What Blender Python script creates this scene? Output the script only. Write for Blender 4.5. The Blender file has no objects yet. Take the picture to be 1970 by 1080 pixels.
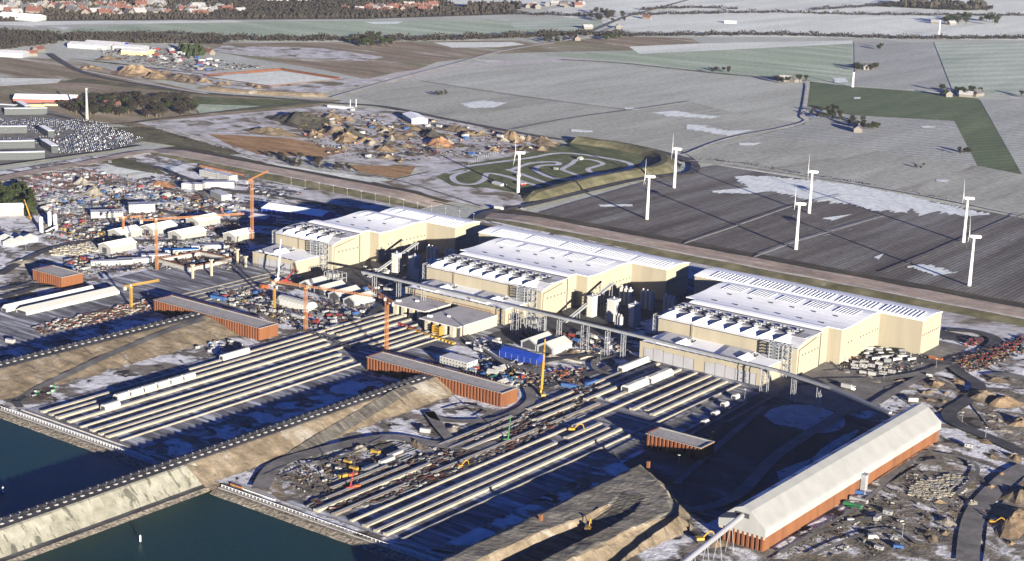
import bpy, math, random
from mathutils import noise as mn
from mathutils.geometry import tessellate_polygon
from mathutils import Vector, Matrix
S = bpy.context.scene
COL = S.collection
# ------------------------------------------------------------------ camera
CAMH = 400.0; FPX = 3134.0; CX, CY = 985.0, 540.0
def _ray(u, v): return Vector((u-CX, -(v-CY), -FPX))
VX, VY = _ray(-3345., -404.), _ray(3408., -170.)
AX = -VX.normalized(); AY = VY.normalized(); AZ = AX.cross(AY).normalized(); AY = AZ.cross(AX).normalized()
RC = Matrix((AX, AY, AZ))            # camera -> world rotation
CAM = Vector((0, 0, CAMH))
def P(u, v, z=0.0):
    d = RC @ _ray(u, v); t = (z-CAMH)/d.z
    p = CAM+d*t
    return Vector((p.x, p.y, z))
cd = bpy.data.cameras.new('camera'); cam = bpy.data.objects.new('camera', cd); COL.objects.link(cam)
cd.sensor_width = 36.0; cd.sensor_fit = 'HORIZONTAL'; cd.lens = FPX/1970*36
cd.clip_start = 5; cd.clip_end = 40000
cam.matrix_world = Matrix.Translation(CAM) @ RC.to_4x4()
S.camera = cam
# ------------------------------------------------------------------ light
SUN_AZ = math.radians(-29.8); SUN_EL = math.radians(8.6)
sd = Vector((math.cos(SUN_EL)*math.cos(SUN_AZ), math.cos(SUN_EL)*math.sin(SUN_AZ), math.sin(SUN_EL)))
w = bpy.data.worlds.new('World'); S.world = w; w.use_nodes = True
nt = w.node_tree; nt.nodes.clear()
sky = nt.nodes.new('ShaderNodeTexSky'); sky.sky_type = 'NISHITA'; sky.sun_disc = False
sky.sun_elevation = SUN_EL; sky.sun_rotation = math.atan2(sd.x, sd.y)
sky.altitude = 1000; sky.air_density = 0.55; sky.dust_density = 0.0; sky.ozone_density = 10.0
bg = nt.nodes.new('ShaderNodeBackground'); bg.inputs[1].default_value = 0.05
out = nt.nodes.new('ShaderNodeOutputWorld')
nt.links.new(sky.outputs[0], bg.inputs[0]); nt.links.new(bg.outputs[0], out.inputs[0])
sl = bpy.data.lights.new('sun', 'SUN'); sl.energy = 5.0; sl.angle = math.radians(0.5); sl.color = (1.0, 0.915, 0.77)
so = bpy.data.objects.new('sun', sl); COL.objects.link(so)
so.rotation_euler = sd.to_track_quat('Z', 'Y').to_euler(); so.location = (-600, 900, 600)
S.view_settings.view_transform = 'Standard'; S.view_settings.look = 'None'
S.view_settings.exposure = 2.05; S.view_settings.gamma = 1.0
S.cycles.max_bounces = 4; S.cycles.diffuse_bounces = 2; S.cycles.glossy_bounces = 2
# ------------------------------------------------------------------ materials
MATS = {}
def _nt(name):
    m = bpy.data.materials.new(name); m.use_nodes = True
    n = m.node_tree; b = n.nodes['Principled BSDF']
    return m, n, b
def _pos(n, rot=0.0, sc=(1, 1, 1), obj=False):
    if obj:
        g = n.nodes.new('ShaderNodeTexCoord'); o = g.outputs['Object']
    else:
        g = n.nodes.new('ShaderNodeNewGeometry'); o = g.outputs['Position']
    mp = n.nodes.new('ShaderNodeMapping'); mp.inputs['Rotation'].default_value = (0, 0, rot); mp.inputs['Scale'].default_value = sc
    n.links.new(o, mp.inputs['Vector']); return mp.outputs[0]
def _noise(n, vec, scale, detail=5, rough=0.55, dist=0.0):
    t = n.nodes.new('ShaderNodeTexNoise'); t.inputs['Scale'].default_value = scale
    t.inputs['Detail'].default_value = detail; t.inputs['Roughness'].default_value = rough; t.inputs['Distortion'].default_value = dist
    n.links.new(vec, t.inputs['Vector']); return t.outputs['Fac']
def _ramp(n, fac, stops):
    r = n.nodes.new('ShaderNodeValToRGB'); e = r.color_ramp.elements
    while len(e) < len(stops): e.new(0.5)
    for i, (p, c) in enumerate(stops):
        e[i].position = p; e[i].color = (c[0], c[1], c[2], 1) if not isinstance(c, (int, float)) else (c, c, c, 1)
    n.links.new(fac, r.inputs[0]); return r.outputs[0]
def _mix(n, fac, a, b, mode='MIX'):
    m = n.nodes.new('ShaderNodeMix'); m.data_type = 'RGBA'; m.blend_type = mode
    for sock, val in ((m.inputs[0], fac), (m.inputs[6], a), (m.inputs[7], b)):
        if isinstance(val, (int, float)): sock.default_value = val if sock == m.inputs[0] else (val, val, val, 1)
        elif isinstance(val, tuple): sock.default_value = (val[0], val[1], val[2], 1)
        else: n.links.new(val, sock)
    return m.outputs[2]
def _bump(n, b, h, strength, dist):
    bp = n.nodes.new('ShaderNodeBump'); bp.inputs['Strength'].default_value = strength; bp.inputs['Distance'].default_value = dist
    n.links.new(h, bp.inputs['Height']); n.links.new(bp.outputs[0], b.inputs['Normal'])
def plain(name, c, rough=0.6, var=0.12, sc=0.4, metal=0.0, bump=0.0, streak=None):
    """painted / built surface with slight dirt variation"""
    if name in MATS: return MATS[name]
    m, n, b = _nt(name)
    v = _pos(n, 0, (1, 1, 0.15) if streak else (1, 1, 1))
    f = _noise(n, v, sc, 4, 0.6)
    d = tuple(x*(1-2.2*var) for x in c); l = tuple(min(1, x*(1+var)) for x in c)
    col = _ramp(n, f, [(0.28, d), (0.5, c), (0.75, l)])
    n.links.new(col, b.inputs['Base Color']); b.inputs['Roughness'].default_value = rough; b.inputs['Metallic'].default_value = metal
    b.inputs['Specular IOR Level'].default_value = 0.25
    if bump: _bump(n, b, f, bump, 0.3)
    MATS[name] = m; return m
def cladding(name, c, rough=0.5, pitch=6.0, k=0.90):
    m, n, b = _nt(name); v = _pos(n); f = _noise(n, _pos(n, 0, (1, 1, 0.12)), 0.12, 5, 0.6)
    col = _ramp(n, f, [(0.3, tuple(x*0.88 for x in c)), (0.55, c), (0.8, tuple(x*1.06 for x in c))])
    sx = n.nodes.new('ShaderNodeSeparateXYZ'); n.links.new(v, sx.inputs[0]); ad = n.nodes.new('ShaderNodeMath'); ad.operation = 'ADD'; n.links.new(sx.outputs[0], ad.inputs[0]); n.links.new(sx.outputs[1], ad.inputs[1])
    pp = n.nodes.new('ShaderNodeMath'); pp.operation = 'PINGPONG'; pp.inputs[1].default_value = pitch/2; n.links.new(ad.outputs[0], pp.inputs[0])
    col = _mix(n, 1.0, col, _ramp(n, pp.outputs[0], [(0.06, (k, k, k)), (0.10, (1, 1, 1))]), 'MULTIPLY')
    n.links.new(col, b.inputs['Base Color']); b.inputs['Roughness'].default_value = rough; b.inputs['Specular IOR Level'].default_value = 0.2; MATS[name] = m; return m
def ground(name, stops, sc=0.02, rot=0.0, stretch=(1, 1, 1), furrow=None, patch=None, patch2=None, bump=0.4, bd=0.5, bsc=0.25, fine=0.12, rough=0.95):
    """stops: ramp of soil colours; furrow=(angle, spacing, strength); patch=(colour, threshold, softness, scale)"""
    if name in MATS: return MATS[name]
    m, n, b = _nt(name)
    v = _pos(n, rot, stretch)
    f = _noise(n, v, sc, 7, 0.62, 0.3)
    col = _ramp(n, f, stops)
    v0 = _pos(n)
    for k, pt in enumerate((patch, patch2)):
        if pt:
            pc, th, so_, ps = pt[:4]; pr = pt[4] if len(pt) > 4 else rot; pst = pt[5] if len(pt) > 5 else stretch
            f2 = _noise(n, _pos(n, pr, pst), ps, 8, 0.62, 0.6)
            fac = _ramp(n, f2, [(th-so_, 0.0), (th+so_, 1.0)])
            col = _mix(n, fac, col, pc)
    ff = _noise(n, v0, fine, 6, 0.7)
    col = _mix(n, 0.8, col, _ramp(n, ff, [(0.3, (0.62, 0.62, 0.62)), (0.7, (1.28, 1.28, 1.28))]), 'MULTIPLY')
    if furrow:
        a, spc, st = furrow[:3]
        wv = n.nodes.new('ShaderNodeTexWave'); wv.wave_type = 'BANDS'; wv.bands_direction = 'X'
        wv.inputs['Scale'].default_value = 2*math.pi/spc/20.0*1.0; wv.inputs['Distortion'].default_value = 1.2; wv.inputs['Detail'].default_value = 2
        wv.inputs['Detail Scale'].default_value = 0.6
        n.links.new(_pos(n, a), wv.inputs['Vector'])
        col = _mix(n, st, col, _ramp(n, wv.outputs['Fac'], [(0.2, (0.55, 0.55, 0.55)), (0.8, (1.4, 1.4, 1.4))]), 'MULTIPLY')
    n.links.new(col, b.inputs['Base Color']); b.inputs['Roughness'].default_value = rough
    b.inputs['Specular IOR Level'].default_value = 0.1
    if bump: _bump(n, b, _noise(n, v0, bsc, 6, 0.65), bump, bd)
    MATS[name] = m; return m
# ------------------------------------------------------------------ mesh builder
class MB:
    def __init__(s, o=(0, 0, 0)): s.v = []; s.f = []; s.m = []; s.o = Vector(o)
    def add(s, vs, fs, m=0):
        k = len(s.v); s.v += [tuple(x) for x in vs]; s.f += [tuple(i+k for i in f) for f in fs]; s.m += [m]*len(fs); return s
    def box(s, x0, x1, y0, y1, z0, z1, m=0):
        return s.add([(x0, y0, z0), (x1, y0, z0), (x1, y1, z0), (x0, y1, z0), (x0, y0, z1), (x1, y0, z1), (x1, y1, z1), (x0, y1, z1)],
                     [(3, 2, 1, 0), (4, 5, 6, 7), (0, 1, 5, 4), (1, 2, 6, 5), (2, 3, 7, 6), (3, 0, 4, 7)], m)
    def obox(s, c, sx, sy, sz, a=0, m=0, z0=None):
        ca, sa = math.cos(a), math.sin(a); z = c[2] if z0 is None else z0; vs = []
        for zz in (z, z+sz):
            for dx, dy in ((-sx/2, -sy/2), (sx/2, -sy/2), (sx/2, sy/2), (-sx/2, sy/2)):
                vs.append((c[0]+dx*ca-dy*sa, c[1]+dx*sa+dy*ca, zz))
        return s.add(vs, [(3, 2, 1, 0), (4, 5, 6, 7), (0, 1, 5, 4), (1, 2, 6, 5), (2, 3, 7, 6), (3, 0, 4, 7)], m)
    def prism(s, pts, z0, z1, m=0):
        n = len(pts)
        return s.add([(p[0], p[1], z0) for p in pts]+[(p[0], p[1], z1) for p in pts],
                     [tuple(range(n-1, -1, -1)), tuple(range(n, 2*n))]+[(i, (i+1) % n, n+(i+1) % n, n+i) for i in range(n)], m)
    def xprism(s, pts, x0, x1, m=0):      # pts in (y,z), counter-clockwise seen from +x
        n = len(pts)
        return s.add([(x0, p[0], p[1]) for p in pts]+[(x1, p[0], p[1]) for p in pts],
                     [tuple(range(n-1, -1, -1)), tuple(range(n, 2*n))]+[(i, (i+1) % n, n+(i+1) % n, n+i) for i in range(n)], m)
    def yprism(s, pts, y0, y1, m=0):      # pts in (x,z)
        n = len(pts)
        return s.add([(p[0], y0, p[1]) for p in pts]+[(p[0], y1, p[1]) for p in pts],
                     [tuple(range(n)), tuple(range(2*n-1, n-1, -1))]+[(n+i, n+(i+1) % n, (i+1) % n, i) for i in range(n)], m)
    def cyl(s, x, y, z0, z1, r, n=10, m=0, r1=None, cone=0.0):
        r1 = r if r1 is None else r1
        c = [(math.cos(2*math.pi*i/n), math.sin(2*math.pi*i/n)) for i in range(n)]
        vs = [(x+r*a, y+r*b, z0) for a, b in c]+[(x+r1*a, y+r1*b, z1) for a, b in c]
        fs = [(i, (i+1) % n, n+(i+1) % n, n+i) for i in range(n)]+[tuple(range(n-1, -1, -1))]
        if cone:
            vs.append((x, y, z1+cone)); fs += [(n+i, n+(i+1) % n, 2*n) for i in range(n)]
        else: fs.append(tuple(range(n, 2*n)))
        return s.add(vs, fs, m)
    def tube(s, a, b, r, n=6, m=0, r1=None):
        a = Vector(a); b = Vector(b); d = (b-a)
        if d.length < 1e-6: return s
        q = d.normalized(); t = Vector((0, 0, 1)) if abs(q.z) < 0.9 else Vector((1, 0, 0))
        e1 = q.cross(t).normalized(); e2 = q.cross(e1); r1 = r if r1 is None else r1; vs = []
        for p, rr in ((a, r), (b, r1)):
            for i in range(n):
                an = 2*math.pi*(i+0.5)/n; vs.append(p+e1*(rr*math.cos(an))+e2*(rr*math.sin(an)))
        return s.add(vs, [(i, n+i, n+(i+1) % n, (i+1) % n) for i in range(n)]+[tuple(range(n)), tuple(range(2*n-1, n-1, -1))], m)
    def sheet(s, pts, m=0):
        return s.add(pts, [tuple(range(len(pts)))], m)
    def build(s, name, mats, parent=None, world=False, smooth=False):
        me = bpy.data.meshes.new(name)
        o = ORG.get(parent.name, Vector((0, 0, 0))) if (parent is not None and world) else s.o
        me.from_pydata([(x-o.x, y-o.y, z-o.z) for x, y, z in s.v], [], s.f)
        if not isinstance(mats, (list, tuple)): mats = [mats]
        for mm in mats: me.materials.append(mm)
        if len(mats) > 1: me.polygons.foreach_set('material_index', s.m)
        if smooth: me.polygons.foreach_set('use_smooth', [True]*len(s.f))
        me.update()
        ob = bpy.data.objects.new(name, me); COL.objects.link(ob)
        if parent is not None: ob.parent = parent
        else: ob.location = s.o
        return ob
ORG = {}
def under(o, par):
    o.parent = par; return o
def tag(o, label, cat, group=None):
    o['label'] = label; o['category'] = cat
    if group: o['group'] = group
    return o
def thing(name, label, cat, loc=(0, 0, 0), rz=0, group=None):
    o = bpy.data.objects.new(name, None); COL.objects.link(o); o.empty_display_size = 1
    o.location = loc; o.rotation_euler = (0, 0, rz); ORG[o.name] = Vector(loc)
    return tag(o, label, cat, group)
def struct(o, kind='structure'): o['kind'] = kind; return o
def dup(root, loc=None, rz=None, label=None, group=None, sc=None):
    def cp(o, par):
        c = o.copy(); COL.objects.link(c); c.parent = par
        for ch in kids.get(o.name, ()): cp(ch, c)
        return c
    kids = {}
    def walk(o):
        kids[o.name] = list(o.children)
        for ch in kids[o.name]: walk(ch)
    walk(root)
    r = cp(root, None)
    if loc is not None: r.location = loc
    if rz is not None: r.rotation_euler = (0, 0, rz)
    if sc is not None: r.scale = sc if isinstance(sc, tuple) else (sc, sc, sc)
    if label: r['label'] = label
    if group: r['group'] = group
    return r
def inpoly(p, poly):
    c = False; j = len(poly)-1
    for i in range(len(poly)):
        a, b = poly[i], poly[j]
        if (a[1] > p[1]) != (b[1] > p[1]) and p[0] < (b[0]-a[0])*(p[1]-a[1])/(b[1]-a[1])+a[0]: c = not c
        j = i
    return c
LAY = [0]
def field(name, px, mat, z=None, rag=0):
    LAY[0] += 1; zz = 0.03+0.03*LAY[0] if z is None else z
    pp = [P(u, v, zz) for u, v in px]; pp = comb(pp, rag, 2.6 if len(px) > 14 else 2.0, len(px)) if rag else pp; m = MB()
    if rag:
        m.v = [tuple(q) for q in pp]; tr = tessellate_polygon([[Vector((q.x, q.y, 0)) for q in pp]])
        for a, b, c in tr:
            A, B, C = pp[a], pp[b], pp[c]; m.f.append((a, b, c) if (B.x-A.x)*(C.y-A.y)-(B.y-A.y)*(C.x-A.x) > 0 else (a, c, b)); m.m.append(0)
    else: m.sheet(pp)
    if len(px) > 2 and not rag:
        a = m.v; ar = sum(a[i][0]*a[(i+1) % len(a)][1]-a[(i+1) % len(a)][0]*a[i][1] for i in range(len(a)))
        if ar < 0: m.f = [tuple(reversed(m.f[0]))]
    return struct(m.build(name, mat))
def comb(pts, amp, step=3.0, seed=1):
    """ragged snow edge: fingers drawn out along the furrows (world y)"""
    rnd = random.Random(seed); out = []
    for a, b in zip(pts, pts[1:]+pts[:1]):
        L = (b-a).length; dx = abs(b.x-a.x)/max(L, .01); n = max(1, int(L/step))
        for i in range(n):
            p = a.lerp(b, i/n); k = amp*dx*(rnd.uniform(-1, 1)*(0.35+0.65*abs(mn.noise(Vector((p.x*.02, p.y*.02, 3))))*2))
            out.append(Vector((p.x, p.y+k, p.z)))
    return out
def smoothline(pts, n=6):
    out = []; k = len(pts)
    for i in range(k-1):
        p0 = pts[max(i-1, 0)]; p1 = pts[i]; p2 = pts[i+1]; p3 = pts[min(i+2, k-1)]
        for j in range(n):
            t = j/n
            out.append(p1*(1)*0+0.5*((2*p1)+(-p0+p2)*t+(2*p0-5*p1+4*p2-p3)*t*t+(-p0+3*p1-3*p2+p3)*t**3))
    out.append(pts[-1]); return out
def ribbon(name, px, width, mat, z=None, hf=None, world=False, smooth=True, close=False):
    LAY[0] += 1; zz = 0.03+0.03*LAY[0] if z is None else z
    pts = [Vector((p[0], p[1], 0)) if world else P(p[0], p[1], hf and 0 or 0) for p in px]
    if smooth: pts = smoothline(pts)
    m = MB(); vs = []; n = len(pts)
    for i, p in enumerate(pts):
        d = (pts[min(i+1, n-1)]-pts[max(i-1, 0)]).normalized(); q = Vector((-d.y, d.x, 0))*(width/2)
        for sgn in (1, -1):
            a = p+q*sgn; vs.append((a.x, a.y, (hf(a.x, a.y)+0.12) if hf else zz))
    m.add(vs, [(2*i+1, 2*i+3, 2*i+2, 2*i) for i in range(n-1)])
    return struct(m.build(name, mat))
R_ = math.radians
SNOW = (0.66, 0.66, 0.68)
# ---- ground materials
g_base = ground('ground_base', [(0.3, (0.295, 0.299, 0.266)), (0.5, (0.374, 0.386, 0.342)), (0.7, (0.463, 0.479, 0.432))], 0.004, patch=(SNOW, 0.64, 0.05, 0.006, 0.3, (0.5, 1.6, 1)))
g_lav = ground('frosty_field', [(0.3, (0.286, 0.294, 0.257)), (0.5, (0.364, 0.376, 0.332)), (0.7, (0.453, 0.469, 0.418))], 0.008, rot=R_(-8), stretch=(1.8, 0.25, 1), patch=(SNOW, 0.70, 0.04, 0.006, R_(-8), (1.6, 0.4, 1)), furrow=(R_(-10), 9, 0.10))
g_lav2 = ground('frosty_furrowed_field', [(0.3, (0.256, 0.263, 0.247)), (0.5, (0.315, 0.324, 0.304)), (0.7, (0.394, 0.407, 0.380))], 0.008, rot=R_(26), stretch=(1.6, 0.25, 1), furrow=(R_(26), 13, 0.45))
g_grey = ground('grey_stubble_field', [(0.3, (0.246, 0.247, 0.218)), (0.5, (0.320, 0.324, 0.285)), (0.7, (0.399, 0.407, 0.366))], 0.008, rot=R_(-70), stretch=(1.7, 0.25, 1), patch=(SNOW, 0.70, 0.04, 0.005, R_(-70), (1.6, 0.35, 1)), patch2=((0.217, 0.206, 0.171), 0.64, 0.05, 0.01))
g_green = ground('winter_wheat_frosted', [(0.3, (0.220, 0.270, 0.200)), (0.5, (0.295, 0.350, 0.257)), (0.7, (0.414, 0.464, 0.370))], 0.008, rot=R_(-20), stretch=(0.25, 1.6, 1), patch=((0.542, 0.577, 0.513), 0.66, 0.08, 0.005, R_(-20), (0.3, 1.8, 1)))
g_green2 = ground('winter_wheat_tramlines', [(0.3, (0.266, 0.319, 0.257)), (0.5, (0.355, 0.402, 0.332)), (0.7, (0.443, 0.489, 0.418))], 0.006, rot=R_(26), stretch=(1.6, 0.3, 1), furrow=(R_(26), 70, 0.2))
g_dgreen = ground('dark_winter_wheat', [(0.3, (0.070, 0.095, 0.050)), (0.5, (0.100, 0.130, 0.070)), (0.7, (0.143, 0.170, 0.095))], 0.01, rot=R_(26), stretch=(1.6, 0.25, 1), furrow=(R_(26), 22, 0.25), bump=0.25)
g_snowf = ground('snow_covered_field', [(0.3, (0.453, 0.469, 0.427)), (0.5, (0.571, 0.592, 0.541)), (0.7, (0.680, 0.706, 0.646))], 0.006, rot=R_(-60), stretch=(1.6, 0.25, 1), bump=0.25, patch=((0.295, 0.288, 0.237), 0.68, 0.05, 0.006, R_(-60), (1.6, 0.25, 1)))
g_snow = ground('snow', [(0.3, (0.532, 0.567, 0.570)), (0.7, (0.670, 0.711, 0.694))], 0.05, bump=0.15)
g_plow = ground('plowed_field', [(0.3, (0.065, 0.058, 0.055)), (0.5, (0.12, 0.108, 0.10)), (0.72, (0.197, 0.196, 0.190))], 0.02, rot=0, stretch=(2.0, 0.12, 1), furrow=(0, 5, 0.5), patch=((0.492, 0.515, 0.522), 0.70, 0.03, 0.03, 0.0, (2.6, 0.22, 1)), patch2=((0.207, 0.206, 0.199), 0.60, 0.08, 0.004), bump=0.7)
g_brown = ground('brown_heath', [(0.3, (0.130, 0.095, 0.065)), (0.5, (0.212, 0.170, 0.114)), (0.7, (0.300, 0.245, 0.190))], 0.012, rot=R_(30), stretch=(0.35, 1.6, 1), patch=((0.492, 0.505, 0.456), 0.62, 0.07, 0.008, R_(25), (0.4, 2, 1)), patch2=((0.158, 0.165, 0.085), 0.6, 0.08, 0.004))
g_reed = ground('reed_bed', [(0.3, (0.16, 0.095, 0.045)), (0.5, (0.29, 0.175, 0.085)), (0.7, (0.40, 0.26, 0.14))], 0.03, rot=R_(30), stretch=(0.5, 1.6, 1), bump=0.8)
g_olive = ground('rough_grass', [(0.3, (0.06, 0.058, 0.033)), (0.5, (0.10, 0.094, 0.055)), (0.7, (0.155, 0.142, 0.09))], 0.03, bump=0.6, patch=((0.4, 0.4, 0.4), 0.72, 0.05, 0.03, 0, (1, 1, 1)))
g_green3 = ground('mown_grass', [(0.3, (0.055, 0.07, 0.03)), (0.5, (0.095, 0.11, 0.05)), (0.7, (0.15, 0.15, 0.08))], 0.03, bump=0.3)
g_tan = ground('dyke_gravel_top', [(0.3, (0.22, 0.175, 0.14)), (0.5, (0.31, 0.25, 0.205)), (0.7, (0.40, 0.34, 0.29))], 0.03, stretch=(0.3, 2, 1), bump=0.3)
g_pale = ground('pale_path', [(0.3, (0.34, 0.32, 0.30)), (0.7, (0.48, 0.46, 0.45))], 0.05, bump=0.2)
g_hedge = ground('dark_scrub_strip', [(0.3, (0.045, 0.038, 0.025)), (0.5, (0.08, 0.068, 0.045)), (0.7, (0.13, 0.11, 0.075))], 0.03, stretch=(0.5, 2, 1), bump=0.9)
g_wood = ground('woodland_floor', [(0.3, (0.05, 0.045, 0.04)), (0.7, (0.12, 0.105, 0.09))], 0.01)
g_site = ground('worksite_ground', [(0.3, (0.06, 0.053, 0.046)), (0.5, (0.14, 0.125, 0.108)), (0.7, (0.25, 0.225, 0.195))], 0.045, patch=((0.56, 0.56, 0.58), 0.50, 0.035, 0.03, 0.4, (1, 1.4, 1)), patch2=((0.035, 0.032, 0.03), 0.60, 0.02, 0.05), bump=1.0, bd=1.2)
g_yard = ground('snowy_yard', [(0.3, (0.24, 0.225, 0.21)), (0.5, (0.42, 0.41, 0.41)), (0.7, (0.56, 0.56, 0.58))], 0.03, patch=((0.14, 0.115, 0.08), 0.56, 0.05, 0.022), bump=0.5)
g_asph = ground('asphalt', [(0.3, (0.042, 0.042, 0.045)), (0.5, (0.065, 0.064, 0.068)), (0.7, (0.10, 0.098, 0.10))], 0.05, bump=0.2, rough=0.85)
g_road = ground('gravel_road', [(0.3, (0.105, 0.10, 0.095)), (0.7, (0.20, 0.19, 0.18))], 0.05, bump=0.4)
g_dirt = ground('dark_wet_sand', [(0.3, (0.11, 0.10, 0.08)), (0.5, (0.16, 0.147, 0.12)), (0.7, (0.23, 0.21, 0.175))], 0.04, rot=R_(60), stretch=(0.3, 1.5, 1), furrow=(R_(75), 4, 0.2), bump=0.7, bd=1.0)
g_sand = ground('sand_slope', [(0.3, (0.095, 0.074, 0.05)), (0.5, (0.15, 0.12, 0.084)), (0.7, (0.205, 0.168, 0.122))], 0.05, bump=1.0, bd=1.0, patch=((0.27, 0.25, 0.22), 0.62, 0.06, 0.03), patch2=((0.09, 0.075, 0.055), 0.62, 0.03, 0.08, 0.0, (0.3, 2, 1)))
g_conc = ground('concrete_slope', [(0.3, (0.15, 0.145, 0.115)), (0.5, (0.19, 0.185, 0.15)), (0.7, (0.22, 0.215, 0.18))], 0.06, stretch=(0.35, 1.2, 1), patch=((0.075, 0.075, 0.06), 0.60, 0.03, 0.06, 0.0, (0.5, 1.6, 1)), patch2=((0.085, 0.082, 0.065), 0.60, 0.02, 0.12, 0.0, (0.12, 3.4, 1)), bump=0.3)
g_rock = ground('riprap_rock', [(0.3, (0.05, 0.045, 0.04)), (0.5, (0.17, 0.15, 0.12)), (0.7, (0.34, 0.29, 0.235))], 0.35, bump=1.0, bd=1.5, bsc=0.5, fine=0.6)
g_rockd = ground('dark_riprap_rock', [(0.3, (0.025, 0.022, 0.02)), (0.5, (0.08, 0.07, 0.06)), (0.7, (0.20, 0.17, 0.14))], 0.35, bump=1.0, bd=1.5, bsc=0.5, fine=0.6)
g_bed = ground('casting_yard_floor', [(0.3, (0.045, 0.045, 0.05)), (0.5, (0.15, 0.15, 0.165)), (0.68, (0.50, 0.52, 0.56))], 0.09, rot=R_(90), stretch=(0.15, 2, 1), bump=0.3)

g_basin = ground('shade_toned_basin_floor', [(0.3, (0.025, 0.027, 0.03)), (0.5, (0.055, 0.057, 0.06)), (0.7, (0.11, 0.112, 0.12))], 0.04, rot=R_(80), stretch=(0.4, 1.6, 1), bump=0.2, patch=((0.22, 0.23, 0.25), 0.64, 0.04, 0.03))  # tones lowered so the shade on this floor reads darker
g_bas2 = ground('dark_grey_floor', [(0.3, (0.03, 0.035, 0.035)), (0.7, (0.05, 0.055, 0.055))], 0.03, bump=0.2)  # even dark grey for one patch of the basin floor
g_snowd = ground('thin_old_snow', [(0.3, (0.24, 0.25, 0.26)), (0.7, (0.42, 0.43, 0.45))], 0.05, patch=((0.10, 0.10, 0.10), 0.62, 0.03, 0.1), bump=0.2)
g_track = ground('churned_track', [(0.3, (0.04, 0.037, 0.032)), (0.5, (0.085, 0.078, 0.068)), (0.7, (0.15, 0.14, 0.12))], 0.12, rot=R_(95), stretch=(0.12, 3, 1), bump=1.0, bd=1.0)
g_mud = ground('rutted_mud', [(0.3, (0.07, 0.06, 0.048)), (0.5, (0.16, 0.142, 0.118)), (0.7, (0.27, 0.245, 0.21))], 0.05, patch=((0.48, 0.48, 0.49), 0.56, 0.04, 0.05), patch2=((0.19, 0.145, 0.09), 0.6, 0.04, 0.03), bump=1.0, bd=1.6)
# ---- base terrain and water
m = MB(); m.sheet([(-9000, 700, 0), (-982, 698, 0), (1500, 698, 0), (1500, 16000, 0), (-9000, 16000, 0)]); struct(m.build('ground', g_base))
wm, n_, b_ = _nt('sea_water'); 
v_ = _pos(n_, 0.5, (1, 2.2, 1))
b_.inputs['Base Color'].default_value = (0.011, 0.034, 0.026, 1); b_.inputs['Roughness'].default_value = 0.3; b_.inputs['IOR'].default_value = 1.33; b_.inputs['Specular IOR Level'].default_value = 0.12
_bump(n_, b_, _noise(n_, v_, 0.22, 6, 0.65, 0.6), 0.55, 0.35)
m = MB(); m.sheet([(-9000, -3000, -1.2), (3000, -3000, -1.2), (3000, 704, -1.2), (-9000, 704, -1.2)]); struct(m.build('water', wm))
m = MB(); m.sheet([(-9000, -3000, -9), (3000, -3000, -9), (3000, 700, -9), (-9000, 700, -9)]); struct(m.build('seabed', g_dirt))

def jag(px, k=5, seed=3):
    """ragged snow edge: the outline broken up along its length"""
    rnd = random.Random(seed+int(px[0][0])); out = []
    w_ = max(q[0] for q in px)-min(q[0] for q in px); h_ = max(q[1] for q in px)-min(q[1] for q in px)
    for a, b in zip(px, px[1:]+px[:1]):
        L = math.hypot(b[0]-a[0], b[1]-a[1]); n = max(2, int(L/9)) if w_ > 100 else 2
        for i in range(n):
            t = i/n; jj = min(2.2, h_*0.10); out.append((a[0]+(b[0]-a[0])*t+rnd.uniform(-.6, .6)*jj, a[1]+(b[1]-a[1])*t+rnd.uniform(-.4, .4)*jj))
    return out
# ---- far fields (photo outline -> ground)
field('field', [(1150, 0), (1970, -25), (2300, -30), (2300, 78), (1970, 78), (1640, 73), (1300, 70), (1180, 55), (1040, 22)], g_snowf)
field('field', [(860, 0), (1160, 0), (1060, 12), (930, 16), (870, 14)], g_snowf)
field('field', [(-300, 60), (110, 57), (300, 46), (560, 41), (800, 40), (1150, 35), (1168, 50), (1120, 66), (1060, 68), (860, 70), (600, 72), (300, 68), (130, 66), (90, 74), (-300, 72)], g_green)
field('field', [(980, 38), (1140, 35), (1150, 50), (1060, 60), (990, 55)], g_green2)
field('field', [(700, 42.5), (775, 41.5), (765, 46), (720, 46.5)], g_snow)
field('field', [(0, 38), (300, 41), (480, 41), (420, 44), (160, 47), (60, 50), (0, 48)], g_snowf)
field('wood_floor', [(-300, -25), (870, -25), (860, 5), (880, 12), (1000, 20), (980, 28), (700, 37), (300, 39), (0, 42), (-300, 44)], g_wood)
field('field', [(380, 84), (1000, 78), (1040, 86), (900, 112), (840, 120), (760, 150), (700, 152), (620, 134), (480, 112), (400, 96)], g_brown)
field('field', [(834, 82), (985, 81), (1010, 86), (960, 91), (870, 92)], g_snowf)
field('field', [(1030, 84), (1080, 78), (1200, 70), (1330, 74), (1360, 90), (1200, 98), (1070, 100), (950, 104)], g_brown)
field('field', [(640, 170), (790, 155), (1215, 215), (985, 252), (870, 228), (740, 202)], g_grey)
field('field', [(790, 155), (880, 130), (1080, 117), (1380, 145), (1556, 165), (1548, 236), (1450, 226), (1330, 197), (1215, 215)], g_lav)
field('field', [(985, 252), (1215, 213), (1328, 197), (1450, 226), (1548, 236), (1450, 262), (1310, 290), (1200, 278), (1080, 267)], g_grey)
field('field', [(640, 168), (760, 140), (900, 121), (1080, 112), (1100, 118), (900, 130), (790, 155)], g_pale)
field('field', [(1056, 106), (1300, 95), (1640, 82), (1640, 160), (1385, 142), (1180, 118)], g_green)
field('field', [(1210, 90), (1340, 84), (1640, 78), (1640, 84), (1400, 96), (1230, 104)], g_snowf)
field('field', [(1643, 82), (1795, 82), (1832, 178), (1645, 165)], g_lav2)
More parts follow.
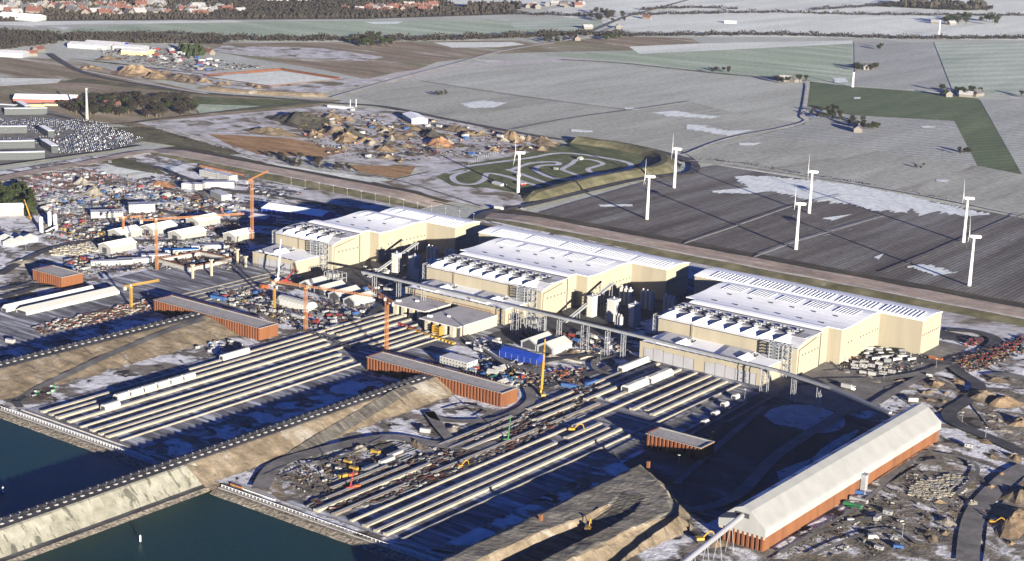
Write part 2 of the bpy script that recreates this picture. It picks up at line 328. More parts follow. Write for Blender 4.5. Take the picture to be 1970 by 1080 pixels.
field('field', [(1797, 82), (2200, 80), (2200, 190), (1835, 180)], g_green2)
field('field', [(1560, 157), (1640, 167), (1815, 180), (1882, 190), (1966, 335), (1880, 319), (1836, 233), (1640, 222), (1551, 205)], g_dgreen)
field('field', [(1640, 222), (1836, 233), (1880, 319), (1560, 270), (1452, 262), (1545, 240), (1560, 228)], g_lav2)
field('field', [(1885, 192), (2200, 188), (2200, 372), (1966, 335)], g_lav2)
field('field', [(1312, 291), (1450, 262), (1560, 270), (1880, 319), (1966, 336), (2200, 372), (2200, 460), (1970, 413), (1650, 355), (1345, 312)], g_grey)
field('field', [(1035, 409), (1100, 390), (1240, 350), (1340, 324), (1380, 318), (1625, 357), (1970, 420), (2250, 480), (2250, 645), (1970, 586), (1755, 545), (1304, 464)], g_plow)
# snow lying in the hollows
for px in ([(1363, 368), (1440, 361), (1430, 352), (1412, 340), (1436, 338), (1505, 342), (1640, 355), (1745, 376), (1830, 396), (1908, 413), (1862, 416), (1792, 409), (1772, 415), (1752, 401), (1742, 411), (1706, 404), (1690, 408), (1640, 394), (1560, 386), (1530, 378), (1480, 368), (1440, 373), (1390, 372)],
           [(1150, 394), (1215, 393), (1218, 397), (1160, 398)], [(885, 200), (925, 194), (975, 198), (950, 207), (905, 208)], [(1254, 217), (1300, 213), (1330, 219), (1385, 224), (1370, 228), (1290, 224)],
           [(1320, 240), (1345, 240), (1400, 252), (1450, 250), (1400, 262), (1370, 255), (1320, 248)], [(1098, 248), (1140, 252), (1140, 255), (1100, 254)], [(1200, 207), (1232, 209), (1225, 212), (1203, 211)],
           [(1420, 275), (1465, 275), (1450, 280), (1425, 280)], [(1603, 150), (1625, 150), (1632, 158), (1606, 159)], [(1642, 187), (1655, 187), (1656, 190), (1644, 191)], [(1770, 242), (1800, 243), (1798, 246), (1775, 246)],
           [(1800, 345), (1828, 346), (1820, 351), (1802, 349)], [(1580, 420), (1640, 412), (1600, 425)], [(1680, 495), (1700, 488), (1690, 500)], [(1745, 512), (1780, 508), (1840, 525), (1800, 530)]):
    hw = (max(P(*q).y for q in px)-min(P(*q).y for q in px)); field('snow_patch', px, g_snow, None, min(16, hw*0.16))
# sites on the left, heath and scrub
field('field', [(-300, 100), (140, 115), (270, 150), (400, 180), (660, 193), (620, 203), (300, 250), (200, 235), (0, 215), (-300, 210)], g_brown)
field('field', [(0, 128), (60, 130), (150, 145), (0, 152)], g_brown)
field('field', [(0, 150), (120, 152), (110, 160), (0, 166)], g_snowf)
field('field', [(160, 150), (400, 182), (560, 190), (640, 194), (380, 182), (190, 162), (110, 158)], g_olive)
field('field', [(370, 186), (640, 196), (560, 205), (380, 220)], g_green3)
field('field', [(370, 200), (520, 205), (385, 219)], g_green)
field('field', [(300, 130), (640, 150), (700, 152), (760, 150), (650, 175), (560, 186), (420, 170), (330, 155), (210, 120), (130, 112)], g_yard)
field('field', [(430, 88), (620, 93), (740, 110), (700, 118), (480, 108), (400, 98)], g_yard)
field('field', [(-300, 205), (100, 213), (275, 272), (215, 290), (0, 316), (-300, 350)], g_road)
field('field', [(190, 245), (320, 245), (500, 300), (870, 395), (900, 402), (600, 340), (400, 290), (275, 272)], g_olive)
field('field', [(265, 236), (640, 203), (770, 213), (860, 228), (985, 254), (1085, 270), (1000, 300), (840, 332), (660, 313), (480, 300), (330, 256)], g_yard)
field('field', [(400, 258), (560, 266), (668, 292), (620, 303), (500, 298), (440, 278)], g_reed)
field('field', [(672, 318), (800, 320), (790, 336), (760, 343), (690, 330)], g_reed)
field('field', [(440, 298), (490, 296), (600, 326), (690, 334), (760, 345), (830, 330), (900, 350), (1010, 378), (1000, 395), (930, 401), (840, 380), (700, 345)], g_yard)
field('field', [(446, 298), (600, 327), (758, 347), (700, 352), (560, 325)], g_snowf)
field('kart_infield', [(838, 340), (900, 316), (1000, 298), (1100, 276), (1190, 284), (1240, 303), (1225, 325), (1100, 352), (1030, 377), (940, 362), (870, 358)], g_green3)
trk = ground('kart_asphalt', [(0.3, (0.36, 0.36, 0.40)), (0.7, (0.50, 0.50, 0.55))], 0.05, bump=0.1)
kz = [(818, 343), (845, 336), (890, 324), (960, 314), (1020, 306), (1060, 298.5), (1089, 297), (1125, 300), (1161, 306), (1200, 313), (1215, 321), (1198, 330), (1161, 336), (1117, 344), (1084, 348), (1055, 342), (1029, 329), (1042, 321), (1074, 319), (1066, 314), (1019, 317), (980, 331)]
ribbon('kart_track', kz, 8.5, trk)
ribbon('kart_track', [(975, 328), (1005, 338), (1040, 351), (1070, 360)], 7.5, trk)
ribbon('kart_track', [(860, 336), (900, 330), (872, 341), (876, 352), (893, 357), (916, 356), (932, 347), (934, 339), (944, 336), (975, 342), (1005, 352), (1040, 362)], 8, trk)
ribbon('kart_track', [(1084, 348), (1118, 344), (1086, 331), (1083, 327), (1099, 318), (1110, 310), (1135, 309.5), (1160, 317), (1146, 323), (1131, 328), (1141, 335), (1165, 336)], 7.5, trk)

# ---- the construction site floor (one big dirty, partly snow covered plain)
S0 = P(-300, 345); 
field('worksite', [(-500, 370), (0, 330), (170, 302), (290, 290), (480, 340), (700, 392), (880, 418), (1000, 432), (1300, 500), (1833, 603), (2300, 700), (2300, 1300), (905, 1300), (905, 1067), (700, 1036), (470, 948), (300, 886), (250, 852), (80, 795), (0, 785), (-500, 640)], g_site)
SITEZ = 0.03+0.03*LAY[0]
field('yard', [(170, 305), (215, 318), (300, 338), (340, 330), (230, 302)], g_olive)
field('yard', [(175, 330), (210, 319), (315, 337), (250, 343)], g_snowf)
field('yard', [(292, 320), (330, 317), (362, 328), (320, 334)], g_snow)
# asphalt areas around the halls and at the right junction
XO = 259.8
def wsheet(name, pts, mat, dz=0.0):
    LAY[0] += 1; z = 0.03+0.03*LAY[0]+dz; m = MB(); m.sheet([(x, y, z) for x, y in pts]); return struct(m.build(name, mat))
for k in range(3):
    dx = -XO*k
    wsheet('service_road', [(-583.6+dx, 1090), (-500+dx, 1090), (-500+dx, 1360), (-583.6+dx, 1360)], g_asph if k else g_road)
wsheet('service_road', [(-1300, 1368), (-470, 1368), (-470, 1395), (-1300, 1395)], g_asph)
wsheet('snowy_verge', [(-1400, 1400), (-430, 1400), (-330, 1460), (-1400, 1460)], g_yard)
# casting yard floors
for k in range(3):
    dx = -XO*k
    wsheet('casting_yard_floor', [(-700+dx, 699 if k < 2 else 690), (-575+dx, 699 if k < 2 else 690), (-575+dx, 1128), (-700+dx, 1128)], g_bed)
# right-hand basin floor, its shade deepened in the colour
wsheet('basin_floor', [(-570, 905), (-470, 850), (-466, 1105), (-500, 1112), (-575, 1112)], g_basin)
def blob(px, k=4):
    v = [Vector((a, b, 0)) for a, b in px]; v = smoothline(v+v[:1], k)[:-1]; return [(q.x, q.y) for q in v]
field('snow_patch', jag(blob([(1470, 800), (1490, 785), (1540, 778), (1590, 788), (1625, 806), (1618, 826), (1575, 834), (1530, 822), (1490, 815)])), g_snowd)
field('snow_patch', jag(blob([(1495, 908), (1530, 893), (1562, 884), (1545, 902), (1520, 920), (1500, 925)])), g_snowd)
field('basin_edge', jag(blob([(1560, 880), (1600, 850), (1650, 826), (1640, 842), (1600, 868), (1570, 890)])), g_snowd)
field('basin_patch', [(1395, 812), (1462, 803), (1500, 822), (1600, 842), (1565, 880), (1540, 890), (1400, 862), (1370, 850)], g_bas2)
field('muddy_ground', jag([(1700, 745), (1800, 725), (1850, 735), (1860, 760), (1815, 795), (1760, 785)]), g_mud)
field('muddy_ground', jag([(1885, 745), (1975, 750), (1975, 850), (1900, 820), (1870, 780)]), g_mud)
field('muddy_ground', jag([(1560, 1080), (1480, 1075), (1640, 975), (1790, 880), (1870, 900), (1900, 930), (1850, 1000), (1840, 1085)]), g_mud)
field('muddy_ground', jag([(1900, 1000), (1985, 900), (1985, 1090), (1890, 1090)]), g_mud)
field('muddy_ground', jag([(500, 930), (620, 880), (760, 850), (840, 862), (700, 925), (590, 960), (540, 965)]), g_mud)
# ---- roads
ribbon('road', [(95, 105), (125, 125), (165, 143), (230, 158), (330, 174), (420, 184), (560, 194), (640, 201), (740, 208), (860, 232), (985, 256), (1085, 272), (1180, 278), (1260, 292), (1330, 315)], 14, g_asph)
ribbon('path', [(160, 138), (230, 152), (330, 172), (400, 183)], 9, g_pale)
ribbon('road', [(-60, 205), (90, 222), (200, 242), (330, 229), (500, 209), (620, 198)], 10, g_asph)
ribbon('road', [(1338, 320), (1335, 332), (1315, 338), (1240, 346), (1150, 366), (1060, 388), (1000, 402), (940, 412), (920, 425)], 13, g_asph)
ribbon('road', [(1260, 292), (1300, 302), (1330, 311), (1338, 322)], 11, g_asph)
ribbon('path', [(1325, 312), (1420, 322), (1640, 356), (1800, 384), (2000, 425)], 4, g_pale)
ribbon('path', [(1556, 162), (1550, 205), (1545, 226), (1552, 236), (1500, 250), (1400, 270), (1320, 300)], 5, g_pale)
ribbon('ditch', [(985, 252), (1100, 230), (1215, 214), (1328, 197)], 3, g_hedge)
ribbon('ditch', [(810, 158), (1000, 187), (1215, 215)], 3, g_hedge)
ribbon('ditch', [(1080, 117), (1200, 124), (1380, 143), (1480, 152), (1560, 158)], 7, g_hedge)
ribbon('road', [(1140, 62), (1200, 36), (1250, 22), (1330, 0)], 10, g_road)
ribbon('path', [(640, 190), (780, 150), (880, 124), (960, 102), (1040, 88), (1100, 78), (1150, 66), (1190, 52)], 9, g_pale)
ribbon('path', [(1302, 478), (1400, 445), (1520, 402), (1625, 378)], 2.5, g_pale, smooth=False)
ribbon('path', [(1441, 503), (1530, 470), (1700, 420)], 2, g_pale, smooth=False)
ribbon('path', [(1700, 530), (1800, 490), (1970, 415)], 3, g_road, smooth=False)
ribbon('canal', [(-60, 332), (0, 322), (100, 308), (200, 294), (270, 283)], 8, ground('dark_canal', [(0.3, (0.01, 0.015, 0.03)), (0.7, (0.03, 0.035, 0.05))], 0.05, bump=0))
ribbon('path', [(0, 345), (110, 324), (200, 312), (212, 318)], 5, g_pale)
ribbon('path', [(300, 250), (400, 272), (470, 300), (520, 320)], 7, g_pale)
ribbon('path', [(460, 300), (600, 322), (760, 350), (930, 402)], 3, g_road)
# site roads
ribbon('site_road', [(1820, 640), (1880, 645), (1915, 660), (1895, 682), (1850, 695), (1830, 705), (1850, 725), (1882, 748), (1862, 775), (1826, 800), (1840, 822), (1905, 850), (1975, 882)], 12, g_asph)
ribbon('site_road', [(1975, 905), (1940, 925), (1890, 975), (1868, 1020), (1860, 1090)], 14, g_road)
ribbon('site_road', [(1830, 703), (1780, 722), (1700, 735), (1600, 738), (1530, 742)], 9, g_road)
ribbon('site_road', [(1790, 722), (1720, 760), (1680, 785), (1640, 800)], 8, g_road)
ribbon('site_road', [(1830, 705), (1770, 700), (1700, 682), (1660, 678)], 14, g_asph)
ribbon('site_road', [(1900, 730), (1940, 728), (1990, 740)], 12, g_road)
ribbon('site_road', [(980, 720), (1060, 700), (1140, 690), (1175, 702), (1160, 718), (1100, 735), (1050, 752)], 7, g_asph)
ribbon('site_road', [(1015, 752), (1022, 775), (1000, 796), (950, 815), (880, 818), (840, 812), (825, 800), (850, 835), (880, 862), (930, 862)], 8, g_road)
ribbon('site_road', [(880, 640), (940, 690), (1000, 712), (1060, 730)], 9, g_road)
ribbon('site_road', [(0, 535), (60, 500), (120, 478), (200, 466), (300, 470), (420, 462), (600, 455)], 9, g_asph)
ribbon('site_road', [(240, 385), (330, 415), (430, 430), (560, 440)], 9, g_asph)
ribbon('site_road', [(0, 580), (70, 560), (110, 556), (40, 556), (0, 565)], 9, g_asph)
ribbon('site_road', [(300, 325), (370, 352), (440, 372), (520, 380), (640, 400), (760, 420)], 10, g_asph)
ribbon('site_road', [(470, 600), (560, 585), (640, 610), (700, 622), (720, 605), (740, 590)], 7, g_asph)
ribbon('site_road', [(500, 950), (530, 905), (600, 880), (740, 850), (830, 862), (900, 870), (960, 862)], 12, g_road)
ribbon('site_road', [(1215, 735), (1150, 720), (1150, 700), (1215, 690)], 5, g_road)
ribbon('site_road', [(1100, 1090), (1200, 1030), (1290, 985), (1340, 990), (1420, 960), (1500, 880), (1640, 790)], 9, g_road)
ribbon('site_road', [(1470, 790), (1400, 850), (1300, 940)], 5, g_road)
for (a, b) in (((1390, 770), (1100, 925)), ((1440, 780), (1300, 860)), ((1530, 745), (1400, 820))):
    ribbon('site_track', [a, b], 3, g_road, smooth=False)

for px in ([(1500, 1075), (1560, 1040), (1640, 1015), (1700, 1000)], [(1560, 1080), (1640, 1045), (1720, 1030), (1770, 1060)], [(1700, 900), (1770, 880), (1850, 890), (1880, 915), (1840, 960)], [(1690, 940), (1740, 905), (1820, 895)], [(1560, 1035), (1650, 985), (1740, 905), (1800, 870)], [(510, 925), (560, 905), (640, 895), (740, 850)], [(860, 800), (900, 790), (940, 800), (920, 815)], [(1600, 725), (1650, 722), (1720, 728)], [(30, 560), (90, 540), (150, 500)], [(110, 715), (200, 690), (300, 672), (420, 650)], [(430, 640), (300, 668), (160, 700), (90, 735)], [(850, 1090), (900, 1080)]):
    ribbon('wheel_track', px, 3.2, g_road)
# ---- sea dyke (long embankment behind the site)
def loft(name, prof, ys, mats, segm, axis='Y', jit=0.0, cap=True, shift=None, parent=None):
    """prof list of (t,z) across, swept along ys; axis 'Y': t is x.  segm = material index per strip"""
    rnd = random.Random(len(prof)*7+len(ys)); m = MB(); vs = []
    for yi, y in enumerate(ys):
        sh = shift(y) if shift else 0; tf = min(1.0, (yi+0.15)/2.5, (len(ys)-1-yi+0.15)/2.5) if name == 'sea_dyke' else 1.0
        for i, (t, z) in enumerate(prof):
            j = rnd.uniform(-jit, jit) if 0 < i < len(prof)-1 else 0
            vs.append((t+sh+j, y, z+j*0.3) if axis == 'Y' else (y, t+sh+j, z*tf+j*0.3*tf))
    k = len(prof); fs = []; ms = []
    for a in range(len(ys)-1):
        for i in range(k-1):
            q = (a*k+i, a*k+i+1, (a+1)*k+i+1, (a+1)*k+i)
            fs.append(q); ms.append(segm[i])
    m.add(vs, fs); m.m = ms
    if cap:
        m.add([vs[i] for i in range(k)], [tuple(range(k))], segm[k//2]); m.add([vs[(len(ys)-1)*k+i] for i in range(k)], [tuple(range(k))], segm[k//2])
    o = m.build(name, mats); 
    if parent is None: struct(o)
    return o
dprof = [(1462, 0.1), (1480, 4.2), (1484, 4.3), (1512, 4.8), (1516, 4.9), (1534, 2.0), (1552, 0.9)]
loft('sea_dyke', dprof, [-1160+i*25 for i in range(40)], [g_olive, g_pale, g_tan, g_hedge], [0, 1, 2, 2, 3, 3], axis='X', jit=0.7)
loft('sea_dyke', [(t+4, z) for t, z in dprof], [-1755+i*25 for i in range(22)], [g_olive, g_pale, g_tan, g_hedge], [0, 1, 2, 2, 3, 3], axis='X', jit=0.7)
ribbon('dyke_branch', [(-40, 360), (60, 337), (160, 320), (260, 300), (300, 296)], 22, g_tan)
# ---- kart track berm (grassy bank curling round the track)
def bank(name, px, w, h, mats):
    pts = smoothline([P(*q) for q in px], 8); m = MB(); vs = []; n = len(pts); rnd = random.Random(5)
    pr = [(-1, 0), (-0.62, 0.55), (-0.2, 0.97), (0.2, 1), (0.6, 0.6), (1, 0)]
    for i, p in enumerate(pts):
        d = (pts[min(i+1, n-1)]-pts[max(i-1, 0)]).normalized(); q = Vector((-d.y, d.x, 0)); e = min(1, i/3, (n-1-i)/3)
        for t, z in pr:
            a = p+q*(t*w/2*(0.4+0.6*e)); vs.append((a.x, a.y, 0.05+z*h*e+rnd.uniform(-.3, .3)*z))
    k = len(pr); m.add(vs, [(a*k+i, a*k+i+1, (a+1)*k+i+1, (a+1)*k+i) for a in range(n-1) for i in range(k-1)])
    return struct(m.build(name, mats))
bank('grass_bank', [(1095, 272), (1150, 280), (1200, 287), (1262, 303), (1278, 318), (1262, 330), (1220, 338), (1150, 351), (1080, 368), (1010, 388)], 46, 9, g_olive)
bank('gravel_bank', [(380, 170), (460, 178), (560, 184), (640, 186)], 26, 6, g_sand)

# ---- dams of the work harbour
random.seed(4)
ZD = 12.0
ysB = [420+i*8 for i in range(67)]
# dam between the two basins: concrete facing on the water side, sand towards the yard
Hd = {}
def loftn(name, prof, y0, y1, mats, segm, amp, zlo=0.2, zhi=11.8, sc=0.09, dy=2.4):
    """same sweep, finely divided and roughened like real earth (gullies run down the slope)"""
    P2 = []; M2 = []
    for i in range(len(prof)-1):
        (a, za), (b, zb) = prof[i], prof[i+1]; n = max(1, int(abs(b-a)/2.0))
        for k in range(n): P2.append((a+(b-a)*k/n, za+(zb-za)*k/n)); M2.append(segm[i])
    P2.append(prof[-1]); m = MB(); vs = []; ny = int((y1-y0)/dy)+1; K = len(P2)
    for j in range(ny):
        y = y0+(y1-y0)*j/(ny-1)
        for (x, z) in P2:
            d = 0
            if zlo < z < zhi: d = amp*(mn.noise(Vector((x*0.03, y*sc, 1)))*0.9+mn.noise(Vector((x*0.12, y*0.25, 4)))*0.6)
            vs.append((x+d*0.6, y, z+d))
    m.add(vs, [(j*K+i, j*K+i+1, (j+1)*K+i+1, (j+1)*K+i) for j in range(ny-1) for i in range(K-1)]); m.m = [M2[i] for j in range(ny-1) for i in range(K-1)]
    return struct(m.build(name, mats, smooth=True))
damB = [(-803, 0.1), (-797, 5), (-786, ZD-0.3), (-784, ZD), (-770.5, ZD), (-769, ZD-0.6), (-762, 7.5), (-751, 1.5), (-741, 0.12)]
damA = [(-1066, 0.1), (-1056, 6), (-1046, ZD), (-1030, ZD), (-1027, ZD-0.8), (-1010, 7.0), (-995, 2.5), (-984, 0.12)]
loftn('dam', damB, 684, 946, [g_dirt, g_asph, g_sand], [0, 0, 1, 1, 2, 2, 2, 2], 0.9)
damBw = [(-815, -4), (-797, 5), (-786, ZD-0.3), (-784, ZD), (-770.5, ZD), (-768.8, ZD-0.6), (-764, 6.5), (-757, 0.6), (-754.5, 0.3), (-752, 0.3), (-745.5, -2.2)]
loft('dam', damBw, [y for y in ysB if y <= 692], [g_dirt, g_asph, g_conc, g_asph, g_rock], [0, 0, 1, 1, 2, 2, 2, 3, 3, 4], jit=0.12)
loftn('dam', damA, 460, 946, [g_dirt, g_asph, g_sand], [0, 0, 1, 2, 2, 2, 2], 1.0)
def hB(x, y): 
    for pr in (damB, damA):
        if pr[0][0] <= x <= pr[-1][0]:
            for (a, za), (b, zb) in zip(pr, pr[1:]):
                if a <= x <= b: return za+(zb-za)*(x-a)/(b-a)
    return SITEZ
def mound(name, top, h, off, mats, sm=None, base=None):
    """flat-topped earthwork: top outline, height, outward foot offset"""
    n = len(top); cx = sum(p[0] for p in top)/n; cy = sum(p[1] for p in top)/n
    m = MB(); m.sheet([(x, y, h) for x, y in top], 0); foot = []
    for i in range(n):
        a, b, c = Vector(top[i-1]), Vector(top[i]), Vector(top[(i+1) % n])
        d1 = (b-a).normalized(); d2 = (c-b).normalized(); q = (Vector((d1.y, -d1.x))+Vector((d2.y, -d2.x))); q = q.normalized()*off[i] if isinstance(off, (list, tuple)) else q.normalized()*off
        foot.append((b.x+q.x, b.y+q.y))
    m.add([(x, y, h) for x, y in top]+[(x, y, 0.05) for x, y in foot], [(i, (i+1) % n, n+(i+1) % n, n+i) for i in range(n)]); m.m[1:] = [(sm[i] if sm else 1) for i in range(n)]
    return struct(m.build(name, mats))
# right-hand dam, still being built: dark levelled top, sand faces  (outline counter-clockwise)
TOP = [(-548, 640), (-492, 640), (-490, 745), (-489, 792), (-483, 833), (-503, 858), (-528, 878), (-547, 890)]
RAMP = [((-520, 842), 12.0), ((-512, 815), 10.6), ((-511, 785), 8.6), ((-515, 750), 6.5), ((-516, 700), 4.0), ((-512, 650), 3.0)]
def segd(p, a, b):
    vx, vy = b[0]-a[0], b[1]-a[1]; t = max(0, min(1, ((p[0]-a[0])*vx+(p[1]-a[1])*vy)/(vx*vx+vy*vy))); return math.hypot(p[0]-a[0]-vx*t, p[1]-a[1]-vy*t), t
def hC(x, y):
    """height and surface kind of the unfinished right-hand dam"""
    d = min(segd((x, y), TOP[i], TOP[(i+1) % len(TOP)])[0] for i in range(len(TOP))); ins = inpoly((x, y), TOP)
    nz = mn.noise(Vector((x*.08, y*.08, 2)))*1.3+mn.noise(Vector((x*.3, y*.3, 7)))*0.5; d = d+2.2*mn.noise(Vector((x*.06, y*.06, 9)))
    if ins: z = ZD+nz*0.4-max(0, 2.2-d)*0.35; k = 0
    else: z = ZD-0.77-max(0, d)*0.86+nz*(1.0 if d > 1 else 0.3); k = 1
    if y < 846:
        best = (99, 0)
        for (a, za), (b, zb) in zip(RAMP, RAMP[1:]):
            q, t = segd((x, y), a, b)
            if q < best[0]: best = (q, za+(zb-za)*t)
        q, zr = best; hw = 8.5 if x < -512 else 7.5
        zz = zr+max(0, q-hw)*1.25
        if zz < z:
            z = zz+(0.10*math.sin(q*2.4)+nz*0.25 if q < hw else nz*0.5); k = 2 if q < hw else 1
    return z, k
m = MB(); nx, ny = 66, 150; x0, x1, y0, y1 = -566, -466, 636, 908; vs = []; ks = []
for j in range(ny+1):
    for i in range(nx+1):
        x = x0+(x1-x0)*i/nx; y = y0+(y1-y0)*j/ny; z, k = hC(x, y); vs.append((x, y, max(z, -0.6))); ks.append((z, k))
fs = []; ms = []
for j in range(ny):
    for i in range(nx):
        a = j*(nx+1)+i; q = (a, a+1, a+nx+2, a+nx+1)
        if max(ks[t][0] for t in q) < -0.4: continue
        kk = [ks[t][1] for t in q]; fs.append(q); ms.append(1 if kk.count(1) >= 2 else 2 if kk.count(2) >= 2 else 0)
m.add(vs, fs); m.m = ms; struct(m.build('dam', [g_dirt, g_sand, g_track], smooth=False))
# dark ramp roads on the sand slopes
ribbon('ramp_road', [(-769, 915), (-768, 900), (-765, 880), (-761, 850), (-757, 820), (-753, 790), (-748, 760), (-744, 735), (-738, 712)], 8.5, g_track, hf=lambda x, y: hB(x, y)+0.75, world=True)
ribbon('ramp_road', [(-1025, 935), (-1023, 905), (-1019, 875), (-1014, 845), (-1009, 815), (-1003, 785), (-997, 755), (-990, 728), (-980, 708), (-966, 700)], 6, g_asph, hf=lambda x, y: hB(x, y)+0.8, world=True)
# quay walls and rock armour
def quay(x0, x1, yq):
    m = MB(); m.box(x0, x1, yq, yq+9, -3, 1.0, 0); m.box(x0, x1, yq+9.5, yq+13, 0, 1.9, 0)
    o = m.build('quay', plain('quay_concrete', (0.30, 0.29, 0.28), 0.8, sc=0.3)); struct(o)
    loft('rock_armour', [(yq-11, -3), (yq-7, -0.8), (yq-3, 0.6), (yq-0.02, 0.7)], [x0+(x1-x0)*i/40 for i in range(41)], [g_rock], [0, 0, 0], axis='X', jit=0.8)
quay(-984, -803, 690); quay(-745, -400, 690)
quay(-1500, -1066, 690)
# =================================================================== materials of built things
cream = cladding('cream_cladding', (0.245, 0.218, 0.162), 0.55, 8.0, 0.9)
creamd = plain('cream_trim', (0.16, 0.14, 0.10), 0.6, 0.05)
roofw = plain('white_roof_membrane', (0.78, 0.785, 0.775), 0.6, 0.05, 0.05)
roofg = plain('grey_roof', (0.42, 0.42, 0.44), 0.7, 0.12, 0.15)
greyp = plain('grey_door_panel', (0.225, 0.225, 0.24), 0.5, 0.05, 0.1)
dark = plain('dark_steel', (0.035, 0.035, 0.04), 0.5, 0.1)
steel = plain('galvanised_steel', (0.26, 0.27, 0.285), 0.45, 0.1, 0.5, 0.3)
glass = plain('dark_glass', (0.02, 0.025, 0.035), 0.15, 0.05)
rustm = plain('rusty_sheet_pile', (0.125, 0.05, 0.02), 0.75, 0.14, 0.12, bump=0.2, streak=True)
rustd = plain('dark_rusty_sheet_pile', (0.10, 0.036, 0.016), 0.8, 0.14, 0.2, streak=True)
whitem = plain('white_paint', (0.50, 0.50, 0.48), 0.4, 0.05)
silom = plain('silo_white', (0.33, 0.32, 0.29), 0.35, 0.05, 0.2, streak=True)
concm = plain('pale_concrete', (0.27, 0.245, 0.19), 0.8, 0.10, 0.25)
concg = plain('grey_concrete', (0.22, 0.215, 0.20), 0.85, 0.10, 0.25)
bluem = plain('blue_cladding', (0.008, 0.025, 0.17), 0.4, 0.05)
orange = plain('crane_orange', (0.26, 0.115, 0.042), 0.5, 0.08)
yellow = plain('machine_yellow', (0.28, 0.165, 0.025), 0.45, 0.06)
redm = plain('machine_red', (0.17, 0.02, 0.018), 0.45, 0.06)
greenm = plain('machine_green', (0.03, 0.22, 0.05), 0.45, 0.06)
rubber = plain('black_rubber', (0.02, 0.02, 0.02), 0.8, 0.05)
tentw = plain('tent_canvas', (0.33, 0.33, 0.31), 0.6, 0.04)
tentg = plain('grey_cladding', (0.24, 0.25, 0.26), 0.6, 0.06)
roofbrn = plain('snow_dusted_roof', (0.33, 0.315, 0.31), 0.8, 0.12, 0.12)

rlm = plain('roof_light_grey', (0.46, 0.47, 0.48), 0.5, 0.1)
# =================================================================== factory halls
PF = [(1128, 15.0), (1170, 15.3)]
PM = [(1170, 26.3), (1176, 28.6), (1183, 30.2), (1192, 31.2), (1211, 31.8)]
PN = [(1211, 32.0), (1217, 33.1), (1222, 33.3), (1228, 32.4)]
PH = [(1228, 32.3), (1240, 31.8), (1250, 31.9), (1260, 32.4), (1268, 33.1), (1276, 33.8), (1286, 34.2), (1295, 33.7), (1304, 32.2)]
PB = [(1304, 32.3), (1309, 33.0), (1316, 33.8), (1324, 34.3), (1334, 33.8), (1345.5, 32.3)]
def slab(mb, x0, x1, pr, m=0):
    mb.xprism([(pr[0][0], 0)]+[(pr[-1][0], 0)]+list(reversed(pr)), x0, x1, m)
def rsheet(mb, x0, x1, pr, th=0.5, ov=0.7, m=0):
    p = list(pr); lo = [(y, z+0.03) for y, z in p]; hi = [(y, z+th) for y, z in p]
    lo[0] = (lo[0][0]-0.3, lo[0][1]); hi[0] = (hi[0][0]-0.3, hi[0][1]); 
    mb.xprism(lo+list(reversed(hi)), x0-ov, x1+ov, m)
def pz(pr, y):
    for (a, za), (b, zb) in zip(pr, pr[1:]):
        if a <= y <= b: return za+(zb-za)*(y-a)/(b-a)
    return pr[-1][1]
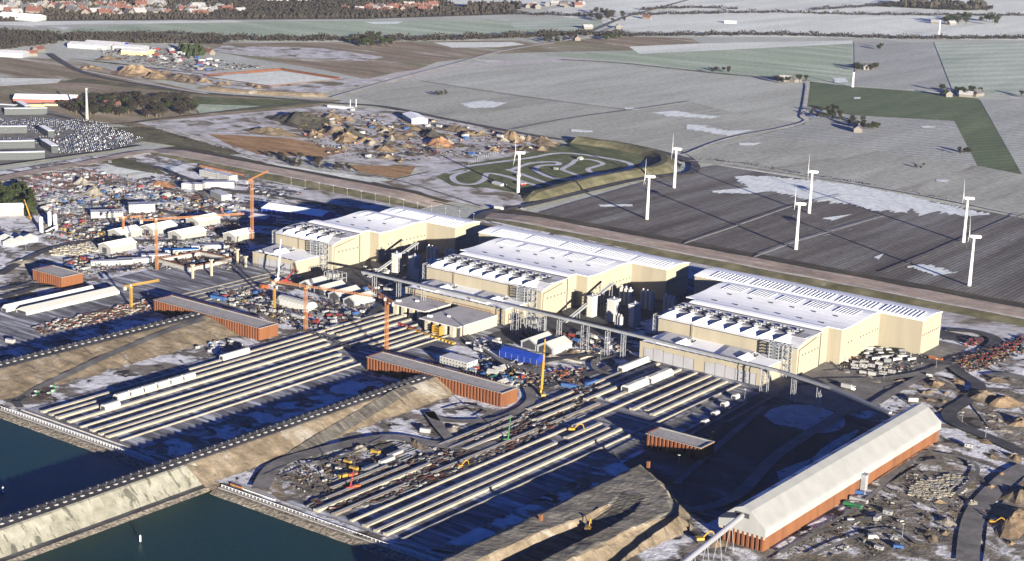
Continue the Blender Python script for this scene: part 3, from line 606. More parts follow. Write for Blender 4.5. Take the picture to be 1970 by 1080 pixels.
def hall(k, label, Lf, Lm, Ln, Lh, Lb, doors):
    dx = -XO*k; O = Vector((-575+dx, 1170, 0))
    t = thing('factory_hall', label, 'factory', O)
    RF = {}
    W = lambda m, n, mat, par=None: m.build(n, mat, t, world=True) if par is None else under(m.build(n, mat, t, world=True), par)
    m = MB(); slab(m, Lf+dx, -583.6+dx, PF); m.box(Lf+dx, -583.6+dx, 1127.6, 1128.6, 15.01, 16.4); W(m, 'entrance_hall', cream)
    m = MB(); slab(m, Lm+dx, -574+dx, PM); W(m, 'curing_hall', cream)
    m = MB(); slab(m, Ln+dx, -575.5+dx, PN); W(m, 'link_wall', cream)
    m = MB(); slab(m, Lh+dx, -563+dx, PH); W(m, 'casting_hall', cream)
    m = MB(); slab(m, Lb+dx, -523.5+dx, PB); W(m, 'reinforcement_hall', cream)
    for (a, b, pr) in ((Lh, -563, PH), (Lb, -523.5, PB), (Ln, -575.5, PN), (Lm, -574, PM)):
        m = MB(); rsheet(m, a+dx, b+dx, pr); RF[id(pr)] = W(m, 'roof', roofw if pr is not PM else roofg)
    m = MB(); m.box(Lf+dx, -583.6+dx, 1128.7, 1169.9, 15.4, 15.8); W(m, 'roof', roofw)
    # roof lights : dark curved ribs lying on the white roofs
    rl = None; x = -574+dx; i = 0; rnd = random.Random(k)
    def rib(pr, y0, y1, x):
        m = MB((0, 0, 0)); n = 5
        for q in range(n):
            ya = y0+(y1-y0)*q/n; yb = y0+(y1-y0)*(q+1)/n
            m.add([(x+s, y, pz(pr, y)+0.53+hh) for y in (ya, yb) for s in (-0.55, 0.55) for hh in (0, 0.5)],
                  [(0, 1, 3, 2), (4, 6, 7, 5), (1, 5, 7, 3), (0, 2, 6, 4), (0, 4, 5, 1), (2, 3, 7, 6)])
        return m
    while x > Lh+dx+8:
        if i % 9 not in (7, 8): W(rib(PH, 1272, 1290, x), 'roof_light', rlm, RF[id(PH)])
        x -= 3.1; i += 1
    x = -530+dx; i = 0
    while x > Lb+dx+8:
        if i % 11 not in (10,): W(rib(PB, 1308, 1326, x), 'roof_light', rlm, RF[id(PB)])
        x -= 3.9; i += 1
    for yy in (1236, 1262):
        x = -585+dx
        while x > Lh+dx+12:
            m = MB(); m.obox((x, yy, pz(PH, yy)+0.5), 2.6, 1.4, 0.8); W(m, 'roof_hatch', dark, RF[id(PH)]); x -= 21
    # trims
    m = MB()
    for (x, y, z) in ((-574, 1211, 32.0),):
        m.box(x+dx, x+0.5+dx, y-0.3, y+0.3, 0, z)
    m.box(Lm+dx, -573.5+dx, 1210.4, 1210.98, 31.9, 33.0); W(m, 'flashing', dark)
    m = MB(); 
    for x in (Lm+34, Lm+100): 
        if x < -584: m.box(x+dx-0.9, x+dx+0.9, 1169.2, 1169.97, 16, 27.2)
    if m.v: W(m, 'expansion_joint', creamd)
    m = MB(); m.box(Lm+dx, -574+dx, 1169.4, 1169.9, 26.1, 26.7); W(m, 'gutter', dark)
    m = MB(); m.tube((-573.7+dx, 1173, 24.2), (-573.7+dx, 1203, 29.0), 0.25); m.tube((-573.7+dx, 1173, 24.2), (-573.7+dx, 1172, 1), 0.22); W(m, 'downpipe', dark)
    # small square windows in the sunny gable walls
    for (X, ys, z) in ((-574, [1180+5.5*i for i in range(6)], 18), (-563, [1243, 1248.6, 1266, 1272, 1278, 1284, 1290, 1296, 1301], 17.6), (-523.5, [1307+4.2*i for i in range(9)], 18.2)):
        for y in ys:
            m = MB(); m.box(X+dx, X+0.12+dx, y-0.7, y+0.7, z, z+1.4); W(m, 'window', dark)
    # doors
    for (a, b, h) in doors:
        m = MB(); m.box(a+dx+0.15, b+dx-0.15, 1127.55, 1127.98, 0.2, h); dd = W(m, 'door', greyp)
        m = MB(); m.box(b+dx-0.14, b+dx+0.14, 1127.5, 1127.97, 0.2, h+0.1); W(m, 'door_frame', dark, dd)
    # parapet notches along the eave of the entrance hall
    x = -590+dx
    while x > Lf+dx+8:
        m = MB(); m.box(x-1.8, x+1.8, 1126.9, 1128.7, 16.45, 16.8); W(m, 'eave_bracket', dark); x -= 8.2
    # ventilation sheds with pipes on the two lower roofs
    def vent(x, y0, y1, z, s=1.0, pipes=True):
        m = MB(); h = 4.2*s; wv = 7.5*s
        m.yprism([(x-wv, z), (x+wv, z), (x-wv*0.1, z+h)], y0, y0+(y1-y0)*0.55); W(m, 'saw_roof', roofw)
        if not pipes: return
        m = MB()
        zr = z; z = z+3.5 if s > 0.9 else z
        for q in range(3):
            yy = y0+(y1-y0)*(0.42+0.2*q)
            m.tube((x-3*s+q*0.8, yy, z+1.3*s), (x+3.5*s, yy+1.5, z+1.3*s), 0.8*s, 8)
            m.cyl(x-2*s+q*2, yy, z, z+2.1*s, 0.8*s, 8)
            W(m, 'ventilation_pipe', steel); m = MB()
        m = MB(); m.obox((x+4*s, y0+(y1-y0)*0.7, z), 3*s, 13*s, 1.1*s, 0.1); W(m, 'ventilation_unit', dark)
        m = MB(); m.obox((x-4.6*s, y0+(y1-y0)*0.62, z), 2.2*s, 9*s, 1.6*s, -0.1); W(m, 'ventilation_duct', concg)
    x = -590+dx; i = 0
    while x > Lm+dx+6:
        vent(x, 1171.5, 1207, pz(PM, 1174)+0.3 if False else 28.4, 1.0, i % 2 == 0 or True); x -= 15.6; i += 1
    m = MB(); m.box(Lm+dx+1, -575+dx, 1184, 1209, 31.0, 31.9); W(m, 'roof_deck', plain('dark_roof_deck', (0.26, 0.265, 0.28), 0.8, 0.15, 0.3))
    for x in ([-612, -672] if Lf < -690 else [-625]):
        m = MB(); m.prism([(x+dx-22, 1166), (x+dx-16, 1134), (x+dx+4, 1132), (x+dx+2, 1166)], 15.85, 17.2); W(m, 'roof_deck', roofg)
        vent(x+dx+3, 1140, 1164, 15.9, 0.8)
    # steel stair towers
    def tower(x0, x1, y0, y1, z0, z1):
        m = MB(); n = 5
        for xx in (x0, x1):
            for yy in (y0, y1): m.box(xx-0.3, xx+0.3, yy-0.3, yy+0.3, z0, z1)
        for q in range(n+1):
            z = z0+(z1-z0)*q/n
            m.box(x0, x1, y0-0.2, y0+0.2, z-0.2, z+0.2); m.box(x0, x1, y1-0.2, y1+0.2, z-0.2, z+0.2); m.box(x1-0.2, x1+0.2, y0, y1, z-0.2, z+0.2); m.box(x0-0.2, x0+0.2, y0, y1, z-0.2, z+0.2)
            if q < n:
                zb = z0+(z1-z0)*(q+1)/n; a, b = (x0, x1) if q % 2 else (x1, x0)
                m.tube((a, y0, z), (b, y0, zb), 0.22, 4); m.tube((x1, y0, z), (x1, y1, zb), 0.22, 4); m.tube((b, y0, z), (a, y0, zb), 0.16, 4)
                m.box(x0, x1, y0+1, y1, z-0.05, z+0.1)
        W(m, 'stair_tower', steel)
    tower(-595+dx, -586.5+dx, 1161, 1168.6, 15.9, 29); tower(-583+dx, -578+dx, 1161, 1168.6, 0.1, 29)
    tower(Lm-6.5+dx, Lm-0.6+dx, 1172, 1178, 8, 28)
    return t
def dr(xs, h, step=()): return [(a, b, h+(0.9 if i in step else 0)) for i, (a, b) in enumerate(zip(xs, xs[1:]))]
d3 = dr([-695, -685.5, -675.7, -666, -656, -646.3], 11.6, (1,))+dr([-635.6, -625.9, -616.5, -607, -597.4, -588], 11.6, (1,))
hall(0, 'cream factory with wavy white roofs, rightmost, ten grey doors in its low front', -699.5, -708, -703, -715, -752, d3)
hall(1, 'middle cream factory complex with two grey-roofed concrete boxes pushed up against its front', -700.6, -710, -704, -715, -752, [])
hall(2, 'narrowest cream factory complex on the left, one set of five grey doors in its front', -643.7, -653.5, -648, -641, -629, dr([-635.6, -628.2, -619, -609.7, -600, -590.5], 11.8))

# two finished concrete tunnel elements standing in front of the middle complex
def element(x0, x1, y0, y1, label):
    O = Vector(((x0+x1)/2, (y0+y1)/2, 0)); t = thing('tunnel_element', label, 'concrete element', O, group=None)
    m = MB(); m.box(x0+1.2, x1-1.2, y0+5, y1, 0.4, 11.4); m.build('core', concg, t, world=True)
    for (a, b) in ((x0, x0+3.5), (x1-2.5, x1)):
        m = MB(); m.box(a, b, y0+4.98, y1-0.02, 0.3, 11.6); m.build('side_wall', concm, t, world=True)
    wdt = (x1-x0)
    for q in range(4):
        a = x0+wdt*(0.13+0.22*q); m = MB(); m.box(a, a+wdt*0.1, y0+0.5, y0+4.95, 0.3, 11.5); m.build('pier', concm, t, world=True)
    m = MB(); m.box(x0+wdt*.1, x1-1, y0+4.6, y0+5.05, 1, 11); m.build('opening', dark, t, world=True)
    m = MB(); m.box(x0-0.5, x1+0.5, y0, y1, 11.65, 12.6); m.build('roof', roofbrn, t, world=True)
    for bb in ((x0+2, x0+6, y0+8, y0+11, 12.62, 14.2), (x0+15, x0+18, y0+20, y0+22, 12.62, 14)): m = MB(); m.box(*bb); m.build('winch_house', whitem, t, world=True)
    m = MB(); m.tube((x0, y1-1, 14.6), (x1, y1-1, 14.6), 0.2); m.tube((x1, y1-1, 12.6), (x1, y1-1, 14.6), 0.2); m.tube((x0, y1-1, 12.6), (x0, y1-1, 14.6), 0.2)
    for q in range(9): m.tube((x0+wdt*q/9, y1-1, 12.6), (x0+wdt*q/9, y1-1, 14.6), 0.15, 4)
    m.build('guard_rail', orange, t, world=True)
element(-889, -846, 1064, 1121, 'nearer grey-roofed concrete box with yellow scaffold at its open end')
element(-943, -900, 1084, 1121, 'smaller concrete box with flat roof, left of the one with the yellow scaffold')
t = thing('scaffold', 'yellow scaffold tower standing at the open end of the concrete box', 'scaffold', (-866, 1062, 0))
m = MB()
for q in range(5):
    for xx in (-870, -862): m.box(xx-0.25, xx+0.25, 1059+q*0.9, 1059.5+q*0.9, 0, 11)
m.build('frame', yellow, t, world=True); m = MB()
for q in range(5): m.box(-870.5, -861.5, 1058.5, 1063.5, 2*q+1, 2*q+1.5)
m.build('platform', yellow, t, world=True)
t = thing('formwork_gantry', 'low yellow and orange gantry crossing the beams at the foot of the concrete box', 'gantry', (-872, 1054, 0))
m = MB(); 
for q in range(14): m.obox((-893+q*4.2, 1057-q*0.6, 2.2), 3.6, 2.6, 1.6, 0.1*q)
m.build('girder', yellow, t, world=True)
m = MB()
for q in range(8): m.obox((-915+q*4.4, 1064-q*0.9, 2.2), 2.6, 2.4, 1.8, 0.3*q)
m.build('hydraulic_unit', redm, t, world=True)

# =================================================================== storage shed on rusty sheet-pile walls
def zigzag(m, p0, p1, z0, z1, pitch=3.0, dep=1.1, z1b=None):
    p0 = Vector(p0); p1 = Vector(p1); L = (p1-p0).length; d = (p1-p0)/L; q = Vector((d.y, -d.x)); n = max(2, int(L/pitch)); pts = []
    for i in range(n):
        for f, o in ((0, 0), (0.4, 0), (0.5, dep), (0.9, dep)): pts.append((p0+d*(L*(i+f)/n)+q*o, (i+f)/n))
    pts.append((p1, 1.0)); z1b = z1 if z1b is None else z1b
    vs = [(p.x, p.y, z0) for p, f in pts]+[(p.x, p.y, z1+(z1b-z1)*f) for p, f in pts]; k = len(pts)
    m.add(vs, [(i, i+1, k+i+1, k+i) for i in range(k-1)])
O = Vector((-437, 970, 0))
t = thing('storage_shed', 'very long shed with a white mansard roof on rust-orange sheet-pile walls', 'shed', O)
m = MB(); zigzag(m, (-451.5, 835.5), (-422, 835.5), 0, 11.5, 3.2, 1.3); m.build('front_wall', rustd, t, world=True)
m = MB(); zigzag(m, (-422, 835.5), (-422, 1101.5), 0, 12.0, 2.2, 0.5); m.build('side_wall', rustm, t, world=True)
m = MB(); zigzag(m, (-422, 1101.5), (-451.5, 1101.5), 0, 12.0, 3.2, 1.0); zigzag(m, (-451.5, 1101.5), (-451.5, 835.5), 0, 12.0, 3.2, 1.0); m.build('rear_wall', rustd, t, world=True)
sp = [(-453.5, 11.0), (-421.0, 11.0), (-421.0, 16.2), (-422, 17.2), (-432.0, 25.4), (-437.2, 27.6), (-442.6, 25.4), (-452.6, 17.2), (-453.5, 16.2)]
m = MB(); m.yprism(sp, 834.3, 1103); m.build('roof', cladding('white_shed_roof', (0.22, 0.222, 0.215), 0.5, 10.0, 0.9), t, world=True)
m = MB(); 
for q in range(9): m.add([(-437.6, 852+q*28, 27.62), (-437.6, 874+q*28, 27.62), (-442.2, 874+q*28, 25.75), (-442.2, 852+q*28, 25.75)], [(0, 1, 2, 3)])
m.build('roof_light', plain('translucent_roof_sheet', (0.45, 0.47, 0.5), 0.4, 0.05), t, world=True)
m = MB(); m.box(-441.5, -432.5, 833.6, 834.25, 20.6, 23.4); m.build('conveyor_opening', dark, t, world=True)
m = MB(); m.box(-420.9, -417.5, 968, 972, 0, 13.8); m.box(-421, -417, 967.5, 972.5, 13.8, 14.3); m.build('stair_tower', steel, t, world=True)
m = MB(); m.box(-453.0, -421.5, 834.4, 835.3, 9.6, 11.0); m.build('ring_beam', concm, t, world=True)

# tubular conveyor in front of the shed
t = thing('belt_conveyor', 'silver tubular conveyor rising from the lower edge into the gable of the long shed', 'conveyor', (-437, 800, 0))
a = Vector((-437, 835, 22.0)); b = Vector((-434, 700, 9))
m = MB(); m.tube(a, b, 1.5, 10); m.build('tube', plain('shiny_steel', (0.33, 0.335, 0.35), 0.35, 0.05, 0.5, 0.5), t, world=True)
m = MB(); m.tube(a+Vector((0, 0, -1.9)), b+Vector((0, 0, -1.9)), 0.5, 4); m.build('walkway', steel, t, world=True)
for q in range(1, 7):
    p = a.lerp(b, q/9); m = MB(); m.tube((p.x-0.6, p.y, p.z-2), (p.x-3.2, p.y, 0), 0.16, 5); m.tube((p.x+0.6, p.y, p.z-2), (p.x+3.2, p.y, 0), 0.16, 5); m.build('support_leg', steel, t, world=True)

# long belt gallery along the front of the halls
t = thing('belt_conveyor', 'long grey belt gallery on stilts running past the fronts of the cream factories', 'conveyor', (-760, 1112, 0))
line = [Vector((-1004, 1116, 24)), Vector((-840, 1114, 25)), Vector((-690, 1111, 25)), Vector((-556, 1105, 25)), Vector((-505, 1093, 25)), Vector((-446, 1066, 26))]
m = MB()
for p, q in zip(line, line[1:]):
    d = (q-p).normalized(); s = Vector((-d.y, d.x, 0)).normalized()*1.5; up = Vector((0, 0, 1.9)); e = d*0.6
    c = [p-s, p+s, p+s+up, p-s+up, q-s+e, q+s+e, q+s+up+e, q-s+up+e]; m.add(c, [(3, 2, 1, 0), (4, 5, 6, 7), (0, 1, 5, 4), (1, 2, 6, 5), (2, 3, 7, 6), (3, 0, 4, 7)])
m.build('gallery', plain('gallery_cladding', (0.19, 0.195, 0.20), 0.5, 0.1, 0.3), t, world=True)
m = MB()
for p, q in zip(line, line[1:]):
    d = (q-p).normalized(); s = Vector((-d.y, d.x, 0)).normalized()*1.9
    m.tube(p+s+Vector((0, 0, 1.2)), q+s+Vector((0, 0, 1.2)), 0.14, 4); m.tube(p-s+Vector((0, 0, 1.2)), q-s+Vector((0, 0, 1.2)), 0.14, 4)
m.build('handrail', steel, t, world=True)
for (x, big) in ((-985, 0), (-955, 0), (-925, 0), (-820, 1), (-790, 1), (-772, 0), (-745, 1), (-722, 0), (-706, 0), (-572, 1), (-545, 0), (-520, 0)):
    y = 1112+(-(x+556)*0.0 if x < -556 else -(x+556)*0.25); wd = 3 if big else 1.4; m = MB()
    for sx in (-wd, wd):
        for sy in (-1.4, 1.4): m.box(x+sx-0.2, x+sx+0.2, y+sy-0.2, y+sy+0.2, 0, 24)
    for zz in range(4, 24, 5): m.tube((x-wd, y, zz), (x+wd, y, zz+4), 0.16, 4); m.box(x-wd, x+wd, y-0.15, y+0.15, zz-0.15, zz+0.15)
    m.build('trestle', steel, t, world=True)

# =================================================================== rusty sheet-pile cells
def cell(name, label, x0, x1, y0, y1, h, slope=0, ground_top=True, hl=None):
    t = thing(name, label, 'retaining wall', ((x0+x1)/2, (y0+y1)/2, 0))
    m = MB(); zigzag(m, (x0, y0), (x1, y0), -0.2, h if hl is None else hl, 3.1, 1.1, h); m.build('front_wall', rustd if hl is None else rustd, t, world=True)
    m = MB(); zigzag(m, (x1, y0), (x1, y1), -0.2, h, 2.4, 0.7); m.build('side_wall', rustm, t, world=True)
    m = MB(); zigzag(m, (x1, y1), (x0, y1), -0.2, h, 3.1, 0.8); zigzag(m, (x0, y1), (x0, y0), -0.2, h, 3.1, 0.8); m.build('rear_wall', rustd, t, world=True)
    m = MB(); m.sheet([(x0, y0, h-0.5), (x1, y0, h-0.5), (x1, y1, h-0.5), (x0, y1, h-0.5)]); m.build('fill', plain('gravel_fill', (0.30, 0.285, 0.27), 0.9, 0.15, 0.3), t, world=True)
    m = MB(); m.box(x0-0.3, x1+0.3, y0-0.3, y0+1.0, h-0.45, h+0.15); m.box(x1-0.9, x1+0.4, y0+1.0, y1-1.0, h-0.45, h+0.15); m.box(x0-0.3, x1+0.3, y1-1.0, y1+0.3, h-0.45, h+0.15)
    m.build('capping_beam', concg, t, world=True)
    return t
t = cell('sheet_pile_cell', 'long rusty sheet-pile wall box at the head of the dam, below the blue hall', -844, -706, 944.5, 964, 12.8)
m = MB()
for q in range(44): m.box(-843+q*3.1, -842.7+q*3.1, 963.2, 963.5, 12.9, 14.6)
m.build('railing', rustd, t, world=True)
t = cell('sheet_pile_cell', 'long rusty sheet-pile wall box ending beside the orange tower crane', -1101, -966, 944.5, 966, 12.6)
m = MB()
for q in range(43): m.box(-1100+q*3.1, -1099.7+q*3.1, 965.2, 965.5, 12.7, 14.4)
m.build('railing', rustd, t, world=True)
t = cell('sheet_pile_cell', 'bright rust-orange sheet-pile box alone on the far left', -1266, -1222, 938, 962, 13)
cell('sheet_pile_cell', 'short rusty sheet-pile box in the shadow left of the long white-roofed shed', -576, -531, 944, 962.5, 12)

# =================================================================== casting beds: long concrete skid beams
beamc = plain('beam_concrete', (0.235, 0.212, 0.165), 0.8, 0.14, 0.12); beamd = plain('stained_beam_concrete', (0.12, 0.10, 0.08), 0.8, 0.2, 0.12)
random.seed(11)
def beams(k, xs, ya, yb, label, breaks):
    dx = -XO*k
    for i, (x, w_, h) in enumerate(xs):
        segs = breaks.get(i, [(ya, yb)]) if isinstance(breaks, dict) else [(ya, yb)]
        t = thing('skid_beam', label % BN[i], 'concrete beam', (x+dx, (ya+yb)/2, 0), group='concrete skid beams'+(' of the middle casting yard' if k == 1 else ' of the right casting yard' if k == 0 else ' of the left casting yard'))
        for (a, b) in segs:
            m = MB(); y = a
            while y < b-1:
                e = min(b, y+23.5); m.box(x+dx-w_/2, x+dx+w_/2, y, e-0.25, SITEZ+0.1, h); y = e
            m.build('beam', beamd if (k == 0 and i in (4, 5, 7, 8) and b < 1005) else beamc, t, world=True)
            m = MB(); m.box(x+dx-w_*0.18, x+dx+w_*0.18, a+0.1, b-0.3, h+0.01, h+0.22); m.build('rail', steel, t, world=True)
BN = ['outermost pair rail nearest the dark embankment shadow', 'first', 'second', 'third', 'fourth', 'fifth', 'sixth', 'seventh', 'eighth', 'ninth']
BN = ['the outer edge at the right', 'second place from the right', 'third place from the right', 'fourth place from the right', 'the middle', 'the far side of the gap', 'third place from the left', 'second place from the left', 'the outer edge at the left']
X9 = [(-597.5, 1.8, 3.0), (-609.5, 3.6, 3.7), (-617.5, 3.4, 3.6), (-627.5, 4.2, 3.8), (-639.5, 2.2, 3.4), (-654.5, 3.6, 3.7), (-667, 4.2, 3.9), (-676.5, 3.4, 3.6), (-686, 3.6, 3.6)]
beams(1, X9, 703, 1058, 'pale concrete skid beam of the middle casting yard, at %s', {0: [(703, 1085)], 1: [(701, 955), (992, 1075)], 2: [(701, 950), (990, 1062)], 3: [(702, 960), (985, 1062)], 4: [(702, 1080)], 5: [(703, 975), (985, 1085)], 6: [(703, 985), (1000, 1084)], 7: [(704, 990), (998, 1084)], 8: [(704, 1084)]})
beams(0, X9, 703, 1120, 'pale concrete skid beam of the right casting yard, at %s', {1: [(701, 962), (1005, 1118)], 2: [(701, 958), (1010, 1120)], 3: [(702, 905), (918, 962), (1005, 1122)], 4: [(703, 1122)], 5: [(703, 770), (800, 920), (935, 1000), (1012, 1120)], 6: [(700, 812), (850, 900), (935, 985), (1000, 1100)], 7: [(720, 800), (845, 930), (955, 1010), (1030, 1122)], 8: [(735, 790), (845, 930), (950, 1010), (1040, 1122)]})
XL = [(-880-XO+519.6+0, 2.4, 2.0)]
for i in range(9):
    x = -1141-i*5.6
    t = thing('skid_beam', 'narrow pale concrete beam in the left casting yard, number %d counted from the rust heaps' % (i+1), 'concrete beam', (x, 950, 0), group='concrete skid beams of the left casting yard')
    m = MB(); m.box(x-1.2, x+1.2, 800, 1062, SITEZ+0.1, 2.1); m.build('beam', concm, t, world=True)
for (x, ya, yb) in ((-1096, 962, 1120), (-1106, 962, 1124), (-1117, 962, 1126), (-1127, 985, 1126)):
    t = thing('skid_beam', 'pale concrete beam leading to the doors of the left factory, %s' % {-1096: 'nearest the cabins', -1106: 'second from the cabins', -1117: 'third from the cabins', -1127: 'farthest from the cabins'}[x], 'concrete beam', (x, (ya+yb)/2, 0), group='concrete skid beams at the left factory')
    m = MB(); m.box(x-1.5, x+1.5, ya, yb, SITEZ+0.1, 2.4); m.build('beam', concm, t, world=True)
# trestles across the beams (dark transverse gallery)
t = thing('transverse_gantry', 'dark steel gantry lying across the beams of the middle casting yard', 'gantry', (-915, 985, 0))
m = MB(); a = Vector((-962, 990, 4.4)); b = Vector((-882, 975, 4.4))
for s in (-2.2, 2.2): m.tube(a+Vector((0, s, 0)), b+Vector((0, s, 0)), 0.5, 4)
for q in range(16): 
    p = a.lerp(b, q/15); m.tube(p+Vector((0, -2.2, 0)), p+Vector((0, 2.2, 0)), 0.3, 4); 
    if q % 3 == 0: m.box(p.x-0.3, p.x+0.3, p.y-0.3, p.y+0.3, 0, 4.4)
m.build('girder', dark, t, world=True)
# white covered wagons running on the beams
def wagon(x, y, L, w_, label, h=5.2, n=1, grp=None):
    t = thing('rail_cover', label, 'mobile shelter', (x, y, 0), group=grp)
    m = MB(); m.yprism([(x-w_/2, 3.0), (x+w_/2, 3.0), (x+w_/2, 2.7+h*0.7), (x+w_*0.22, 2.7+h), (x-w_*0.22, 2.7+h), (x-w_/2, 2.7+h*0.7)], y, y+L); m.build('canopy', tentw, t, world=True)
    m = MB(); 
    for q in range(int(L/4)+1): m.box(x+w_/2, x+w_/2+0.15, y+q*4, y+q*4+0.25, 2.7, 2.7+h*0.7)
    m.build('rib', steel, t, world=True)
    m = MB(); m.box(x-w_/2+0.4, x+w_/2-0.4, y+1, y+L-1, 2.66, 2.69); m.box(x-w_*0.35, x+w_*0.35, y-0.12, y-0.02, 2.9, 2.7+h*0.7); m.build('opening', dark, t, world=True)
    return t
lb = ['nearest', 'second', 'third', 'fourth', 'fifth', 'farthest']
for q in range(6): wagon(-926.8+3.2*0, 756.5+q*13.2, 11.3, 6, 'white shelter wagon on the beams of the middle yard, %s of a row of six' % lb[q], 5.0, grp='row of six white shelter wagons')
wagon(-915, 735, 14, 6, 'single white shelter wagon standing nearest the sea wall on the middle beams', 5)
wagon(-944.5, 880, 30, 4.5, 'long low white shelter with ribbed side at the upper edge of the middle beams', 5)
for (x, y, L, w2, l) in ((-686, 1078, 40, 5, 'long white tube-shaped shelter leading to the left door of the right factory'), (-655, 1038, 14, 8, 'white shelter nearest the excavator side, first of four by the grey doors'), (-655, 1053, 14, 8, 'white shelter, second of four by the grey doors'), (-654, 1070, 15, 8.5, 'white shelter, third of four by the grey doors'), (-654, 1086, 16, 8.5, 'white shelter, closest of four to the grey doors')):
    wagon(x, y, L, w2, l, 5.5)
for (u, v, l) in ((1411, 775, 'pale shelter in the shade closest to the right factory corner'), (1372, 808, 'pale shelter in the shade next to the rails, middle one'), (1390, 790, 'pale shelter in the shade, between its two neighbours'), (1352, 825, 'pale shelter in the shade beside the short rusty box')):
    p = P(u, v); wagon(p.x, p.y, 6, 4.5, l, 3.6)
for (x, y0, y1, w2, l) in ((-1176, 858, 962, 15, 'broad white roof cover over the left casting beams'), (-1193, 852, 950, 7, 'slender white roof cover next to the broad one on the left beams')):
    t = thing('rail_cover', l, 'mobile shelter', (x, y0, 0)); m = MB(); m.yprism([(x-w2/2, 2.2), (x+w2/2, 2.2), (x+w2/2, 5.0), (x, 8.4), (x-w2/2, 5.0)], y0, y1); m.build('canopy', tentw, t, world=True)
    m = MB(); m.box(x-w2*.4, x+w2*.4, y0-0.1, y0-0.02, 2.3, 5); m.build('opening', dark, t, world=True)

# concrete mooring blocks in rows on the dam crests
blk = None
bm_ = plain('precast_block', (0.22, 0.215, 0.21), 0.7, 0.1)
def block(x, y, z, lab, grp):
    global blk
    if blk is None:
        m = MB(); m.obox((0, 0, 0), 1.5, 2.4, 0.5, 0); m.obox((0, 0, 0.5), 1.1, 1.9, 0.25, 0)
        o = m.build('ballast_block', bm_); o.location = (x, y, z); tag(o, lab, 'concrete block', grp); blk = o
    else:
        o = blk.copy(); COL.objects.link(o); o.location = (x, y, z); o['label'] = lab; o['group'] = grp
    o.rotation_euler = (0, 0, random.uniform(-0.15, 0.15))
y = 470; i = 0
while y < 935:
    st = 'above the concrete slope' if y < 690 else 'above the dark ramp' if y < 830 else 'near the rusty wall'
    for xx, rw in ((-782.6, 'back'), (-775.6, 'front')):
        block(xx, y+(3 if rw == 'front' else 0), ZD, 'white ballast block, %s row on the middle dam crest, %s' % (rw, st), 'white blocks, %s row, %s' % (rw, st))
    y += 6.6
y = 640
while y < 940:
    for xx, rw in ((-1044.6, 'back'), (-1037.5, 'front')): block(xx, y+(3 if rw == 'front' else 0), ZD, 'white ballast block in the %s row along the top of the left dam' % rw, 'white blocks on the left dam, %s row' % rw)
    y += 6.6
# dark rubber fenders between the blocks, one run per dam
for (x0, ys, ye, l) in ((-779.2, 470, 935, 'dark rope-like fence line between the block rows of the middle dam'), (-1041, 640, 940, 'dark rope-like fence line between the block rows of the left dam')):
    t = thing('kerb_fence', l, 'fence', (x0, ys, ZD)); y = ys
    m = MB(); m.box(x0-0.15, x0+0.15, ys, ye, ZD+0.9, ZD+1.05); m.build('rail', dark, t, world=True)
    for q in range(int((ye-ys)/6.6)): m = MB(); m.box(x0-1.4, x0+1.4, ys+q*6.6+3, ys+q*6.6+4.6, ZD, ZD+1.5); m.build('post', dark, t, world=True)
# sea wall railings with white posts
for (x0, x1, l) in ((-984, -806, 'white railing along the sea wall of the middle casting yard'), (-744, -560, 'white railing along the sea wall of the right casting yard')):
    t = thing('railing', l, 'railing', (x0, 703, 0)); m = MB()
    n = int((x1-x0)/3.2)
    for q in range(n): m = MB(); m.box(x0+q*3.2, x0+q*3.2+0.35, 692.2, 692.5, 1.0, 2.6); m.build('post', whitem, t, world=True)
    m = MB(); m.box(x0, x1, 692.1, 692.35, 2.4, 2.7); m.box(x0, x1, 695.5, 696.1, 1.0, 1.7); m.build('rail', whitem, t, world=True)
# navigation posts in the water
for (u, v, l) in ((6, 950, 'white marker post in the dark water at the left edge'), (270, 1044, 'white marker post in the water below the concrete slope')):
    p = P(u, v, -1.2); t = thing('marker_post', l, 'marker post', (p.x, p.y, -1.2)); m = MB(); m.cyl(0, 0, -1, 4.6, 0.55, 10); m.build('post', whitem, t); m = MB(); m.cyl(0, 0, 4.6, 5.6, 0.35, 8); m.cyl(0, 0, -0.3, 0.8, 0.7, 10); m.build('lantern', dark, t)
t = thing('jetty_rail', 'white and orange barrier at the corner of the stone causeway', 'barrier', (-735, 700, 1)); m = MB(); m.box(-741, -730, 697, 698, 1.2, 2.8); m.build('orange_section', orange, t, world=True); m = MB(); m.box(-729.5, -700, 697, 697.5, 1.2, 2.4); m.build('white_section', whitem, t, world=True)

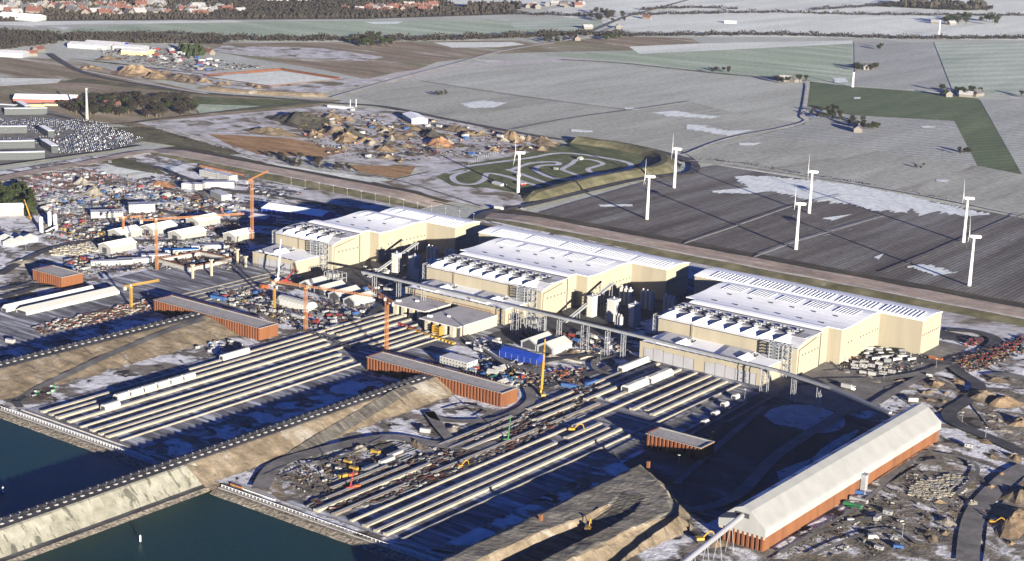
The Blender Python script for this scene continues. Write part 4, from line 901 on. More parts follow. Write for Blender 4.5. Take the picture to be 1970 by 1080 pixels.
# =================================================================== silos and batching plants between the halls
def silo_cluster(dx, nm, shade):
    def silos(pts, r, h, lab, grp):
        for i, (x, y) in enumerate(pts):
            t = thing('silo', lab+', %s one' % ['left', 'centre', 'right', 'last'][i], 'silo', (x+dx, y, 0), group=grp)
            m = MB(); m.cyl(0, 0, 2.5, h, r, 14, 0, r, r*0.45); m.build('shell', silom, t, smooth=False)
            m = MB(); m.cyl(0, 0, h+r*0.45, h+r*0.45+1.2, 0.7, 8); m.build('filter', whitem, t)
            m = MB()
            for a in range(4): m.box(r*0.75*(1 if a & 1 else -1)-0.2, r*0.75*(1 if a & 1 else -1)+0.2, r*0.75*(1 if a & 2 else -1)-0.2, r*0.75*(1 if a & 2 else -1)+0.2, 0, 2.6)
            m.build('leg', steel, t)
    silos([(-806, 1262), (-800.5, 1261), (-795, 1260)], 2.5, 19, 'tall silo behind the mixing towers %s' % nm, 'silos '+nm)
    silos([(-784, 1265), (-778.5, 1264), (-773, 1263)], 2.5, 19, 'silo in the second row %s' % nm, 'silos '+nm)
    silos([(-760, 1267), (-755, 1266), (-750, 1265)], 2.4, 18, 'silo in hall shadow %s' % nm, 'silos '+nm)
    silos([(-768, 1196), (-764.5, 1194.5), (-761, 1193)], 1.8, 12.5, 'short white silo %s' % nm, 'short silos '+nm)
    for i, (x, y, sx, sy, h, lab) in enumerate(((-803, 1208, 6, 8, 21, 'narrow white mixing tower next to the inclined conveyor'), (-780, 1209, 8, 10, 22, 'widest white mixing tower'), (-756, 1207, 6, 12, 22.5, 'rightmost white mixing tower with a ladder up its front'))):
        t = thing('mixing_tower', lab+' '+nm, 'industrial tower', (x+dx, y, 0)); m = MB(); m.box(-sx/2, sx/2, -sy/2, sy/2, 2, h); m.build('cladding', silom, t)
        m = MB(); m.box(-sx/2-0.3, sx/2+0.3, -sy/2-0.3, sy/2+0.3, h+0.02, h+0.6); m.build('roof', roofg, t)
        m = MB()
        for q in range(6): m.box(-sx/2-0.6, -sx/2+1.4, -sy/2-0.8, -sy/2-0.1, 3+q*(h-4)/6, 3.6+q*(h-4)/6)
        m.build('platform', dark if i == 2 else steel, t)
        m = MB(); m.cyl(0, 0, h+0.6, h+3, 0.8, 8); m.build('filter', steel, t)
    t = thing('inclined_conveyor', 'steep grey twin conveyor climbing to the mixing towers '+nm, 'conveyor', (-805+dx, 1180, 0))
    m = MB()
    for s in (-1.3, 1.3): m.tube((-809+dx+s, 1172, 1.5), (-803+dx+s, 1240, 27), 0.9, 6)
    m.build('belt', plain('gallery_cladding', (0.3, 0.31, 0.32), 0.5), t, world=True)
    m = MB()
    for f in (0.3, 0.55, 0.8, 0.98):
        x = -809+6*f+dx; y = 1172+68*f; z = 1.5+25.5*f
        for s in (-1.5, 1.5): m.box(x+s-0.2, x+s+0.2, y-0.2, y+0.2, 0, z)
    m.build('support', steel, t, world=True)
    t = thing('transfer_station', 'steel frame transfer tower beside the belt gallery '+nm, 'industrial frame', (-812+dx, 1126, 0)); m = MB()
    for gx in (-8, -2, 4, 10):
        for gy in (-5, 1, 7): m.box(gx-0.25, gx+0.25, gy-0.25, gy+0.25, 0, 15)
    for z in (5, 10, 15): m.box(-8, 10, -5, -4.6, z-0.3, z); m.box(-8, 10, 6.6, 7, z-0.3, z); m.box(-8.2, -7.8, -5, 7, z-0.3, z); m.box(9.8, 10.2, -5, 7, z-0.3, z)
    m.build('frame', steel, t); m = MB(); m.box(-7.5, 9.5, -4.5, 6.5, 10.02, 10.3); m.box(-6, 3, -4, 5, 10.3, 14); m.build('hopper', concg, t)
silo_cluster(0, 'between the middle and right factories', 0)
silo_cluster(-XO+22, 'between the left and middle factories', 1)

# =================================================================== tents, halls and cabins
def gable(name, label, c, L, W, h, rh, a, wall, roof, cat='hall', grp=None, openend=False, strips=0, base=True):
    """gabled hall, length L along local x"""
    t = thing(name, label, cat, (c[0], c[1], 0), a, grp)
    m = MB(); m.xprism([(-W/2, 0), (W/2, 0), (W/2, h), (0, h+rh), (-W/2, h)], -L/2, L/2); m.build('wall', wall, t)
    m = MB(); th = 0.35
    m.xprism([(-W/2-0.5, h-0.1), (0, h+rh+0.03), (0, h+rh+0.03+th), (-W/2-0.5, h-0.1+th)][::-1], -L/2-0.5, L/2+0.5)
    m.xprism([(0, h+rh+0.03), (W/2+0.5, h-0.1), (W/2+0.5, h-0.1+th), (0, h+rh+0.03+th)][::-1], -L/2-0.5, L/2+0.5); m.build('roof', roof, t)
    if openend:
        m = MB(); m.add([(-L/2-0.05, -W*0.4, 0.1), (-L/2-0.05, W*0.4, 0.1), (-L/2-0.05, W*0.4, h*0.9), (-L/2-0.05, 0, h+rh*0.7), (-L/2-0.05, -W*0.4, h*0.9)], [(0, 1, 2, 3, 4)]); m.build('opening', dark, t)
    else:
        m = MB(); m.box(-L/2-0.12, -L/2-0.02, -W*0.18, W*0.18, 0.05, h*0.8); m.build('door', dark if wall is not bluem else greyp, t)
    if strips:
        m = MB()
        for q in range(strips+1): x = -L/2+L*q/strips; m.box(x-0.15, x+0.15, -W/2-0.12, -W/2-0.01, 0, h*0.95)
        m.build('rib', steel, t)
    return t
A90 = math.pi/2
gable('tent_hall', 'left of two white-roofed open storage tents behind the blue hall', (-783, 1097), 27, 17, 7, 4.5, A90, tentg, tentw, 'tent', openend=True, strips=8)
gable('tent_hall', 'right of two white-roofed open storage tents behind the blue hall', (-765, 1096), 27, 17, 7, 4.5, A90, tentg, tentw, 'tent', openend=True, strips=8)
gable('workshop', 'bright blue metal hall with a few white panels, left of the yellow mobile crane', (-768, 1054), 38, 13, 7.5, 2.2, 0.02, bluem, plain('blue_roof', (0.012, 0.04, 0.26), 0.4, 0.05), 'workshop', strips=6)
gable('workshop', 'long dark blue hall with a white roof behind the left factory', (-1300, 1334), 82, 30, 8, 3.5, R_(10), bluem, roofw, 'workshop', strips=12)
gable('workshop', 'small dark blue hall just below the long blue one', (-1302, 1278), 22, 20, 8, 2.5, R_(10), bluem, roofg, 'workshop')
ln = ['nearest to the camera', 'second from the camera', 'third from the camera', 'farthest from the camera']
for i, (u, v) in enumerate(((693, 588), (664, 577), (636, 567), (608, 557))):
    p = P(u, v); gable('tent_hall', 'open white-roofed bay behind the white arched tent, %s' % ln[i], (p.x-4, p.y+4), 30, 15, 6, 4, A90, tentg, tentw, 'tent', 'row of four open white-roofed bays', openend=True, strips=9)
p = P(560, 594); t = thing('arched_tent', 'white arched fabric tent beside the small yellow crane', 'tent', (p.x+3, p.y+4, 0), -0.02)
m = MB(); m.xprism([(-8, 0), (8, 0), (8, 4.5), (6.4, 7.4), (3, 9.2), (0, 9.6), (-3, 9.2), (-6.4, 7.4), (-8, 4.5)], -19, 19); m.build('canopy', tentw, t)
m = MB()
for q in range(9): m.xprism([(-8.1, 0), (-7.9, 0), (-7.9, 4.6), (-6.3, 7.5), (-3, 9.35), (0, 9.75), (-3, 9.5), (-6.5, 7.6), (-8.2, 4.6)], -19+q*4.7, -18.8+q*4.7)
m.build('rib', steel, t)
for (u, v, L, W, lab) in ((383, 437, 38, 26, 'grey storage hall with white roof, highest up of the loose group of grey halls'), (297, 452, 40, 26, 'grey storage hall with white roof, the one behind the tall orange tower crane'), (352, 463, 42, 26, 'grey storage hall with white roof, middle one between two cranes'), (232, 461, 34, 26, 'grey storage hall with white roof, beside the short orange crane'), (217, 487, 40, 24, 'grey storage hall with white roof, lowest and leftmost of the grey halls'), (452, 466, 34, 24, 'grey storage hall with white roof, close to the tallest tower crane')):
    p = P(u, v); gable('storage_hall', lab, (p.x-2, p.y+8), L*0.85, W*0.8, 8.5, 3.6, A90, plain('warm_grey_cladding', (0.20, 0.20, 0.185), 0.6, 0.06), roofw, 'storage hall', 'grey storage halls with white roofs')
# pagoda tents
for i, (u, v) in enumerate(((10, 468), (22, 476), (40, 472), (58, 468))):
    p = P(u, v); t = thing('pagoda_tent', 'pale tent with pointed white roof beside the small silos, %s' % ['leftmost', 'second', 'third', 'rightmost'][i], 'tent', (p.x, p.y, 0), 0.2, 'pointed tents'); m = MB(); m.box(-6, 6, -6, 6, 0, 6); m.build('wall', tentg, t); m = MB(); m.add([(-6.6, -6.6, 6.02), (6.6, -6.6, 6.02), (6.6, 6.6, 6.02), (-6.6, 6.6, 6.02), (0, 0, 10.5)], [(0, 1, 4), (1, 2, 4), (2, 3, 4), (3, 0, 4)]); m.build('roof', tentw, t)
# small batching silos on the far left
for i, (u, v) in enumerate(((80, 451), (96, 440), (107, 445))):
    p = P(u, v); t = thing('silo', 'white cement silo of the small plant at the far left, %s' % ['leftmost', 'middle', 'rightmost'][i], 'silo', (p.x, p.y, 0), group='small plant silos'); m = MB(); m.cyl(0, 0, 3, 18.5, 2.0, 12, 0, 2.0, 1.2); m.build('shell', whitem, t); m = MB(); m.box(-1.6, 1.6, -1.6, 1.6, 0, 3); m.build('frame', steel, t)
p = P(92, 450); t = thing('inclined_conveyor', 'short pale conveyor climbing between the small cement silos', 'conveyor', (p.x, p.y, 0)); m = MB(); m.tube((-5, 0, 1), (7, 8, 9), 0.9, 6); m.build('belt', whitem, t); m = MB(); m.box(4, 5, 6, 7, 0, 7); m.build('support', steel, t)
# modular office stacks
cabm = plain('cabin_grey_white', (0.26, 0.26, 0.25), 0.5, 0.08, 0.4); cabw = plain('cabin_window', (0.04, 0.05, 0.06), 0.2, 0.05)
def cabins(label, c, nx, L, D, fl, a=0.0, grp=None, roofm=None, wall=None, stair=True, zz=0):
    """stack of site cabins: nx modules side by side, each D wide along x, L deep"""
    t = thing('office_cabins', label, 'site offices', (c[0], c[1], zz), a, grp); Wd = nx*D
    for f in range(fl):
        m = MB(); m.box(-Wd/2, Wd/2, -L/2, L/2, f*2.9+0.05, f*2.9+2.75); cr = m.build('cabin_row', wall or cabm, t)
        m = MB()
        for q in range(nx): m.box(-Wd/2+q*D+D*0.3, -Wd/2+q*D+D*0.7, -L/2-0.06, -L/2-0.01, f*2.9+1.0, f*2.9+2.1)
        for q in range(max(1, int(L/6))): m.box(Wd/2+0.01, Wd/2+0.06, -L/2+3*q*2+1.2, -L/2+3*q*2+2.6, f*2.9+1.0, f*2.9+2.1)
        under(m.build('window', cabw, t), cr)
    m = MB(); m.box(-Wd/2-0.15, Wd/2+0.15, -L/2-0.15, L/2+0.15, fl*2.9-0.12, fl*2.9+0.12); m.build('roof', roofm or roofg, t)
    if stair:
        m = MB(); m.add([(Wd/2+0.3, L/2, 0), (Wd/2+1.6, L/2, 0), (Wd/2+1.6, L/2-0.4, fl*2.9-2.9), (Wd/2+0.3, L/2-0.4, fl*2.9-2.9), (Wd/2+0.3, -L/4, 0), (Wd/2+1.6, -L/4, 0)], [(0, 1, 2, 3), (4, 5, 2, 3)]); m.build('stair', steel, t)
    return t
cabins('three-storey stack of pale site cabins left of the bright blue hall', (-796, 1004), 9, 14, 3.2, 3)
for (u, v, nx, L, fl, a, lab) in ((205, 420, 12, 15, 3, 0.95, 'long pale office block with cars in front, left of two similar blocks'), (272, 410, 10, 15, 4, 0.95, 'tall pale office block with an orange lower storey, right of the long one'), (372, 366, 9, 13, 3, 0.55, 'lower left wing of the white angled accommodation block'), (420, 363, 13, 13, 3, 0.9, 'lower right wing of the white angled accommodation block'), (420, 345, 20, 14, 3, -0.05, 'rear wing of the white angled accommodation block'), (425, 384, 12, 13, 3, -0.35, 'low grey block of cabins below the white angled accommodation block'),
        (215, 512, 14, 8, 2, 0.95, 'double row of pale cabins, left end of the long chain below the storage halls'), (260, 508, 12, 8, 2, 0.95, 'double row of pale cabins, second of the long chain below the storage halls'), (300, 500, 10, 8, 2, 0.95, 'double row of pale cabins, third of the long chain behind the slim concrete columns'), (350, 490, 12, 8, 2, 0.95, 'double row of pale cabins, fourth of the chain, with a bright blue roof'), (400, 482, 12, 8, 2, 0.95, 'double row of pale cabins, last of the chain'),
        (10, 215, 12, 9, 4, 0.5, 'dark three-storey dormitory at the upper left edge'), (50, 222, 20, 9, 4, 0.95, 'dark three-storey dormitory right of the one at the edge'), (45, 213, 18, 9, 4, -0.4, 'dark three-storey dormitory in the back row by the road'), (12, 258, 18, 9, 4, 0.95, 'dark three-storey dormitory in the middle left'), (16, 287, 22, 9, 4, 0.95, 'dark dormitory in the front left, above the two white huts'), (24, 309, 26, 9, 4, 0.95, 'dark dormitory closest to the canal'), (90, 262, 16, 9, 4, -0.4, 'dark dormitory wing ending at the car park'), (95, 290, 18, 9, 4, -0.4, 'dark dormitory wing right of the two white huts')):
    p = P(u, v); dk = v < 312
    cabins(lab, (p.x, p.y), nx, L, 2.9 if v > 330 else 3.2, fl, a, None, roofm=plain('blue_tarp_roof', (0.02, 0.16, 0.42), 0.5) if 'blue roof' in lab else (roofw if dk else None), wall=plain('dark_green_cabin', (0.03, 0.036, 0.038), 0.5, 0.25, 1.2) if dk else None, stair=not dk)
for i, (u, v) in enumerate(((38, 309), (62, 306), (54, 277))):
    p = P(u, v); cabins('low white hut beside the dark dormitories, %s' % ['closest to the left edge', 'right of its twin', 'among the parked cars'][i], (p.x, p.y), 5, 4, 3.4, 1, 0.95, None, wall=whitem, roofm=roofw, stair=False)
# farther halls
for (u, v, L, W, h, a, wl, rf, lab) in ((798, 235, 62, 26, 9, -0.62, tentg, roofw, 'white-roofed open hall among the gravel heaps'), (90, 197, 100, 40, 8, 0.75, plain('dull_red_wall', (0.25, 0.06, 0.05), 0.7), roofw, 'long red-walled hall with a white roof, left of the tall mast'), (68, 205, 30, 16, 4, 0.85, plain('yellow_wall', (0.55, 0.42, 0.16), 0.7), plain('tile_brown', (0.12, 0.09, 0.07), 0.8), 'low yellow house in front of the long red-walled hall'), (98, 204, 22, 14, 4, 0.85, plain('yellow_wall', (0.55, 0.42, 0.16), 0.7), plain('tile_brown', (0.12, 0.09, 0.07), 0.8), 'yellow gabled house right of its lower neighbour'), (8, 415, 42, 22, 11, 0.95, cream, roofw, 'cream hall at the left edge below the dark evergreens'), (655, 210, 44, 9, 4, 0.3, tentg, roofg, 'low white building beside two flagpoles'), (10, 108, 90, 36, 8, 0.5, tentg, roofg, 'pale depot hall at the far upper left'), (42, 38, 110, 45, 10, 0.3, tentg, roofw, 'large white warehouse near the town'), (175, 93, 90, 36, 8, 0.4, tentg, roofg, 'grey warehouse on the far trading estate'), (205, 90, 90, 30, 8, 0.4, bluem, roofg, 'blue-walled warehouse on the far trading estate'), (265, 105, 60, 30, 8, 0.4, plain('yellow_wall', (0.55, 0.42, 0.16), 0.7), roofg, 'yellow hall on the far trading estate'), (252, 97, 70, 30, 8, 0.4, tentg, roofg, 'long grey hall behind the yellow one'), (960, 358, 20, 9, 3.5, -0.3, tentw, roofg, 'white clubhouse at the foot of the turbine by the kart track'), (1003, 358, 10, 8, 3.5, -0.3, redm, roofg, 'small red kiosk by the kart track'),
        (132, 18, 40, 24, 8, 0.4, whitem, roofw, 'white gable house in the town'), (1405, 45, 30, 16, 5, 0.3, whitem, roofw, 'farmhouse in the snowy fields')):
    p = P(u, v); gable('hall' if L > 35 else 'house', lab, (p.x, p.y), L, W, h, W*0.12, a, wl, rf, 'hall' if L > 35 else 'house')
# fenced paddock with rusty walls
p = [P(u, v) for u, v in ((395, 148), (520, 168), (652, 153), (540, 135))]
t = thing('excavation_wall', 'rusty red sheet-pile ring round a snow-covered pit on the far left', 'retaining wall', p[0]); m = MB()
for a, b in zip(p, p[1:]+p[:1]):
    d = (b-a); n = 1; q = Vector((-d.y, d.x, 0)).normalized()*1.4; m.add([a-q, b-q, b+q, a+q, a-q+Vector((0, 0, 4)), b-q+Vector((0, 0, 4)), b+q+Vector((0, 0, 4)), a+q+Vector((0, 0, 4))], [(3, 2, 1, 0), (4, 5, 6, 7), (0, 1, 5, 4), (1, 2, 6, 5), (2, 3, 7, 6), (3, 0, 4, 7)])
m.build('wall', rustd, t, world=True)
field('pit_floor', [(400, 148), (520, 165), (645, 152.5), (540, 137)], g_snowf)
# slim concrete columns of a structure being built
for i, (u, v, u2, v2) in enumerate(((371, 540, 371, 508), (407, 535, 407, 498), (340, 503, 340, 483), (392, 488, 392, 474), (457, 510, 457, 478), (473, 518, 473, 492))):
    p = P(u, v); t = thing('column', 'slim pale concrete column with wider head, %s' % ['front one beside the casting beams', 'second one beside the casting beams', 'behind the orange-fenced pit on its left', 'behind the orange-fenced pit at its centre', 'tall one left of the left factory', 'the one nearest the left factory wall'][i], 'column', (p.x, p.y, 0), group='slim concrete columns'); hh = (v-v2)/((v+250)/400.0); m = MB(); m.box(-0.9, 0.9, -0.9, 0.9, 0, hh-1.5); m.build('shaft', concm, t); m = MB(); m.box(-1.6, 1.6, -1.6, 1.6, hh-1.48, hh); m.build('head', concm, t)
p = [P(u, v) for u, v in ((305, 510), (365, 527), (445, 508), (385, 496))]
t = thing('formwork_pit', 'red-railed rectangular formwork structure between the tall crane and the concrete columns', 'formwork', p[1]); m = MB()
for a, b in zip(p, p[1:]+p[:1]):
    q = Vector(((b-a).y*-1, (b-a).x, 0)).normalized()*0.5; m.add([a-q, b-q, b+q, a+q, a-q+Vector((0, 0, 6)), b-q+Vector((0, 0, 6)), b+q+Vector((0, 0, 6)), a+q+Vector((0, 0, 6))], [(3, 2, 1, 0), (4, 5, 6, 7), (0, 1, 5, 4), (1, 2, 6, 5), (2, 3, 7, 6), (3, 0, 4, 7)])
m.build('panel', concg, t, world=True); m = MB()
for a, b in zip(p, p[1:]+p[:1]): m.tube(a+Vector((0, 0, 6.8)), b+Vector((0, 0, 6.8)), 0.5, 4); 
m.build('handrail', rustm, t, world=True)
# orange barrier hall by the dyke
p = P(430, 331); t = thing('pipe_stack', 'long bright orange stack of pipes lying below the dyke', 'pipe stack', (p.x, p.y, 0), -0.05); m = MB(); m.box(-45, 45, -4, 4, 0, 3.5); m.build('pipes', orange, t); m = MB(); [m.box(-45+q*10, -44.2+q*10, -4.1, 4.1, 0, 3.9) for q in range(10)]; m.build('cradle', dark, t)
# concrete bunkers near the blue hall
for (u, v, L, a, lab) in ((1115, 680, 26, 0.55, 'low concrete bunker wall left of its twin, right of the open tents'), (1135, 690, 26, 1.5, 'low concrete bunker wall beside the yard road'), (1085, 695, 34, 0.0, 'long low concrete wall in front of the open tents')):
    p = P(u, v); t = thing('bunker_wall', lab, 'wall', (p.x, p.y, 0), a); m = MB(); m.box(-L/2, L/2, -0.6, 0.6, 0, 3); m.build('wall', concm, t); m = MB(); m.box(-L/2, L/2, -2.6, -0.6, 0, 0.5); m.build('footing', concg, t)
# =================================================================== wind turbines
turb = None
for i, (u, v, ph) in enumerate(((996.6, 372.4, 100), (1244.4, 423, 80), (1296.7, 362.5, 95), (1556.3, 411.3, 88), (1530.9, 481.2, 65), (1853, 467.5, 72), (1864, 551, 70))):
    lab = 'white wind turbine '+['at the kart track', 'in the dark field nearest the grass bank', 'at the bend of the road behind the kart track', 'farther of two amid the dark field, by the snow patch', 'nearer of two in the middle of the dark field', 'farther of two at the right side of the dark field', 'nearest of all, at the right above the factory roof'][i]
    p = P(u, v)
    t = thing('wind_turbine', lab, 'wind turbine', (p.x, p.y, 0), 0, 'wind turbines'); H = 52.3
    m = MB(); m.cyl(0, 0, 0, H-1.2, 2.1, 16, 0, 1.25); m.build('tower', whitem, t, smooth=False)
    yaw = math.radians(28)       # rotor faces left, nacelle tail to the right
    d = Vector((math.cos(yaw), math.sin(yaw), 0)); n = MB(); c = Vector((0, 0, H))
    n.obox((d.x*1.8, d.y*1.8, H-1.4), 9.5, 3.0, 3.0, yaw); n.obox((d.x*6.6, d.y*6.6, H-0.9), 1.5, 2.2, 2.0, yaw); n.build('nacelle', whitem, t)
    hub = c-d*4.6; m = MB(); m.tube(hub+d*1.6, hub-d*0.9, 1.35, 10, 0, 0.6); hb = m.build('hub', whitem, t)
    side = Vector((-d.y, d.x, 0)); ph0 = math.radians(ph)
    for b in range(3):
        a = ph0+b*2*math.pi/3; r = (side*math.cos(a)+Vector((0, 0, 1))*math.sin(a)); tg = (side*-math.sin(a)+Vector((0, 0, 1))*math.cos(a)); m = MB(); pts = []
        for s, wd, th in ((0.8, 0.6, 0.5), (3, 0.9, 0.35), (6, 1.15, 0.25), (14, 0.7, 0.14), (21, 0.25, 0.05)):
            q = hub-d*0.2+r*s; pts += [q+tg*wd+d*th, q-tg*wd*0.7+d*th*0.3, q-tg*wd*0.7-d*th, q+tg*wd-d*th*0.4]
        m.add(pts, [(4*k+j, 4*k+(j+1) % 4, 4*k+4+(j+1) % 4, 4*k+4+j) for k in range(4) for j in range(4)]+[(16, 17, 18, 19)]); under(m.build('blade', whitem, t), hb)
# far turbine shafts and masts
for (u, v, u2, v2, lab, nm, mt, w_) in ((167.8, 232, 167, 175, 'tall grey concrete mast in front of the bare wood', 'radio_mast', concg, 2.6), (1640, 168, 1641, 140, 'far wind turbine shaft on a sandy base in the green field', 'chimney_mast', whitem, 3.0), (1806, 70, 1806, 38, 'dark shaft rising at the far right beside a farm', 'radio_mast', whitem, 2.4)):
    p = P(u, v); hh = (v-v2)/((v+250)/400.0*1.0); t = thing(nm, lab, 'mast', (p.x, p.y, 0)); m = MB(); m.cyl(0, 0, 0, hh, w_, 10, 0, w_*0.5); m.build('shaft', mt, t); m = MB(); m.cyl(0, 0, hh, hh+3, w_*0.8, 8); m.build('top', mt, t)
# =================================================================== tower cranes
def lattice(m, a, b, w, n, r=0.22, tri=False):
    a = Vector(a); b = Vector(b); d = (b-a).normalized(); u = Vector((0, 0, 1)) if abs(d.z) < 0.8 else Vector((1, 0, 0)); s = d.cross(u).normalized(); u = s.cross(d).normalized()
    cs = [s*w/2+u*w/2, s*w/2-u*w/2, -s*w/2-u*w/2, -s*w/2+u*w/2] if not tri else [s*w/2-u*w/2, -s*w/2-u*w/2, u*w/2]
    for c in cs: m.tube(a+c, b+c, r*1.3, 4)
    for i in range(n):
        p = a.lerp(b, i/n); q = a.lerp(b, (i+1)/n)
        for j in range(len(cs)):
            c0, c1 = cs[j], cs[(j+1) % len(cs)]
            m.tube(p+c0, q+c1, r, 3); m.tube(p+c0, p+c1, r, 3)
def tower_crane(label, p, H, jib, cj, az, mt, w=2.4, r=0.24):
    t = thing('tower_crane', label, 'tower crane', (p.x, p.y, 0)); d = Vector((math.cos(az), math.sin(az), 0))
    m = MB(); lattice(m, (0, 0, 0.5), (0, 0, H), w, int(H/2.6), r); m.build('mast', mt, t)
    m = MB(); m.obox((0, 0, 0), 5, 5, 1.0); m.build('base', concg, t)
    m = MB(); m.cyl(0, 0, H, H+1.2, 1.6, 10); m.build('slewing_ring', mt, t)
    m = MB(); q = Vector((-d.y, d.x, 0))*1.8+d*0.8; m.obox((q.x, q.y, H+0.2), 2, 1.8, 2.4, az); m.build('cab', whitem, t)
    m = MB(); lattice(m, d*1+Vector((0, 0, H+2.4)), d*jib+Vector((0, 0, H+2.4)), 1.6, int(jib/2.6), r*0.9, True); jb = m.build('jib', mt, t)
    m = MB(); lattice(m, Vector((0, 0, H+2.2))-d, Vector((0, 0, H+2.2))-d*cj, 1.6, int(cj/2.5), r*0.8); m.build('counter_jib', mt, t)
    m = MB(); c = -d*(cj-1.5); m.obox((c.x, c.y, H-1.2), 3.0, 1.8, 3.4, az); m.build('counterweight', concg, t)
    m = MB(); m.tube(d*jib*0.6+Vector((0, 0, H+1.5)), d*jib*0.6+Vector((0, 0, H-8)), 0.08, 4); m.obox((d.x*jib*0.6, d.y*jib*0.6, H-9), 0.8, 0.8, 1.2); under(m.build('hook', dark, t), jb)
    return t
def az(p, u, v, h): q = P(u, v, h); return math.atan2(q.y-p.y, q.x-p.x), (Vector((q.x, q.y, 0))-Vector((p.x, p.y, 0))).length
p = P(743, 683); tower_crane('orange tower crane at the left end of the rusty wall near the scaffold', p, 47, 46, 14, math.radians(152), orange, 2.2, 0.15)
p = P(588, 643); a, L = az(p, 735, 573, 43); tower_crane('orange tower crane whose long jib points over the open white bays', p, 41, L, 34, a, orange, 2.2, 0.15)
p = P(485, 466); tower_crane('tallest orange tower crane, left of the left factory', p, 67, 50, 14, math.radians(115), orange, 2.2, 0.15)
p = P(302, 523); a, L = az(p, 470, 412, 53); tower_crane('slim orange tower crane with a long level jib, at the corner of the formwork pit', p, 51, L, 16, a, orange, 1.9, 0.15)
p = P(238, 461); tower_crane('short orange tower crane between the grey storage halls', p, 22, 20, 8, math.radians(60), orange, 1.6, 0.16)
p = P(528, 597); tower_crane('small yellow tower crane at the end of the white arched tent', p, 23, 20, 8, math.radians(150), yellow, 1.6, 0.16)
p = P(253, 597); a, L = az(p, 350, 530, 24); tower_crane('small yellow tower crane among the rusty steel heaps on the left', p, 21, 30, 8, a, yellow, 1.6, 0.17)
# =================================================================== mobile and crawler machines
def mobile_crane(label, u, v, boom, lean, azm, mt, cat='mobile crane', sc=1.0):
    p = P(u, v); t = thing('mobile_crane', label, cat, (p.x, p.y, SITEZ), azm)
    m = MB(); m.box(-6*sc, 6*sc, -1.4*sc, 1.4*sc, 0.9*sc, 2.1*sc); m.build('chassis', mt, t)
    m = MB()
    for q in range(4):
        for s in (-1.3, 1.3): m.tube(((-4.4+q*2.9)*sc, (s-0.3)*sc, 0.6*sc), ((-4.4+q*2.9)*sc, (s+0.3)*sc, 0.6*sc), 0.65*sc, 8)
    m.build('wheel', rubber, t)
    m = MB(); m.box(-3*sc, 2*sc, -1.3*sc, 1.3*sc, 2.12*sc, 3.6*sc); m.box(-4.5*sc, -3.02*sc, -1.4*sc, 1.4*sc, 2.12*sc, 3.4*sc); m.build('superstructure', mt, t)
    m = MB(); m.box(2.1*sc, 3.8*sc, 0.2*sc, 1.4*sc, 2.12*sc, 3.8*sc); m.build('cab', glass, t)
    a = Vector((0, 0, 3.4*sc)); b = a+Vector((math.cos(lean)*boom, 0, math.sin(lean)*boom)); m = MB(); m.tube(a, a.lerp(b, 0.55), 0.8*sc, 6); m.tube(a.lerp(b, 0.5), a.lerp(b, 0.8), 0.6*sc, 6); m.tube(a.lerp(b, 0.75), b, 0.42*sc, 6); bo = m.build('boom', mt, t)
    m = MB(); m.tube(b, b+Vector((0.4, 0, -boom*0.25)), 0.07, 4); m.obox((b.x+0.4, 0, b.z-boom*0.25-1), 0.7, 0.7, 1); under(m.build('hook', dark, t), bo)
    return t
mobile_crane('yellow mobile crane with raised telescopic boom beside the road right of the long rusty wall', 1041, 764, 43, math.radians(83), math.radians(-40), yellow, sc=1.25)
mobile_crane('red crawler crane with short raised boom at the lower beams near the sea wall', 674, 948, 12, math.radians(80), math.radians(60), redm, 'crawler crane', 0.7)
mobile_crane('small green piling rig standing among the steel racks of the right yard', 977, 855, 17, math.radians(86), math.radians(30), plain('dull_green', (0.035, 0.12, 0.045), 0.5), 'piling rig', 0.7)
mobile_crane('white mobile crane with slim raised boom in front of the left factory doors', 535, 545, 38, math.radians(80), math.radians(110), whitem)
mobile_crane('orange-yellow mobile crane leaning beside the evergreens at the left edge', 58, 425, 22, math.radians(48), math.radians(165), yellow)
mobile_crane('red mobile crane leaning in front of the left factory', 550, 548, 16, math.radians(50), math.radians(35), redm)
def excavator(label, p, azm, sc=1.0, mt=None):
    mt = mt or yellow; t = thing('excavator', label, 'excavator', (p.x, p.y, p.z), azm)
    for s in (-1.2, 1.2):
        m = MB(); m.xprism([(s*sc-0.35*sc, 0), (s*sc+0.35*sc, 0), (s*sc+0.35*sc, 0.9*sc), (s*sc-0.35*sc, 0.9*sc)], -2.1*sc, 2.1*sc); m.build('track', rubber, t)
    m = MB(); m.box(-2.4*sc, 1.2*sc, -1.4*sc, 1.4*sc, 1.0*sc, 2.2*sc); m.build('body', mt, t)
    m = MB(); m.box(-2.8*sc, -2.42*sc, -1.3*sc, 1.3*sc, 1.0*sc, 2.1*sc); m.build('counterweight', dark, t)
    m = MB(); m.box(0.0, 1.5*sc, 0.3*sc, 1.35*sc, 2.22*sc, 3.3*sc); m.build('cab', glass, t)
    m = MB(); m.tube((1.0*sc, -0.3*sc, 2.2*sc), (3.8*sc, -0.3*sc, 4.8*sc), 0.36*sc, 5); m.tube((3.8*sc, -0.3*sc, 4.8*sc), (5.6*sc, -0.3*sc, 4.2*sc), 0.3*sc, 5); bo = m.build('boom', mt, t)
    m = MB(); m.tube((5.6*sc, -0.3*sc, 4.2*sc), (6.4*sc, -0.3*sc, 1.4*sc), 0.24*sc, 5); under(m.build('stick', mt, t), bo)
    m = MB(); m.yprism([(5.6*sc, 0.3*sc), (6.7*sc, 0.5*sc), (6.6*sc, 1.5*sc), (5.9*sc, 1.3*sc)], -0.9*sc, 0.4*sc); under(m.build('bucket', dark, t), bo)
    return t
Z0 = lambda u, v, z: P(u, v, z)
